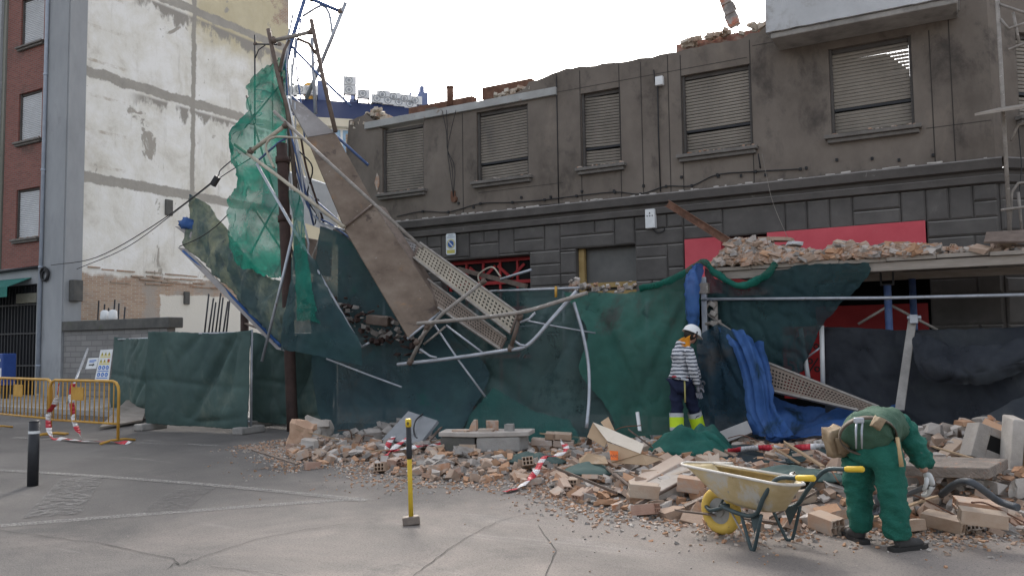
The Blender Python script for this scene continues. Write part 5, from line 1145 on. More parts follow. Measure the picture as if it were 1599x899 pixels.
# broken partition pieces seen through the gap
t = thing('broken_partition', 'broken cream partition with brown door seen through the gap behind the post', 'wall fragment', (-13.5, 2, 0))
mb = MB(); r = random.Random(8)
mb.span(F(462, 400, 3).x, F(545, 400, 3).x, 3, 3.2, 0, 2.6)
for i in range(14): x = r.uniform(F(455, 400, 3).x, F(520, 400, 3).x); z = r.uniform(2.6, 3.5); mb.box((x, 3.1, z), (r.uniform(.2, .5), .2, r.uniform(.15, .4)), (0, r.uniform(-.5, .5), 0))
mb.build('wall', pm('cream broken wall', [(.5, .44, .34), (.66, .6, .5), (.4, .28, .18)], 2.5, .9), t)
mb = MB(); q = F(488, 400, 1.2); mb.box((q.x, 1.2, q.z), (1.2, .06, .9), (.2, .2, .1)); mb.build('door', 'brown_tube', t)
mb = MB(); mb.box(F(470, 310, 2.5), (2.6, .1, 1.3), (.3, .35, .2)); mb.build('slab', 'pale_conc', t)
# ================================================================== rubble
UZ_ = Vector((0, 0, 1))
def RZ(px, py, k):                     # a point above the ground seen at this place, z = 1.5*(1-k)
    return CC+(G(px, py)-CC)*k
def interp(x, pts):
    if x <= pts[0][0]: return pts[0][1]
    for (a, p), (b, q) in zip(pts, pts[1:]):
        if x <= b: return p+(q-p)*(x-a)/(b-a)
    return pts[-1][1]
FRONT = sorted([(G(*p).x, G(*p).y) for p in ((368, 698), (420, 704), (455, 738), (540, 726), (566, 745), (640, 757), (720, 758), (790, 757), (840, 764), (880, 790), (960, 806), (1040, 815), (1110, 828), (1200, 836), (1300, 832), (1380, 838), (1460, 846), (1599, 842))]+[(1.6, -6.9)])
FRONT = [FRONT[0]]+[f for f, e in zip(FRONT[1:], FRONT) if f[0] > e[0]+.02]
BACK = [(-12, -4.1), (-9, -4.6), (-7.6, -4.4), (-6, -3.8), (-4, -2.8), (-2.4, -2.6), (2, -2.6)]
AMP = [(-10.3, .03), (-9, .05), (-7.5, .06), (-5.5, .07), (-4, .09), (-2.5, .14), (-1.2, .2), (-.2, .3), (1, .36)]
def hz(x, y):
    yf, yb_ = interp(x, FRONT), interp(x, BACK)
    if y <= yf or x < FRONT[0][0]: return 0
    t = min(1, (y-yf)/1.5); t = t*t*(3-2*t); e = min(1, max(0, (x-FRONT[0][0])/.8))
    n = .75+.9*mnoise.noise(Vector((x*1.3, y*1.3, 2)))+.4*mnoise.noise(Vector((x*3.7, y*3.7, 5)))
    b = 1-.5*min(1, max(0, (y-yb_+1.2)/1.4)) if x < -2 else 1
    return max(0, interp(x, AMP)*t*max(.15, n)*e*b)
mats_b = [pm('terracotta brick', [(.37, .19, .11), (.46, .27, .17), (.49, .34, .25)], 3, .88, bump=.4, spots=[((.42, .36, .31), 2.2, .44, .62), ((.36, .32, .29), 5, .62, .72)], vary=.5, dust=((.37, .31, .255), .5)),
          pm('pale dusty brick', [(.33, .225, .155), (.42, .31, .23), (.45, .37, .295)], 3, .9, bump=.4, spots=[((.4, .2, .12), 3, .6, .68)], vary=.5, dust=((.37, .31, .255), .5)),
          pm('rosy dusty brick', [(.33, .2, .15), (.4, .27, .21), (.44, .34, .28)], 3, .9, bump=.4, spots=[((.5, .44, .4), 3, .56, .66)], vary=.4, dust=((.37, .31, .255), .5))]
mats_c = [pm('plaster lump', [(.3, .275, .25), (.41, .38, .345), (.48, .45, .42)], 3, .9, bump=.5, spots=[((.42, .3, .22), 3, .6, .7)], vary=.4, dust=((.37, .31, .255), .5)),
          pm('mortar lump', [(.22, .205, .19), (.33, .305, .28), (.4, .37, .34)], 3, .92, bump=.6, vary=.5)]
M['chips2'] = pm('terracotta chips', [(.35, .19, .11), (.43, .27, .17)], 6, .9, bump=.4)
M['chips3'] = pm('plaster chips', [(.36, .325, .29), (.47, .43, .395)], 6, .9, bump=.4)
M['chips4'] = pm('mortar chips', [(.2, .185, .17), (.32, .29, .265)], 6, .9, bump=.4)
M['chips5'] = pm('pinkish chips', [(.32, .225, .165), (.39, .295, .23)], 6, .9, bump=.4)
CHM = ['chips', 'chips2', 'chips3', 'chips4', 'chips5']
M['heap'] = pm('brick dust heap', [(.16, .138, .12), (.235, .2, .172), (.3, .245, .205)], 5, .95, bump=.8, bscale=22, bdist=.04, spots=[((.4, .23, .15), 7, .58, .66), ((.48, .45, .42), 10, .62, .7)])
nx, ny = 190, 80; xs0, xs1 = FRONT[0][0], 1.6
rows = []
for j in range(ny+1):
    row = []
    for i in range(nx+1):
        x = xs0+(xs1-xs0)*i/nx; yf = interp(x, FRONT)+.02; y1 = interp(x, BACK)+.6; y = yf+(y1-yf)*(j/ny)**1.15
        row.append(Vector((x, y, hz(x, y)*.92-.012+(.02*mnoise.noise(Vector((x*11, y*11, 0))) if j else -.01))))
    rows.append(row)
mb = MB(); mb.grid(rows); heap = mb.build('rubble_ground', 'heap'); stuff(heap); heap['label'] = 'bed of brick dust and crumbled mortar spread before the nets'; heap['category'] = 'rubble'
def chip(mb, c, s, r, flat_=.5):
    e = Euler((r.uniform(-.5, .5), r.uniform(-.5, .5), r.uniform(0, 6.3))).to_matrix(); sx, sy, sz = s*r.uniform(.6, 1.5), s*r.uniform(.5, 1), s*r.uniform(.25, 1)*flat_*1.6
    P = [Vector((a*sx*r.uniform(.55, 1), b*sy*r.uniform(.55, 1), d*sz*r.uniform(.6, 1)))/2 for d in (-1, 1) for a, b in ((-1, -1), (1, -1), (1, 1), (-1, 1))]
    mb.hexa([e @ p+c for p in P])
r = random.Random(21); mb = MB()
k = 0
while k < 8200:
    x = r.uniform(xs0-.1, 1.5); yf, y1 = interp(x, FRONT), interp(x, BACK)
    q = r.random(); y = yf+(y1-yf)*(q**1.6)+r.gauss(0, .1) if r.random() < .85 else yf+r.gauss(-.05, .22)
    if x < -4.8 and r.random() < .5: continue
    if y > y1+.3: continue
    big = r.random(); s = .018+.03*r.random() if big < .42 else (.05+.05*r.random() if big < .8 else .09+.09*r.random())
    h = hz(x, y)
    if h < .005: s = min(s, .035)
    mb.cur = r.choice([0, 0, 1, 1, 1, 2, 2, 3, 4, 4, 4]); chip(mb, Vector((x, y, h+s*.15)), s, r); k += 1
for i in range(500):         # crumbs strewn over the road
    x = r.uniform(-9, .3); y = interp(x, FRONT)-abs(r.gauss(0, .5)); s = r.uniform(.006, .02); mb.cur = r.choice([2, 3, 4, 1]); chip(mb, Vector((x, y, s*.3)), s, r)
cst = stuff(mb.build('rubble_chips', CHM, fixn=False)); cst['label'] = 'countless small chips of brick and plaster all over the heap'; cst['category'] = 'rubble'
# ---- bricks one by one
def hollow_brick(L, w, h, nxh, nzh, r, broken=0.):
    """hollow clay brick: tunnels run along its length, real openings"""
    mb = MB(); us = [0]; tw = .011
    cw = (w-tw*(nxh+1))/nxh; chh = (h-tw*(nzh+1))/nzh
    U = [-w/2]; 
    for i in range(nxh): U += [U[-1]+tw, U[-1]+tw+cw]
    U.append(w/2); Z = [-h/2]
    for i in range(nzh): Z += [Z[-1]+tw, Z[-1]+tw+chh]
    Z.append(h/2); nU, nZ = len(U), len(Z)
    off = lambda i, j, e: (r.uniform(-broken, broken) if e else r.uniform(-.002, .002))
    V = {}
    for e in (0, 1):
        for i in range(nU):
            for j in range(nZ): V[e, i, j] = len(mb.v); mb.v.append(Vector(((-L/2 if e == 0 else L/2)+off(i, j, e), U[i]+r.uniform(-.001, .001), Z[j])))
    def f(*q): mb.f.append(list(q)); mb.mi.append(0); mb.sm.append(False)
    for e in (0, 1):
        for i in range(nU-1):
            for j in range(nZ-1):
                if i % 2 == 1 and j % 2 == 1: continue
                q = (V[e, i, j], V[e, i+1, j], V[e, i+1, j+1], V[e, i, j+1]); f(*(q if e else q[::-1]))
    for i in range(1, nU-1, 2):
        for j in range(1, nZ-1, 2):
            c = [(i, j), (i+1, j), (i+1, j+1), (i, j+1)]
            for a, b in zip(c, c[1:]+c[:1]): f(V[0, a[0], a[1]], V[0, b[0], b[1]], V[1, b[0], b[1]], V[1, a[0], a[1]])
    for i in range(nU-1): f(V[0, i+1, 0], V[0, i, 0], V[1, i, 0], V[1, i+1, 0]); f(V[0, i, nZ-1], V[0, i+1, nZ-1], V[1, i+1, nZ-1], V[1, i, nZ-1])
    for j in range(nZ-1): f(V[0, 0, j], V[0, 0, j+1], V[1, 0, j+1], V[1, 0, j]); f(V[0, nU-1, j+1], V[0, nU-1, j], V[1, nU-1, j], V[1, nU-1, j+1])
    return mb
def lump(L, w, h, r, jitter=.18, n=3):
    """broken solid piece"""
    bm = bmesh.new(); bmesh.ops.create_cube(bm, size=1); bmesh.ops.subdivide_edges(bm, edges=bm.edges[:], cuts=n, use_grid_fill=True)
    sd_ = Vector((r.random()*50, r.random()*50, r.random()*50)); mb = MB()
    cut = Vector((r.uniform(-1, 1), r.uniform(-1, 1), r.uniform(-.5, .5))).normalized(); lim = r.uniform(.22, .45); cut2 = Vector((r.uniform(-1, 1), r.uniform(-1, 1), 0)).normalized()
    for v in bm.verts:
        for c_, l_ in ((cut, lim), (cut2, .5)):
            d = v.co.dot(c_)-l_
            if d > 0: v.co -= c_*d*.9
        v.co += Vector((mnoise.noise(v.co*2.2+sd_), mnoise.noise(v.co*2.2-sd_), mnoise.noise(v.co*2.2+sd_*.5)))*jitter
    mb.add([Vector((v.co.x*L, v.co.y*w, v.co.z*h)) for v in bm.verts], [[v.index for v in f.verts] for f in bm.faces]); bm.free(); return mb
def slab_piece(L, w, h, r):
    n = r.randint(5, 8); pts = []
    for i in range(n): a = 2*math.pi*i/n+r.uniform(-.25, .25); q = r.uniform(.75, 1.1); pts.append(Vector((math.cos(a)*L/2*q, math.sin(a)*w/2*q, -h/2)))
    mb = MB(); mb.prism(pts, (0, 0, h))
    for v in mb.v: v += Vector((r.uniform(-1, 1), r.uniform(-1, 1), r.uniform(-.3, .3)))*h*.25
    return mb
r = random.Random(33); PROTO = []
for i in range(4): PROTO.append(('hollow', hollow_brick(r.uniform(.2, .25), .115, .09, 3, 2, r, .0 if i < 2 else .03), .09))
for i in range(3): PROTO.append(('hollow', hollow_brick(r.uniform(.12, .17), .115, r.choice([.05, .09]), 3, r.choice([1, 2]), r, .035), .08))
for i in range(2): PROTO.append(('single', hollow_brick(r.uniform(.2, .26), .13, .045, 4, 1, r, .02), .045))
for i in range(5): PROTO.append(('half', lump(r.uniform(.13, .2), .115, .06, r, .1), .06))
for i in range(5): PROTO.append(('plaster', lump(r.uniform(.12, .24), r.uniform(.09, .16), r.uniform(.05, .1), r, .2), .07))
for i in range(3): PROTO.append(('flake', slab_piece(r.uniform(.2, .36), r.uniform(.13, .22), r.uniform(.018, .035), r), .02))
INFO = {'hollow': ('hollow_brick', 'dusty hollow clay brick lying loose in the %s', 'brick'),
        'single': ('thin_hollow_brick', 'thin hollow partition brick lying loose in the %s', 'brick'),
        'half': ('broken_brick', 'broken solid brick piece without holes in the %s', 'brick'),
        'plaster': ('plaster_lump', 'rough lump of plaster and mortar in the %s', 'plaster lump'),
        'flake': ('plaster_flake', 'flat flake of wall plaster lying in the %s', 'plaster flake')}
BASE = []
for i, (kind, mbp, h) in enumerate(PROTO):
    for mt in ((mats_b if kind in ('hollow', 'single', 'half') else mats_c)):
        me_o = mbp.build(INFO[kind][0], mt, bevel=.004 if kind in ('hollow', 'single') else 0); BASE.append((kind, me_o, h))
used_first = set()
BR = [0]
def put_brick(kind, p, rot, place, scale=1., pick=None):
    c = pick if pick is not None else r.choice([b for b in BASE if b[0] == kind])
    src = c[1]; o = src if src.name not in used_first else src.copy()
    if src.name in used_first: COL.objects.link(o)
    used_first.add(src.name)
    o.location = p; o.rotation_euler = rot; o.scale = (scale,)*3
    nm, lb, cat = INFO[kind]; tag(o, lb % place, cat, nm.replace('_', ' ')+'s in the '+place); BR[0] += 1; return o
def sc_pos(x): return
placed = []
def scatter(n, place, sampler, hfun, kinds):
    k = 0; tries = 0
    while k < n and tries < n*40:
        tries += 1; x, y = sampler()
        if any((x-a)**2+(y-b)**2 < .13**2 for a, b, *_ in placed[-400:]): continue
        kind = r.choice(kinds); c = r.choice([b for b in BASE if b[0] == kind]); h = hfun(x, y)
        if kind == 'flake': rot = (r.gauss(0, .25), r.gauss(0, .25), r.uniform(0, 6.3))
        else: rot = (r.choice([0, 0, 0, math.pi/2])+r.gauss(0, .25), r.gauss(0, .25), r.uniform(0, 6.3))
        put_brick(kind, (x, y, h+c[2]*.42+r.uniform(0, .03)), rot, place, r.uniform(.85, 1.15), c); placed.append((x, y)); k += 1
def samp_heap():
    while True:
        x = r.uniform(-9.2, 1.0); w = (.14 if x < -6.5 else .32 if x < -4.2 else 1)
        if r.random() > w: continue
        yf, y1 = interp(x, FRONT), interp(x, BACK); y = yf+(y1-yf)*r.random()**1.7
        if y > y1 or (y < yf+.1): continue
        if -1.5 < x < -.3 and y < -7.2 and r.random() < .3: continue
        return x, y
scatter(165, 'street rubble heap', samp_heap, lambda x, y: hz(x, y), ['hollow']*6+['single']*2+['half']*4+['plaster']*3+['flake'])
# ---- rubble on the canopy
XM, XE = F(1175, 400, -1.5).x, F(1450, 400, -1.5).x
def hc(x, y):
    e_ = max(0, min(1, (-.1-y)/.5))*max(0, min(1, (y+2.56)/.35)); t_ = max(0, min(1, (x-x0)/.25))*(1 if x < XE else max(.15, 1-(x-XE)/.5))
    return CZ+.03+t_*e_*(.22*math.exp(-((x-XM)/.5)**2)+.1+.13*max(0, mnoise.noise(Vector((x*2.3, y*1.5, 0)))+.25))
rows = [[Vector((x0+.05+i*(2.9)/40, -2.5+2.3*j/16, hc(x0+.05+i*2.9/40, -2.5+2.3*j/16)-.01)) for i in range(41)] for j in range(17)]
mb = MB(); mb.grid(rows); q = stuff(mb.build('rubble_layer', 'heap')); q['label'] = 'dust layer under the rubble on the canopy deck'; q['category'] = 'rubble'
mb = MB(); rr = random.Random(9)
for i in range(4600):
    x = rr.uniform(x0+.05, XE+.1) if rr.random() < .75 else (rr.gauss(XM, .45) if rr.random() < .75 else rr.uniform(XE, 1.6)); y = -2.54+abs(rr.gauss(0, .75)); 
    if y > -.2 or x < x0+.02: continue
    s = rr.choice([.04, .06, .1, .13, .17, .22]); mb.cur = rr.choice([0, 0, 1, 2, 3, 4, 4, 4]); chip(mb, Vector((x, y, hc(x, y)+s*.2)), s, rr, .3)
q = stuff(mb.build('rubble_chips', CHM, fixn=False)); q['label'] = 'countless chips of brick and plaster along the canopy edge'; q['category'] = 'rubble'
scatter(75, 'rubble on the canopy', lambda: (min(max(r.uniform(x0+.15, XE+.1) if r.random() < .75 else r.uniform(XE, 1.0), x0+.15), 1.2), -2.46+abs(r.gauss(0, .6))), lambda x, y: hc(x, y), ['hollow']*2+['half']*2+['flake']*5+['plaster']*4)
for k, (px, py, y, L, w) in enumerate(((1185, 380, -1.7, .6, .4), (1215, 374, -1.6, .7, .35), (1240, 382, -1.9, .4, .3), (1145, 396, -2.1, .4, .35))):
    p = F(px, py, y); mb = slab_piece(L, w, .05, random.Random(60+k))
    for v in mb.v: v.rotate(Euler((.12*k-.1, .1*(k-1), k*.9))); v += p
    tag(mb.build('plaster_sheet', 'pale_conc' if k == 2 else 'chips5'), ['big flat plaster sheet low in the canopy rubble under the steel beam', 'topmost flat plaster sheet of the canopy rubble below the red panel', 'bluish white sheet tilted at the right of the canopy rubble mound', 'small flat plaster sheet at the left front of the canopy rubble'][k], 'plaster sheet')
for o in [b[1] for b in BASE if b[1].name not in used_first]: bpy.data.objects.remove(o)

# ---- single large pieces
def oriented(name, lab, cat, mbp, p, rot, mat, bevel=.008, par=None):
    e = Euler(rot).to_matrix()
    for v in mbp.v: v.xyz = e @ v+Vector(p)
    return tag(mbp.build(name, mat, bevel=bevel), lab, cat)
def boxmb(L, w, h): m_ = MB(); m_.box((0, 0, 0), (L, w, h)); return m_
M['slabgrey'] = pm('grey terrazzo slab', [(.17, .18, .19), (.23, .24, .25)], 3, .8, bump=.15, spots=[((.3, .3, .3), 6, .62, .74)])
yy = -5.0
A = [(598, 690, -5.1), (657, 697, -5.25), (686, 660, -4.75), (640, 645, -4.65)]
plank('grey_slab', 'square grey slab propped on its edge before the dark net', A, .05, 'slabgrey', 'slab')
mb = MB(); mb.tube(spline([Q(q) for q in ((660, 646, -4.7), (650, 655, -4.9), (646, 668, -5.05), (648, 680, -5.1), (652, 684, -5.15))], 4), .012, 6); tag(mb.build('bent_bar', 'blackiron'), 'thin black hooked bar lying over the grey slab', 'bar')
mbm = MB(); rr = random.Random(14)
for i in range(170):
    p = G(rr.gauss(590, 34), rr.uniform(680, 698)); d_ = max(0, 1-abs(p.x+8.0)/1.2); chip(mbm, Vector((p.x, p.y+.3, rr.random()*.28*d_)), rr.uniform(.08, .26), rr)
q = stuff(mbm.build('rubble_mound', 'chips4', fixn=False)); q['label'] = 'dark grey mound of mortar lumps left of the grey slab'; q['category'] = 'rubble'
p = G(470, 699); oriented('stone_lump', 'orange stone lump standing upright at the foot of the rusted post', 'stone', lump(.32, .24, .42, random.Random(3), .22), (p.x, p.y, .15), (.1, .2, .5), pm('orange sandstone', [(.42, .26, .17), (.52, .36, .26)], 4, .9, bump=.5))
p = G(483, 703); oriented('stone_lump', 'pale squared stone lying beside the orange lump', 'stone', lump(.26, .18, .16, random.Random(4), .1), (p.x, p.y, .08), (0, .1, .2), mats_c[0])
p = G(492, 686); oriented('stone_lump', 'cream broken stone leaning behind the orange lump', 'stone', lump(.42, .3, .3, random.Random(6), .25), (p.x, p.y, .14), (.3, .2, .2), mats_c[0])
p = G(576, 690); oriented('solid_brick', 'whole red brick lying flat left of the grey slab', 'brick', boxmb(.27, .13, .12), (p.x-.1, p.y-.2, .08), (0, 0, .45), mats_b[0])
p = G(572, 707); oriented('solid_brick', 'orange brick tilted on the road in front of the red brick', 'brick', boxmb(.26, .12, .07), (p.x, p.y, .07), (.2, -.25, .9), mats_b[0])
# concrete slab with bricks standing on it
sl_ = G(762, 712); yaw_ = R(29); 
def rel(dx, dy, z): return (sl_.x+dx*math.cos(yaw_)-dy*math.sin(yaw_), sl_.y+dx*math.sin(yaw_)+dy*math.cos(yaw_), z)
t = thing('masonry_block', 'long broken floor slab with a smooth grey face in the rubble', 'masonry block', rel(0, .2, 0))
e = Euler((0, R(-3), yaw_)).to_matrix()
m1 = MB(); pts = [(-.12, -.12), (.5, -.12), (.6, -.02), (.6, .42), (-.68, .42), (-.68, -.05)]
m1.prism([Vector(rel(a*1, b, .27)) for a, b in ((-.66, -.02), (-.15, -.16), (.55, -.1), (.64, .3), (-.6, .4))], (0, 0, .06)); m1.build('top_slab', 'chips3', t, bevel=.01)
m1 = MB(); m1.prism([Vector(rel(a, b, .06)) for a, b in ((-.15, -.14), (.42, -.1), (.56, .2), (-.1, .3))], (0, 0, .208)); m1.build('grey_face', 'concrete', t, bevel=.03)
m1 = MB(); m1.prism([Vector(rel(a, b, -.02)) for a, b in ((-.64, 0), (-.17, -.12), (-.12, .3), (-.56, .38))], (0, 0, .285)); m1.build('mortar_core', 'dark_conc', t, bevel=.02)
for dx, dy, z, L, w, h, rot, lb in ((-.2, .1, .35, .11, .11, .2, .3, 'slim orange brick standing on end on the long floor slab'), (.06, .14, .34, .16, .12, .18, .7, 'wide two toned brick standing on end on the long floor slab'), (.3, .06, .32, .12, .14, .14, .2, 'dark grey faced brick standing at the right of the floor slab'), (-.02, -.03, .3, .2, .12, .08, .4, 'orange hollow brick lying along the front of the floor slab'), (-.36, .02, .29, .22, .12, .07, .1, 'pale brick lying at the left on the floor slab')):
    oriented('slab_brick', lb, 'brick', lump(L, w, h, random.Random(int(dx*100)+70), .05, 2) if h > .1 else hollow_brick(L, w, h, 3, 1, random.Random(5), .02), rel(dx, dy, z+.03), (0, 0, rot), mats_b[0] if dx != .3 else 'concrete', .004)
p = G(857, 708); t = thing('wall_chunk', 'chunk of pink brick wall still bonded right of the floor slab', 'wall fragment', (p.x, p.y, 0))
for dx, dz, L, mt in ((-.14, .16, .3, mats_b[2]), (.16, .16, .28, mats_b[2]), (-.02, .255, .16, mats_b[1]), (.14, .26, .26, mats_b[1])):
    m1 = MB(); e = Euler((.1, .06, .35)).to_matrix(); m1.box((0, 0, 0), (L-.012, .16, .085))
    for v in m1.v: v.xyz = e @ (v+Vector((dx, 0, dz-.1)))+Vector((p.x, p.y+.1, .08))
    m1.build('brick', mt, t, bevel=.008)
# dark block in the net
p = F(592, 500, -3.45); oriented('cornice_block', 'moulded brown block caught in the folds of the dark net', 'block', boxmb(.42, .2, .16), p, (.1, .12, .2), 'brown_tube', .02)
mb = MB(); rr = random.Random(17)
for i in range(140):
    u = rr.random(); p = F(505+u*150+rr.gauss(0, 8), 475+u*65+rr.gauss(0, 13), -3.35-.1*rr.random()); mb.cur = rr.choice([0, 1]); chip(mb, p, rr.choice([.04, .06, .1, .14]), rr)
q = stuff(mb.build('net_rubble', ['chips4', 'dark_rust'], fixn=False)); q['label'] = 'dark crumbs of rubble sagging in the net beside the boards'; q['category'] = 'rubble'
# rubble along the upper edge of the big net
mb = MB()
for i in range(60): p = F(rr.uniform(890, 990), 450+rr.gauss(0, 6), -2.5+rr.random()*.3); mb.cur = rr.choice([0, 1]); chip(mb, p, rr.choice([.04, .07, .12]), rr)
q = stuff(mb.build('net_rubble', ['chips3', 'chips'], fixn=False)); q['label'] = 'pale crumbs of rubble on the top edge of the big net'; q['category'] = 'rubble'
# crushed cardboard box
M['card'] = pm('cardboard', [(.3, .21, .13), (.4, .29, .19)], 2, .85, bump=.15, spots=[((.46, .38, .3), 3, .6, .75)])
t = thing('cardboard_box', 'crushed open cardboard box with an orange label amid the rubble', 'cardboard box', G(970, 730))
B8 = lambda *q: [Q(p) for p in q]
m1 = MB(); m1.add(B8((926, 660, -5.6), (957, 672, -5.8), (944, 698, -5.9), (917, 682, -5.7)), [(0, 1, 2, 3)]); m1.build('end_flap', 'card', t, solid=.008)
m1 = MB(); m1.add(B8((926, 659, -5.6), (956, 671, -5.85), (1006, 693, -6.1), (1000, 708, -6.2), (948, 688, -5.95)), [(0, 1, 2, 3, 4)]); m1.build('top_panel', pm('pale cardboard', [(.5, .44, .36), (.6, .54, .46)], 2, .8), t, solid=.008)
m1 = MB(); m1.add(B8((948, 690, -5.95), (1002, 708, -6.2), (1036, 716, -6.1), (1010, 726, -6.3), (955, 722, -6.15)), [(0, 1, 2, 3, 4)]); m1.build('side_panel', 'card', t, solid=.008)
m1 = MB(); m1.add(B8((938, 659, -5.4), (950, 651, -5.35), (960, 672, -5.6), (945, 668, -5.6)), [(0, 1, 2, 3)]); m1.build('rear_flap', 'card', t, solid=.008)
m1 = MB(); m1.add(B8((904, 716, -6.2), (918, 707, -6.2), (945, 712, -6.2), (950, 724, -6.3), (905, 724, -6.3)), [(0, 1, 2, 3, 4)]); m1.build('torn_flap', 'card', t, solid=.008)
m1 = MB(); m1.add(B8((952, 703, -6.13), (965, 704, -6.2), (965, 718, -6.22), (954, 718, -6.2)), [(0, 1, 2, 3)]); lbp = m1.build('label', pm('fluorescent label', [(.75, .14, .02), (.8, .18, .03)], 4, .5), t, solid=.004)
m1 = MB(); A_ = B8((952, 703, -6.15), (965, 704, -6.22), (965, 718, -6.24), (954, 718, -6.22)); ux, uz = (A_[1]-A_[0]), (A_[0]-A_[3]); text_mb('ANT', .42, lambda x, y: A_[3]+ux*(.5+x*1.1)+uz*(.35+y)+Vector((0, -.012, 0)), m1); m1.build('lettering', 'blackiron', lbp)
# masonry panels in the middle of the heap
A = [RZ(980, 750, .9), RZ(1056, 708, .8), RZ(1070, 717, .8), RZ(1000, 756, .9)]; plank('wall_panel', 'long pink brick panel tilted up beside the wheelbarrow tray', A, .08, mats_b[2], 'wall fragment', .012)
A = [RZ(985, 764, .92), RZ(1062, 724, .83), RZ(1100, 730, .83), RZ(1090, 752, .88), RZ(1010, 770, .92)]; plank('wall_panel', 'pale plastered wall panel lying under the pink brick panel', A, .1, mats_c[0], 'wall fragment', .015)
A = [RZ(1060, 717, .83), RZ(1108, 722, .84), RZ(1120, 746, .86), RZ(1066, 743, .86)]; plank('wall_panel', 'smooth brown grey wall panel behind the front of the wheelbarrow', A, .06, 'concrete', 'wall fragment', .01)
for px, py, L, w, h, nn, rot, lb in ((1005, 770, .26, .14, .12, 2, .5, 'hollow brick with round holes under the wall panels left of the wheel'), (1080, 762, .25, .13, .13, 2, .2, 'hollow brick on its side just left of the barrow wheel'), (1475, 818, .3, .16, .1, 1, -.3, 'large hollow brick in front right of the bending worker'), (1535, 812, .3, .14, .1, 1, .2, 'large hollow brick farther right of the bending worker'), (1290, 822, .24, .14, .12, 2, -.6, 'hollow brick leaning by the left boot of the bending worker'), (1530, 790, .34, .2, .07, 1, .25, 'broad flat brick slab atop the right hand heap')):
    p = G(px, py); z = hz(p.x, p.y); p = G(px, py, z+.03); oriented('large_hollow_brick', lb, 'brick', hollow_brick(L, w, h, 3, nn, random.Random(px), .015), (p.x, p.y, z+h*.5), (.08, .1, rot), mats_b[px % 2], .005)
p = G(1143, 690, .1); oriented('concrete_block', 'pale grey broken block with a brown underside by the blue net', 'block', boxmb(.52, .3, .17), (p.x, p.y+.0, .2), (-.25, -.38, .35), pm('pale block', [(.3, .29, .28), (.38, .37, .36)], 3, .9, bump=.3))
# block with dark opening, and the pale column at the right edge
t = thing('hollow_block', 'tilted white plaster block with a black hole in it', 'block', DP(1545, 700, 7.7))
c = DP(1549, 699, 7.6); e = Matrix((CR, -_f, CU)).transposed() @ Euler((.2, .38, .0)).to_matrix(); m1 = MB()
for (a0, a1, b0, b1) in ((-.27, -.12, -.19, .19), (.2, .27, -.19, .19), (-.12, .2, .1, .19), (-.12, .2, -.19, -.06)): 
    m1.box(Vector(((a0+a1)/2, 0, (b0+b1)/2)), (a1-a0, .22, b1-b0))
for v in m1.v: v.xyz = e @ (v*.86)+c
m1.build('shell', mats_c[0], t, bevel=.006)
m1 = MB(); m1.box((.04, .09, .02), (.34, .03, .18))
for v in m1.v: v.xyz = e @ (v*.86)+c
m1.build('cavity', 'dark', t)
t = thing('column_piece', 'upright pale column piece with an orange brick face at the right edge', 'column piece', DP(1600, 730, 7.3))
c = DP(1609, 702, 7.3); e = Matrix((CR, -_f, CU)).transposed() @ Euler((.0, .06, .25)).to_matrix()
for bx_, mt, nm in (((-.15, 0, 0, .1, .3, .56), mats_c[0], 'render'), ((.08, .02, 0, .34, .26, .5), pm('orange block', [(.5, .31, .15), (.58, .38, .2)], 3, .85), 'brick_core')):
    m1 = MB(); m1.box(bx_[:3], bx_[3:])
    for v in m1.v: v.xyz = e @ v+c
    m1.build(nm, mt, t, bevel=.012)
A = [(1395, 738, -5.9), (1540, 745, -5.6), (1560, 735, -5.2), (1440, 728, -5.3)]; A3 = [G(a[0], a[1], .34) for a in A]
plank('floor_slab', 'long dusty floor slab with a dark edge behind the gloved hand', [RZ(1390, 742, .78), RZ(1545, 748, .77), RZ(1575, 732, .77), RZ(1420, 726, .78)], .09, 'heap', 'slab', .01)
for px, py, y, rot, lb in ((1506, 660, -3.6, .6, 'orange brick on top of the far rubble by the black mesh'), (1532, 658, -3.5, -.9, 'pale brick standing aslant in the far rubble by the black mesh'), (1478, 678, -3.9, .2, 'white faced brick in the far rubble behind the green sleeve'), (1492, 709, -4.8, 1.2, 'small grey column stub standing in the rubble left of the holed block')):
    p = F(px, py, y); oriented('loose_block', lb, 'brick', lump(.2, .12, .1 if 'stub' not in lb else .3, random.Random(px), .08, 2), p, (.2, .3*math.sin(rot*3), rot), mats_b[0] if 'orange' in lb else mats_c[0], .004)
    # small bed of crumbs that carries it
bed = MB()
for i in range(500):
    p = F(rr.uniform(1425, 1600), rr.gauss(690, 13), rr.uniform(-4.6, -3.4)); z = min(p.z, .62); bed.cur = rr.choice([0, 1, 2, 3, 4]); chip(bed, Vector((p.x, p.y, z-.03)), rr.choice([.06, .1, .16, .22]), rr)
q = stuff(bed.build('rubble_bank', CHM, fixn=False)); q['label'] = 'bank of mixed rubble along the black mesh fence'; q['category'] = 'rubble'
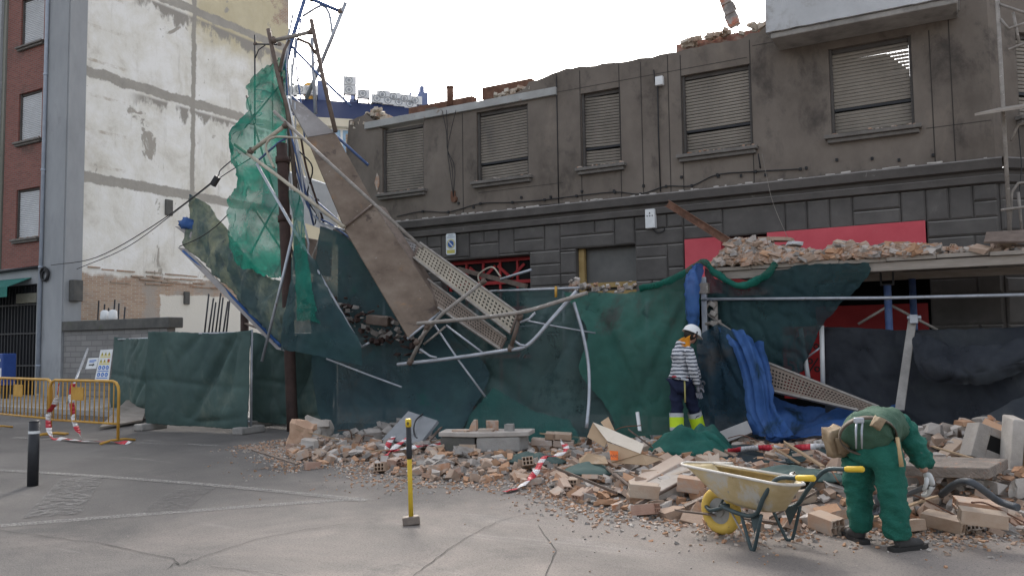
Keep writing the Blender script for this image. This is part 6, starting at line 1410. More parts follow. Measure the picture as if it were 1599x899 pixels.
# dark hose and bag, cloths on the ground
mb = MB(); p = [G(1470, 772, .3), G(1492, 755, .42), G(1515, 752, .48), G(1540, 768, .4), G(1560, 782, .32), G(1590, 792, .3)]
mb.tube(spline(p, 6), [.026]*31, 10); tag(mb.build('rubber_pipe', pm('grey rubber', [(.05, .055, .065), (.09, .1, .11)], 4, .6)), 'dark bent rubber pipe arching over the rubble at the right', 'pipe')
def pile(name, lab, c, rx, ry, h, mat, seed, amp=.12, cat='netting'):
    rows = []
    for i in range(15):
        row = []
        for j in range(33):
            a = 2*math.pi*j/32; q = i/14; d = Vector((math.cos(a)*rx*q, math.sin(a)*ry*q, 0)); n = mnoise.noise(Vector((d.x*4, d.y*4, seed)))+.6*mnoise.noise(Vector((d.x*9, d.y*9, seed+3)))
            row.append(Vector(c)+d*(1+.2*mnoise.noise(Vector((math.cos(a)*1.5, math.sin(a)*1.5, seed))))+Vector((0, 0, h*(1-q**2.2)*(1+.3*n)+amp*n*(1-q)*.5+.01)))
        rows.append(row)
    mb = MB(); mb.grid(rows); return tag(mb.build(name, mat, solid=.006), lab, cat)
g_ = G(1065, 712, .1); pile('net_bundle', 'bundled green net lying in front of the standing worker', (g_.x, g_.y+.25, .12), .5, .4, .26, pm('bundle net', [(.008, .07, .055), (.016, .12, .095)], 5, .8, alpha=(.85, .98, 3)), 2, .2)
g_ = G(1102, 705, .1); pile('net_bundle', 'smaller rounded green net bundle right of the first one', (g_.x, g_.y, .1), .36, .34, .3, pm('bundle net deep', [(.007, .055, .045), (.014, .1, .08)], 5, .8), 5, .2)
cloth('ground_net', 'dark green net stretched over the rubble behind the wheelbarrow', [
    [(1120, 692, -4.0), (1180, 697, -4.1), (1240, 700, -4.2), (1310, 702, -4.3)], [(1115, 706, -4.5), (1180, 710, -4.6), (1240, 712, -4.7), (1320, 712, -4.8)], [(1120, 722, -5.0), (1180, 724, -5.1), (1250, 724, -5.2), (1320, 722, -5.2)]], 'net', 8, 6, .04, 3, 51)
tape('red and white tape lying over the dark ground net behind the wheelbarrow', [Q(q)+Vector((0, -.05, .03)) for q in ((1138, 707, -4.6), (1180, 702, -4.4), (1230, 702, -4.4), (1290, 699, -4.4))], .07, 8, 8, 1.2)
for k, (px, py, rx, lb) in enumerate(((835, 728, .45, 'flat green cloth scrap on the rubble near the striped tape'), (920, 750, .3, 'green cloth scrap half buried in front of the cardboard box'), (1245, 785, .45, 'green cloth scrap under the rear of the wheelbarrow'))):
    g_ = G(px, py); pile('cloth_scrap', lb, (g_.x, g_.y, hz(g_.x, g_.y)+.02), rx, .25, .09, 'fence_cloth', 10+k, .05, 'cloth')
tape('crumpled red and white tape loop lying before the grey slab', [GZ(602, 718, .06), GZ(622, 712, .16), GZ(640, 702, .2), GZ(618, 700, .2), GZ(606, 714, .1), GZ(650, 713, .14), GZ(690, 706, .13), GZ(650, 704, .2), GZ(640, 697, .2)], .08, 12, 8)
tape('torn red and white tape draped over the front of the rubble', [GZ(788, 770, .02), GZ(812, 764, .03), GZ(835, 757, .12), GZ(850, 742, .2), GZ(868, 742, .22), GZ(885, 735, .25), GZ(878, 722, .27)], .07, 15, 8)
for a, b, rr_, lb in (((948, 752), (998, 792), .018, 'dark batten slanting over the rubble below the wall panels'), ((992, 802), (1090, 776), .016, 'thin dark rod on the rubble left of the barrow wheel'), ((980, 668), (1052, 674), .015, 'thin dark bar lying near the standing worker')):
    p, q = G(*a), G(*b); mb = MB(); mb.tube([Vector((p.x, p.y, hz(p.x, p.y)+.06)), Vector((q.x, q.y, hz(q.x, q.y)+.1))], rr_, 6); tag(mb.build('thin_bar', 'brown_tube'), lb, 'bar')
plank('white_stick', 'short white stick standing in the rubble left of the standing worker', [(992, 643, -3.2), (997, 642, -3.2), (1001, 672, -3.3), (996, 672, -3.3)], .03, 'white', 'stick')
# splinters and bent bars that stick out of the heap
rs = random.Random(77)
for i in range(34):
    while True:
        x = rs.uniform(-8.5, .6); yf, y1 = interp(x, FRONT), interp(x, BACK); y = yf+(y1-yf)*rs.random()**1.3
        if y > yf+.1: break
    z = hz(x, y)+.07; L = rs.uniform(.25, .8); ang = rs.uniform(0, 6.28); dv_ = Vector((math.cos(ang)*L, math.sin(ang)*L, rs.uniform(-.05, .22)))
    p0_, p1_ = Vector((x, y, z)), Vector((x, y, z))+dv_; mb = MB()
    if i % 3:
        s_ = dv_.cross(UZ_).normalized()*rs.uniform(.015, .045); mb.prism([p0_-s_, p1_-s_*.4, p1_+s_*.7+dv_*.08, p0_+s_], (0, 0, rs.uniform(.012, .025))); tag(mb.build('wood_splinter', ['wood', 'brown_tube', 'card'][i % 3]), 'splintered strip of wood poking out of the street rubble heap', 'splinter', 'wood splinters in the rubble')
    else:
        m_ = (p0_+p1_)/2+Vector((rs.uniform(-.1, .1), rs.uniform(-.1, .1), .06)); mb.tube(spline([p0_, m_, p1_], 5), .007, 6); tag(mb.build('bent_bar', 'rust'), 'thin bent rusty bar poking out of the street rubble heap', 'bar', 'rusty bars in the rubble')
# ---- sledge hammer standing on its head
p = G(642, 819); t = thing('sledgehammer', 'sledgehammer with yellow and black handle standing on its head', 'sledgehammer', p)
hx = Vector((CR.x, CR.y, 0)).normalized()
mb = MB(); e = Matrix((hx, Vector((-hx.y, hx.x, 0)), Vector((0, 0, 1)))).transposed(); mb.box(Vector((p.x, p.y, .038)), (.145, .07, .07), m=e @ Euler((0, -.08, .15)).to_matrix()); mb.build('head', pm('worn hammer steel', [(.16, .13, .11), (.26, .22, .19)], 14, .6, .3), t, bevel=.01)
top_ = DP(637.5, 655, (p-CC).dot(_f)); q0 = Vector((p.x, p.y, .06)); d_ = top_-q0
mb = MB(); mb.tube([q0, q0+d_*.3, q0+d_*.6], [.021, .02, .021], 10); mb.build('handle', pm('yellow handle', [(.5, .34, .025), (.62, .44, .04)], 12, .5, spots=[((.3, .22, .1), 9, .6, .7)]), t)
mb = MB(); mb.tube([q0+d_*.6, q0+d_*.63, q0+d_*.95], [.02, .025, .022], 10); mb.build('grip', 'blackiron', t)
mb = MB(); mb.tube([q0+d_*.93, q0+d_*1.0, q0+d_*1.01], [.027, .027, .02], 10); cp = mb.build('cap', pm('yellow cap', [(.6, .42, .03), (.66, .48, .05)], 12, .5), t)
cc = q0+d_*.965-Vector((_f.x, _f.y, 0)).normalized()*.029; mb = MB(); mb.box(cc, (.008, .004, .03), m=e); mb.box(cc, (.022, .003, .007), m=e); mb.build('mark', 'blackiron', cp)
# ---- wheelbarrow
wc, ln, lf = G(1127, 834), G(1181, 857), G(1226, 846)
lm = (ln+lf)/2; ax_ = (wc-lm); ax_.z = 0; ax_ = ax_.normalized(); lat = Vector((ax_.y, -ax_.x, 0)); lat = lat if (ln-lf).dot(lat) > 0 else -lat
WB = lambda a, l, z: lm+ax_*a+lat*l+Vector((0, 0, z))
t = thing('wheelbarrow', 'empty cream wheelbarrow with yellow wheel and yellow grips', 'wheelbarrow', (lm.x, lm.y, 0))
M['tray'] = pm('scuffed cream paint', [(.4, .31, .16), (.52, .42, .24), (.56, .48, .33)], 2.5, .6, bump=.15, spots=[((.5, .49, .45), 5, .5, .66), ((.2, .12, .07), 3.6, .6, .7), ((.32, .3, .27), 11, .62, .7)])
M['frame_green'] = pm('dark green grey tube', [(.03, .05, .055), (.06, .085, .09)], 8, .45, .1, spots=[((.22, .2, .18), 9, .62, .7)])
wd = (wc-lm).length
def rr_loop(a0, a1, w0, w1, z0, z1, n=7, r=.28):
    pts = []; cs = ((a1, w1, 0), (a1, -w1, 270), (a0, -w0, 180), (a0, w0, 90))
    ca = []
    for (a, w, an) in ((a1, w1, 0), (a0, w0, 90), (a0, -w0, 180), (a1, -w1, 270)):
        ra = min(abs(a1-a0), 2*w)*r
        for k in range(n):
            q = R(an+90*k/(n-1)); aa = a-math.copysign(ra, a-(a0+a1)/2)+ra*math.cos(q); ll = w-math.copysign(ra, w)+ra*math.sin(q) if True else 0
            f_ = (aa-a0)/(a1-a0); pts.append((aa, ll, z0+(z1-z0)*f_))
    return pts
loops = [rr_loop(-.1, .26, .15, .14, .27, .285, 7, .3), rr_loop(-.2, .38, .21, .19, .3, .33, 7, .28), rr_loop(-.38, .62, .3, .24, .5, .515, 7, .24), rr_loop(-.41, .68, .315, .255, .515, .54, 7, .24)]
mb = MB(); L4 = [[WB(*p) for p in lp] for lp in loops]; n_ = len(L4[0])
mb.add([p for lp in L4 for p in lp], [(i*n_+j, i*n_+(j+1) % n_, (i+1)*n_+(j+1) % n_, (i+1)*n_+j) for i in range(3) for j in range(n_)]+[tuple(range(n_))], True)
mb.build('tray', 'tray', t, solid=.006)
mb = MB(); mb.tube(L4[3]+[L4[3][0], L4[3][1]], .011, 6, False); mb.build('rim', pm('worn rim', [(.5, .46, .4), (.62, .6, .56)], 8, .5), t)
for s, nm in ((1, 'near'), (-1, 'far')):
    pts = spline([WB(wd+.12, .03*s, .2), WB(wd+.03, .075*s, .19), WB(wd-.16, .11*s, .255), WB(.3, .17*s, .26), WB(.08, .2*s, .235), WB(-.06, .235*s, .27), WB(-.15, .265*s, .4), WB(-.28, .285*s, .545), WB(-.45, .29*s, .575)], 7)
    m1 = MB(); m1.tube(pts, .0165, 10); m1.build('frame_tube', 'frame_green', t)
    d_ = (pts[-1]-pts[-3]).normalized(); m1 = MB(); m1.tube([pts[-1]-d_*.01, pts[-1]+d_*.005, pts[-1]+d_*.12, pts[-1]+d_*.13], [.018, .022, .022, .014], 10); m1.build('grip', pm('yellow grip', [(.62, .4, .03), (.72, .5, .05)], 12, .5), t)
    m1 = MB(); m1.tube(spline([WB(.12, .18*s, .24), WB(.02, .21*s, .02), WB(0, .22*s, .012), WB(-.03, .225*s, .03), WB(-.1, .23*s, .27)], 5), .0125, 8); m1.build('leg', 'frame_green', t)
    m1 = MB(); m1.prism([WB(-.1, .215*s, .27), WB(.02, .2*s, .25), WB(-.02, .21*s, .12)], lat*.004); m1.build('leg_gusset', 'frame_green', t)
    m1 = MB(); m1.tube([WB(wd-.02, .07*s, .19), WB(wd-.2, .12*s, .42)], .009, 6); m1.build('wheel_strut', 'frame_green', t)
m1 = MB(); m1.tube([WB(.24, .16, .255), WB(.03, .205, .015)], .008, 6); m1.build('leg_stay', 'old_tube', t)
cw_ = Vector((wc.x, wc.y, .183))
m1 = MB(); m1.ring(cw_, .138, .045, lat, 40, 12); wheel = m1.build('wheel', pm('dirty yellow tyre', [(.5, .33, .06), (.62, .43, .1)], 6, .6, bump=.2, spots=[((.28, .2, .1), 6, .6, .7)]), t)
m1 = MB(); m1.tube([cw_-lat*.022, cw_+lat*.022], .108, 32); m1.tube([cw_-lat*.034, cw_+lat*.034], .045, 16); m1.build('rim', pm('dull rim', [(.2, .2, .19), (.32, .32, .31)], 8, .5, .4), wheel)
m1 = MB(); m1.tube([cw_-lat*.09, cw_+lat*.09], .009, 8); m1.build('axle', 'galv', wheel)
# ================================================================== people
def skin_geo(mb, joints, bones, root, sub=2, smooth=True):
    """one continuous surface grown around a skeleton: joints {name: (pos, r or (rx, ry))}"""
    names = list(joints); me = bpy.data.meshes.new('s'); me.from_pydata([Vector(joints[n][0]) for n in names], [(names.index(a), names.index(b)) for a, b in bones], [])
    ob = bpy.data.objects.new('s', me); COL.objects.link(ob); md = ob.modifiers.new('k', 'SKIN'); md.use_smooth_shade = True
    for i, n in enumerate(names):
        q = joints[n][1]; sv = me.skin_vertices[0].data[i]; sv.radius = q if isinstance(q, tuple) else (q, q); sv.use_root = (n == root)
    if sub: s_ = ob.modifiers.new('u', 'SUBSURF'); s_.levels = sub; s_.render_levels = sub
    bpy.context.view_layer.update(); dg = bpy.context.evaluated_depsgraph_get(); ev = bpy.data.meshes.new_from_object(ob.evaluated_get(dg))
    mb.add([v.co.copy() for v in ev.vertices], [tuple(p.vertices) for p in ev.polygons], smooth)
    bpy.data.objects.remove(ob); bpy.data.meshes.remove(me); bpy.data.meshes.remove(ev); return mb
def wrinkle(mb, amp, fs, st=(1, 1, 1)):
    for v in mb.v:
        q = Vector((v.x*st[0], v.y*st[1], v.z*st[2]))*fs
        v += Vector((mnoise.noise(q), mnoise.noise(q+Vector((7, 3, 1))), mnoise.noise(q+Vector((1, 9, 4)))*.5))*amp
    return mb
def folds(mb, amp, st, seed=0):
    nr = [Vector() for _ in mb.v]
    for f in mb.f:
        q = (mb.v[f[1]]-mb.v[f[0]]).cross(mb.v[f[2]]-mb.v[f[0]])
        for i in f: nr[i] += q
    for i, v in enumerate(mb.v):
        n = nr[i].normalized() if nr[i].length else Vector(); q = Vector((v.x*st[0]+seed, v.y*st[1]+v.x*2, v.z*st[2]+v.x*3))
        mb.v[i] = v+n*amp*((1-min(1, 2.6*abs(mnoise.noise(q))))**2-.25+.5*mnoise.noise(q*.6))
    return mb
def ellipsoid(mb, c, rx, ry, rz, m=None, n=18, k=12):
    m = m or Matrix.Identity(3); vs = []
    for i in range(k+1):
        a = math.pi*i/k
        for j in range(n): b = 2*math.pi*j/n; vs.append(m @ Vector((rx*math.sin(a)*math.cos(b), ry*math.sin(a)*math.sin(b), rz*math.cos(a)))+Vector(c))
    return mb.add(vs, [(i*n+j, i*n+(j+1) % n, (i+1)*n+(j+1) % n, (i+1)*n+j) for i in range(k) for j in range(n)], True)
def frame_of(fwd, up):
    f = Vector(fwd).normalized(); r_ = f.cross(Vector(up)).normalized(); u = r_.cross(f); return Matrix((r_, f, u)).transposed()
def head_geo(mb, c, m, s=1.):
    b0 = len(mb.v); ellipsoid(mb, c, .077*s, .097*s, .117*s, m, 24, 18)
    for v in mb.v[b0:]:            # chin, jaw and brow
        q = m.transposed() @ (v-Vector(c))
        if q.z < 0: q.x *= 1-.28*min(1, -q.z/.117); q.y += .018*min(1, -q.z/.1)*(1 if q.y > 0 else .2)
        if .01 < q.z < .05 and q.y > .05: q.y += .005
        v.xyz = m @ q+Vector(c)
    P = lambda x, y, z: m @ Vector((x, y, z))*s+Vector(c)
    mb.add([P(-.009, .09, .018), P(.009, .09, .018), P(-.018, .088, -.03), P(.018, .088, -.03), P(0, .118, -.027), P(0, .1, .015)], [(0, 5, 4, 2), (5, 1, 3, 4), (2, 4, 3)], True)
    for sx in (-1, 1):
        ellipsoid(mb, P(sx*.078, -.005, -.005), .012*s, .02*s, .032*s, m, 10, 8); ellipsoid(mb, P(sx*.031, .083, .015), .014*s, .01*s, .008*s, m, 8, 6)
    ellipsoid(mb, P(0, .094, -.056), .025*s, .01*s, .008*s, m, 10, 6)
    return mb
def glove_geo(mb, wrist, palm_dir, thumb_side, normal, curl=.9, s=1.):
    """palm and five separate curled fingers"""
    d = Vector(palm_dir).normalized(); t = Vector(thumb_side); t = (t-d*t.dot(d)).normalized(); n = Vector(normal); n = (n-d*n.dot(d)-t*n.dot(t)).normalized(); w = Vector(wrist)
    J = {'w': (w, (.033*s, .026*s)), 'p': (w+d*.045*s, (.042*s, .022*s)), 'k': (w+d*.088*s, (.041*s, .019*s))}
    skin_geo(mb, J, [('w', 'p'), ('p', 'k')], 'w', 2)
    for i, (o, L) in enumerate(((.03, .072), (.01, .08), (-.011, .075), (-.03, .06))):
        b = w+d*.075*s+t*o*s; pts = [b]; a = .15; p = b+d*.018*s; pts.append(p)
        for f_ in (.42, .32, .26): a += curl*.75; p = p+(d*math.cos(a)+n*math.sin(a))*L*f_*s*1.1; pts.append(p)
        J = {k: (q, rr0*s) for k, q, rr0 in zip('abcde', pts, (.0105, .0115, .0105, .0098, .0085))}
        skin_geo(mb, J, [('a', 'b'), ('b', 'c'), ('c', 'd'), ('d', 'e')], 'a', 1)
    b = w+d*.025*s+t*.025*s; p1 = b+(t*.8+d*.5).normalized()*.038*s; p2 = p1+(d*.8+t*.2+n*.5).normalized()*.03*s; p3 = p2+(d*.6-t*.3+n*.7).normalized()*.025*s
    skin_geo(mb, {k: (q, rr0*s) for k, q, rr0 in zip('abcd', (b, p1, p2, p3), (.015, .0135, .012, .0095))}, [('a', 'b'), ('b', 'c'), ('c', 'd')], 'a', 1)
    return mb
M['skin'] = pm('skin', [(.36, .2, .14), (.44, .26, .19)], 20, .55, bump=.05)
M['hair'] = pm('dark hair', [(.015, .012, .01), (.03, .024, .02)], 60, .6)
M['boot'] = pm('dusty dark boot', [(.03, .03, .032), (.06, .058, .056)], 9, .7, spots=[((.22, .2, .18), 8, .6, .72)])
M['sole'] = flat('boot sole', (.035, .033, .032), .85)
M['glove_w'] = pm('dusty white glove', [(.55, .55, .53), (.68, .68, .66)], 14, .9, bump=.3)
M['glove_g'] = pm('grey glove', [(.14, .14, .16), (.22, .22, .24)], 14, .9, bump=.3)
M['jgreen'] = pm('green work cotton', [(.008, .075, .054), (.012, .105, .076), (.018, .13, .094)], 5, .85, bump=.7, bscale=13, bdist=.03, spots=[((.07, .17, .13), 6, .6, .78), ((.2, .19, .165), 9, .66, .76)])
M['vest'] = pm('padded olive vest', [(.03, .07, .046), (.045, .095, .063), (.065, .12, .082)], 4, .85, bump=.6, bscale=14, bdist=.025)
M['navy'] = pm('navy trousers', [(.008, .012, .035), (.016, .022, .055)], 6, .85, bump=.6, bscale=14, bdist=.025)
def boot_geo(mb, ankle, toe, h=.11):
    a, t_ = Vector(ankle), Vector(toe); d = (t_-a); d.z = 0; L = d.length; d.normalize(); gz = t_.z
    J = {'h': (Vector((a.x, a.y, gz+.04))-d*.045, (.038, .036)), 'i': (Vector((a.x, a.y, gz+.05))+d*.03, (.045, .044)), 'm': (Vector((a.x, a.y, gz+.045))+d*(L*.55), (.05, .038)), 't': (Vector((a.x, a.y, gz+.036))+d*(L*.98), (.042, .03)), 's': (Vector((a.x, a.y, gz+h+.05)), .055)}
    skin_geo(mb, J, [('h', 'i'), ('i', 'm'), ('m', 't'), ('i', 's')], 'i', 2)
    for v in mb.v:
        if v.z < gz+.012: v.z = gz+.012
    return mb
def sole_geo(mb, ankle, toe):
    a, t_ = Vector(ankle), Vector(toe); d = t_-a; d.z = 0; L = d.length; d.normalize(); s = Vector((-d.y, d.x, 0)); gz = t_.z; c = Vector((a.x, a.y, gz))
    o = [(-.085, .028), (-.05, .042), (.04, .04), (L*.55, .052), (L*.9, .048), (L+.035, .025)]
    return mb.prism([c+d*x+s*y for x, y in o]+[c+d*x-s*y for x, y in o[::-1]], (0, 0, .028))
HR = Vector((CR.x, CR.y, 0)).normalized(); HF = Vector((_f.x, _f.y, 0)).normalized(); UZ = Vector((0, 0, 1))
# ---------------- bending worker
fl, fr_ = G(1344, 846), G(1420, 860)
dL, dR = (fl-CC).dot(_f), (fr_-CC).dot(_f)
al = Vector((fl.x, fl.y, .1)); ar = Vector((fr_.x, fr_.y, .1))-HR*.06+HF*.02
kL, kR = DP(1343, 770, dL+.07), DP(1391, 768, dR+.1)
hL, hR = DP(1338, 713, dL+.08), DP(1382, 711, dR+.16)
pel = (hL+hR)/2+UZ*.05; sp = DP(1362, 666, dR+.4); che = DP(1376, 664, dR+.62); nk = DP(1388, 668, dR+.82)
sR, sL = DP(1413, 664, dR+.66), DP(1335, 668, dR+.68)
eR, wR = DP(1436, 708, dR+.58), DP(1444, 738, dR+.5)
eL, wL = DP(1350, 735, dR+.62), DP(1368, 772, dR+.5)
hd = DP(1393, 682, dR+.98)
PB = MB(); J = {'pel': (pel, .12), 'hl': (hL, .1), 'kl': (kL, .062), 'al': (al+UZ*.02, .042), 'hr': (hR, .1), 'kr': (kR, .062), 'ar': (ar+UZ*.02, .042), 'sp': (sp, .12), 'ch': (che, .135), 'nk': (nk, .06), 'sl': (sL, .05), 'el': (eL, .045), 'wl': (wL, .03), 'sr': (sR, .05), 'er': (eR, .045), 'wr': (wR, .03), 'hdn': (hd-UZ*.0, .06)}
skin_geo(PB, J, [('pel', 'hl'), ('hl', 'kl'), ('kl', 'al'), ('pel', 'hr'), ('hr', 'kr'), ('kr', 'ar'), ('pel', 'sp'), ('sp', 'ch'), ('ch', 'nk'), ('nk', 'hdn'), ('ch', 'sl'), ('sl', 'el'), ('el', 'wl'), ('ch', 'sr'), ('sr', 'er'), ('er', 'wr')], 'pel', 2)
head_geo(PB, hd+HF*.06-UZ*.05, frame_of(HF*.35-UZ*.9+HR*.2, HF))
W2 = PB.build('person', 'skin', loc=(pel.x, pel.y, 0)); tag(W2, 'person bent double in green work clothes with tool belt and white gloves', 'person')
mb = MB(); m_ = frame_of(HF*.35-UZ*.9+HR*.2, HF); ellipsoid(mb, hd+HF*.066-UZ*.03, .084, .1, .1, m_, 18, 12); mb.v = [v for v in mb.v]; mb.build('hair', 'hair', W2)
mb = MB(); J = {'pel': (pel-UZ*.0-HF*.03, (.2, .15)), 'hl': (hL-HR*.02, (.135, .135)), 'tl': ((hL+kL)/2-HR*.004, .11), 'kl': (kL, .098), 'cl': ((kL+al)/2, .096), 'al': (al-UZ*.06, .096), 'hr': (hR+HR*.02, (.135, .135)), 'tr': ((hR+kR)/2+HR*.008, .115), 'kr': (kR, .1), 'cr': ((kR+ar)/2, .098), 'ar': (ar-UZ*.05, .1), 'w': (sp*.35+pel*.65-UZ*.02, (.15, .11))}
skin_geo(mb, J, [('pel', 'hl'), ('hl', 'tl'), ('tl', 'kl'), ('kl', 'cl'), ('cl', 'al'), ('pel', 'hr'), ('hr', 'tr'), ('tr', 'kr'), ('kr', 'cr'), ('cr', 'ar'), ('pel', 'w')], 'pel', 3)
wrinkle(mb, .016, 6, (1, 1, .9)); folds(mb, .014, (5, 5, 7), 1); folds(mb, .011, (10, 10, 16), 4)
for v in mb.v:
    if v.z < .075: v.z = .075+.1*(v.z-.075)*.2+.012*mnoise.noise(v*9)
mb.build('trousers', 'jgreen', W2)
mb = MB(); J = {'w': (DP(1354, 683, dR+.13), (.178, .125)), 'w2': (DP(1356, 675, dR+.22), (.19, .15)), 'sp': (sp+UZ*.0, (.205, .165)), 'ch': (che+UZ*.0+HR*.01, (.215, .17)), 'nk': (nk-HF*.04, .11)}
skin_geo(mb, J, [('w', 'w2'), ('w2', 'sp'), ('sp', 'ch'), ('ch', 'nk')], 'sp', 3); wrinkle(mb, .012, 7); folds(mb, .02, (7, 7, 9), 3); mb.build('vest', 'vest', W2)
for s in (1, -1):
    S_, E_2, W_ = (sR, eR, wR) if s > 0 else (sL, eL, wL)
    J = {'a0': (S_*.55+che*.45, .13), 'a': (S_-HR*.03*s, .118), 'b': (S_*.6+E_2*.4, .094), 'c': (E_2, .08), 'd': (E_2*.5+W_*.5, .07), 'e': (E_2*.22+W_*.78, .06)}
    m1 = MB(); skin_geo(m1, J, [('a0', 'a'), ('a', 'b'), ('b', 'c'), ('c', 'd'), ('d', 'e')], 'b', 3); wrinkle(m1, .012, 10); folds(m1, .026, (6, 6, 10), 2); folds(m1, .01, (13, 13, 20), 5); m1.build('sleeve', 'jgreen', W2)
    g = MB(); glove_geo(g, W_+UZ*.01+HR*(.012 if s > 0 else 0), (-UZ+HR*.35) if s > 0 else (-UZ+HR*.2), (-HF*.5-HR*.5) if s > 0 else HF*.6-HR*.4, -HR if s > 0 else -HF, .75, 1.35 if s > 0 else 1.12); g.build('glove', 'glove_w' if s > 0 else 'glove_g', W2)
for a_, toe, lb in ((al, fl+HF*.2-HR*.02, 0), (ar, fr_+HF*.1+HR*.14, 1)):
    tt = Vector((toe.x, toe.y, 0.0)); g = MB(); boot_geo(g, a_, tt); b_ = g.build('boot', 'boot', W2); g = MB(); sole_geo(g, a_, tt); g.build('sole', 'sole', b_)
# waist belt, pouches and pliers
bc = DP(1355, 680, dR+.16); bax = (HF*.8+UZ*.35+HR*.12).normalized(); m_ = frame_of(bax, UZ)
mb = MB(); L_ = []
for k in range(33): a = 2*math.pi*k/32; L_.append((bc+m_ @ Vector((.196*math.cos(a), 0, .15*math.sin(a)))))
mb.grid([[p-bax*.022 for p in L_], [p+bax*.022 for p in L_]]); belt = mb.build('tool_belt', pm('worn brown belt', [(.06, .045, .035), (.12, .095, .07)], 12, .7), W2, solid=.008)
M['leather'] = pm('tan leather pouch', [(.15, .1, .06), (.24, .175, .11), (.32, .25, .17)], 7, .8, bump=.4)
def pouch(px, py, dep, L, w, h, rot, nm='pouch'):
    m1 = lump(L, w, h, random.Random(px), .12, 4); e = Matrix((HR, HF, UZ)).transposed() @ Euler(rot).to_matrix()
    for v in m1.v: v.xyz = e @ v+DP(px, py, dep)
    m1.sm = [True]*len(m1.f); m1.build(nm, 'leather', belt)
pouch(1302, 688, dL+.12, .13, .15, .2, (.1, -.25, .2)); pouch(1313, 694, dL+.05, .08, .09, .12, (0, -.2, 0)); pouch(1371, 660, dR-.0, .07, .05, .08, (0, .5, 0))
for px in (1337, 1346): mb = MB(); mb.tube([DP(px+1, 655, dR+.02), DP(px-.5, 672, dR-.07), DP(px, 700, dR-.06)], [.007, .008, .005], 6); mb.build('pliers', 'galv', belt)
mb = MB(); mb.box(DP(1341, 656, dR+.0), (.07, .03, .04), m=Matrix((HR, HF, UZ)).transposed()); mb.build('buckle', 'galv', belt, bevel=.008)
mb = MB(); mb.tube([DP(1401, 683, dR+.06), DP(1404, 700, dR+.02), DP(1408, 728, dR+.0)], [.014, .013, .017], 8); mb.build('hammer_handle', pm('tan hammer handle', [(.4, .28, .14), (.5, .36, .2)], 8, .6), belt)
# tool in the gloves
a, b = wR-UZ*.1+HR*.02, wL-UZ*.09+HF*.02; d_ = (b-a)
mb = MB(); mb.tube([a-d_*.12, a+d_*.4, b+d_*.3], .021, 10); tag(mb.build('tool_handle', pm('grey tool shaft', [(.07, .068, .066), (.13, .125, .12)], 9, .6)), 'dark round tool shaft gripped by the bending worker', 'tool')
# ---------------- standing worker
DEP = 11.55; zb = .1
P2 = lambda px, py, dd=0: DP(px, py, DEP+dd)
aL, aR = P2(1057, 674, -.05), P2(1093, 676, .1); kL, kR = P2(1056, 638, 0), P2(1082, 635, .05); hL, hR = P2(1058, 598, .02), P2(1073, 598, -.04)
pel = (hL+hR)/2+UZ*.05; sp = P2(1063, 572); che = P2(1065, 550); nk = P2(1075, 532, .02); hd = P2(1080, 523, .03)
sR_, sL_ = P2(1077, 549, -.16), P2(1063, 549, .2); eR_, wR_ = P2(1082, 578, -.2), P2(1089, 603, -.12); eL_, wL_ = P2(1085, 575, .3), P2(1092, 592, .3)
look = HR*.85+HF*.35-UZ*.45
PB = MB(); J = {'pel': (pel, .11), 'hl': (hL, .085), 'kl': (kL, .055), 'al': (aL, .04), 'hr': (hR, .085), 'kr': (kR, .055), 'ar': (aR, .04), 'sp': (sp, .1), 'ch': (che, .1), 'nk': (nk, .05), 'hdn': (hd, .05), 'sl': (sL_, .045), 'el': (eL_, .042), 'wl': (wL_, .028), 'sr': (sR_, .045), 'er': (eR_, .04), 'wr': (wR_, .028)}
skin_geo(PB, J, [('pel', 'hl'), ('hl', 'kl'), ('kl', 'al'), ('pel', 'hr'), ('hr', 'kr'), ('kr', 'ar'), ('pel', 'sp'), ('sp', 'ch'), ('ch', 'nk'), ('nk', 'hdn'), ('ch', 'sl'), ('sl', 'el'), ('el', 'wl'), ('ch', 'sr'), ('sr', 'er'), ('er', 'wr')], 'pel', 2)
mh = frame_of(look, UZ+look*.2); head_geo(PB, hd, mh, .98)
W1 = PB.build('person', 'skin', loc=(pel.x, pel.y, zb)); tag(W1, 'person standing in white hard hat, striped hoodie and navy trousers', 'person')
mb = MB(); b0 = 0; ellipsoid(mb, hd-look.normalized()*.012+UZ*.015, .086, .102, .112, mh, 18, 12); mb.build('hair', 'hair', W1)
mb = MB(); n, k = 28, 9; vs = []; hc_ = hd+mh @ Vector((0, -.005, .035))
for i in range(k+1):
    a = (math.pi/2)*i/k
    for j in range(n): b = 2*math.pi*j/n; vs.append(mh @ Vector((.112*math.sin(a)*math.cos(b), .138*math.sin(a)*math.sin(b), .118*math.cos(a)))+hc_)
brim = []
for j in range(n): b = 2*math.pi*j/n; ext = 1.1+(.28 if math.sin(b) > 0 else 0)*max(0, math.sin(b))**1.5; brim.append(mh @ Vector((.112*1.08*math.cos(b), .138*ext*math.sin(b), -.022))+hc_)
vs += brim; mb.add(vs, [(i*n+j, i*n+(j+1) % n, (i+1)*n+(j+1) % n, (i+1)*n+j) for i in range(k+1) for j in range(n)], True); hm = mb.build('hard_hat', pm('white helmet', [(.7, .7, .69), (.78, .78, .77)], 4, .35), W1, solid=.004)
mb = MB(); mb.box(hc_+mh @ Vector((.118, 0, -.01)), (.012, .02, .05), m=mh); mb.build('side_clip', 'blackiron', hm)
mb = MB(); mb.tube(spline([hc_+mh @ Vector((.1, .02, -.02)), hc_+mh @ Vector((.085, .05, -.1)), hc_+mh @ Vector((.02, .075, -.15))], 5), .008, 6); mb.build('strap', 'blackiron', hm)
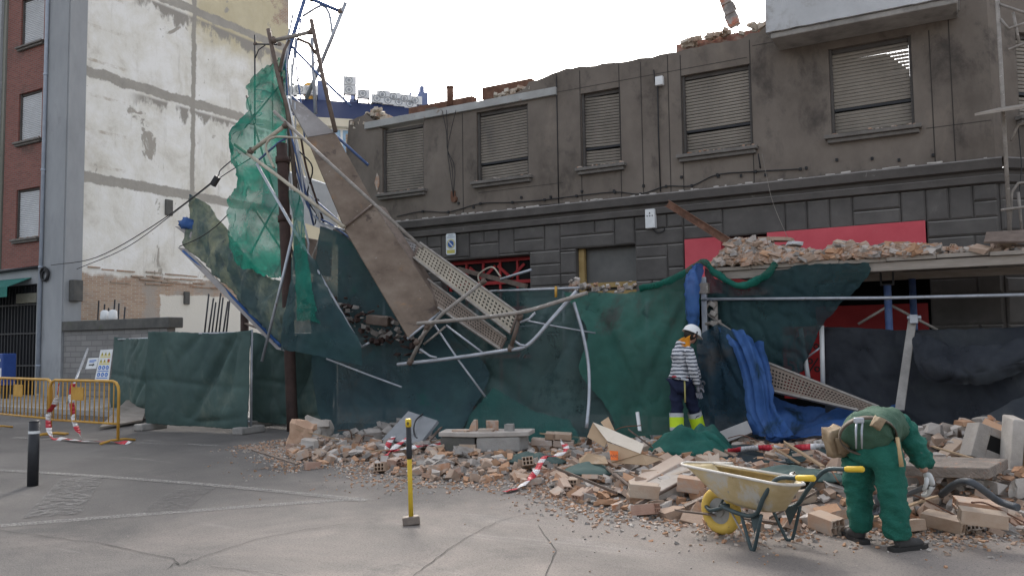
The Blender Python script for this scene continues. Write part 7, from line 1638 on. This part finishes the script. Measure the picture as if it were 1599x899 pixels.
mb = MB(); ell = skin_geo(mb, {'a': (nk-UZ*.07-HR*.04, .1), 'b': (nk-UZ*.03-HR*.02, .088), 'c': (nk+UZ*.025-HR*.045, .07)}, [('a', 'b'), ('b', 'c')], 'b', 3); wrinkle(mb, .014, 14); mb.build('neck_scarf', pm('orange scarf', [(.62, .22, .015), (.75, .32, .03)], 8, .8), W1)
def stripes():
    k = NT('striped knit'); x = k.xyz(); v = k.ma('ADD', k.ma('ADD', x[2], k.ma('MULTIPLY', k.noise(6, 3), .06)), k.ma('MULTIPLY', k.noise(40, 2), .01))
    f = k.step(k.ma('ABSOLUTE', k.ma('SUBTRACT', k.ma('FRACT', k.ma('MULTIPLY', v, 19.)), .5)), .2, .25)
    k.bump(k.noise(90), .2, .004); return k.fin(k.mix(f, (.1, .11, .135), (.56, .57, .6)), .9)
M['stripes'] = stripes()
mb = MB(); J = {'w': (pel+UZ*.06, (.15, .15)), 'sp': (sp, (.155, .155)), 'ch': (che, (.16, .17)), 'nk': (nk-UZ*.05-HR*.02, .1)}
skin_geo(mb, J, [('w', 'sp'), ('sp', 'ch'), ('ch', 'nk')], 'sp', 3); wrinkle(mb, .01, 9); folds(mb, .018, (6, 6, 9), 7); mb.build('hoodie', 'stripes', W1)
mb = MB(); ellipsoid(mb, nk-HR*.085-HF*.0-UZ*.04, .09, .1, .06, frame_of(HR, UZ+HR*.5), 16, 10); wrinkle(mb, .012, 12); mb.build('hood', 'stripes', W1)
for s in (1, -1):
    S_, E_2, W_ = (sR_, eR_, wR_) if s > 0 else (sL_, eL_, wL_)
    J = {'a0': (S_*.5+che*.5+UZ*.01, .11), 'a': (S_+UZ*.0, .085), 'b': (S_*.55+E_2*.45, .074), 'c': (E_2, .066), 'd': (E_2*.4+W_*.6, .058), 'e': (W_, .048)}
    m1 = MB(); skin_geo(m1, J, [('a0', 'a'), ('a', 'b'), ('b', 'c'), ('c', 'd'), ('d', 'e')], 'b', 3); wrinkle(m1, .012, 12); m1.build('sleeve', 'stripes', W1)
    g = MB(); glove_geo(g, W_, -UZ+HR*.15, HR, HF if s < 0 else -HF, .4, 1.1); g.build('glove', 'glove_g', W1)
mb = MB(); ellipsoid(mb, pel+UZ*.045, .158, .158, .04, None, 24, 8); mb.build('shirt_hem', pm('red shirt hem', [(.36, .03, .045), (.45, .05, .06)], 8, .8), W1)
mb = MB(); J = {'pel': (pel-UZ*.0, (.145, .145)), 'hl': (hL, .115), 'tl': ((hL+kL)/2, .105), 'kl': (kL, .088), 'cl': ((kL+aL)/2, .084), 'al': (aL-UZ*.02, .085), 'hr': (hR, .115), 'tr': ((hR+kR)/2, .105), 'kr': (kR, .088), 'cr': ((kR+aR)/2, .084), 'ar': (aR+UZ*.02, .085)}
skin_geo(mb, J, [('pel', 'hl'), ('hl', 'tl'), ('tl', 'kl'), ('kl', 'cl'), ('cl', 'al'), ('pel', 'hr'), ('hr', 'tr'), ('tr', 'kr'), ('kr', 'cr'), ('cr', 'ar')], 'pel', 3); wrinkle(mb, .01, 8); folds(mb, .022, (6, 6, 9), 6); tro = mb.build('trousers', 'navy', W1)
M['hivis'] = pm('fluorescent yellow band', [(.5, .68, .02), (.6, .8, .04)], 5, .6); M['reflect'] = pm('grey reflective band', [(.42, .43, .45), (.52, .53, .55)], 9, .5)
for K_, A_ in ((kL, aL), (kR, aR)):
    d_ = (A_-K_)
    for f0, f1, mt, nm in ((.18, .36, 'reflect', 'reflective_band'), (.36, .8, 'hivis', 'high_visibility_band'), (.8, .93, 'reflect', 'reflective_band')):
        m1 = MB(); m1.tube([K_+d_*(f0+(f1-f0)*q/3) for q in range(4)], [.1, .099, .098, .098], 18, False); wrinkle(m1, .006, 12); m1.build(nm, mt, tro)
    tt = Vector((A_.x, A_.y, 0))+HR*.14+HF*.1; tt.z = zb; g = MB(); boot_geo(g, A_, tt); b_ = g.build('boot', 'boot', W1); g = MB(); sole_geo(g, A_, tt); g.build('sole', 'sole', b_)
mb = MB(); mb.tube([P2(1069, 592, -.17), P2(1070, 628, -.2)], .012, 8); hh = mb.build('hammer_handle', pm('dull yellow handle', [(.34, .3, .1), (.42, .38, .15)], 9, .6), W1)
mb = MB(); mb.box(P2(1069, 592, -.19), (.11, .035, .035), m=Matrix((HR, HF, UZ)).transposed() @ Euler((0, .2, 0)).to_matrix()); mb.build('hammer_head', 'galv', hh, bevel=.006)
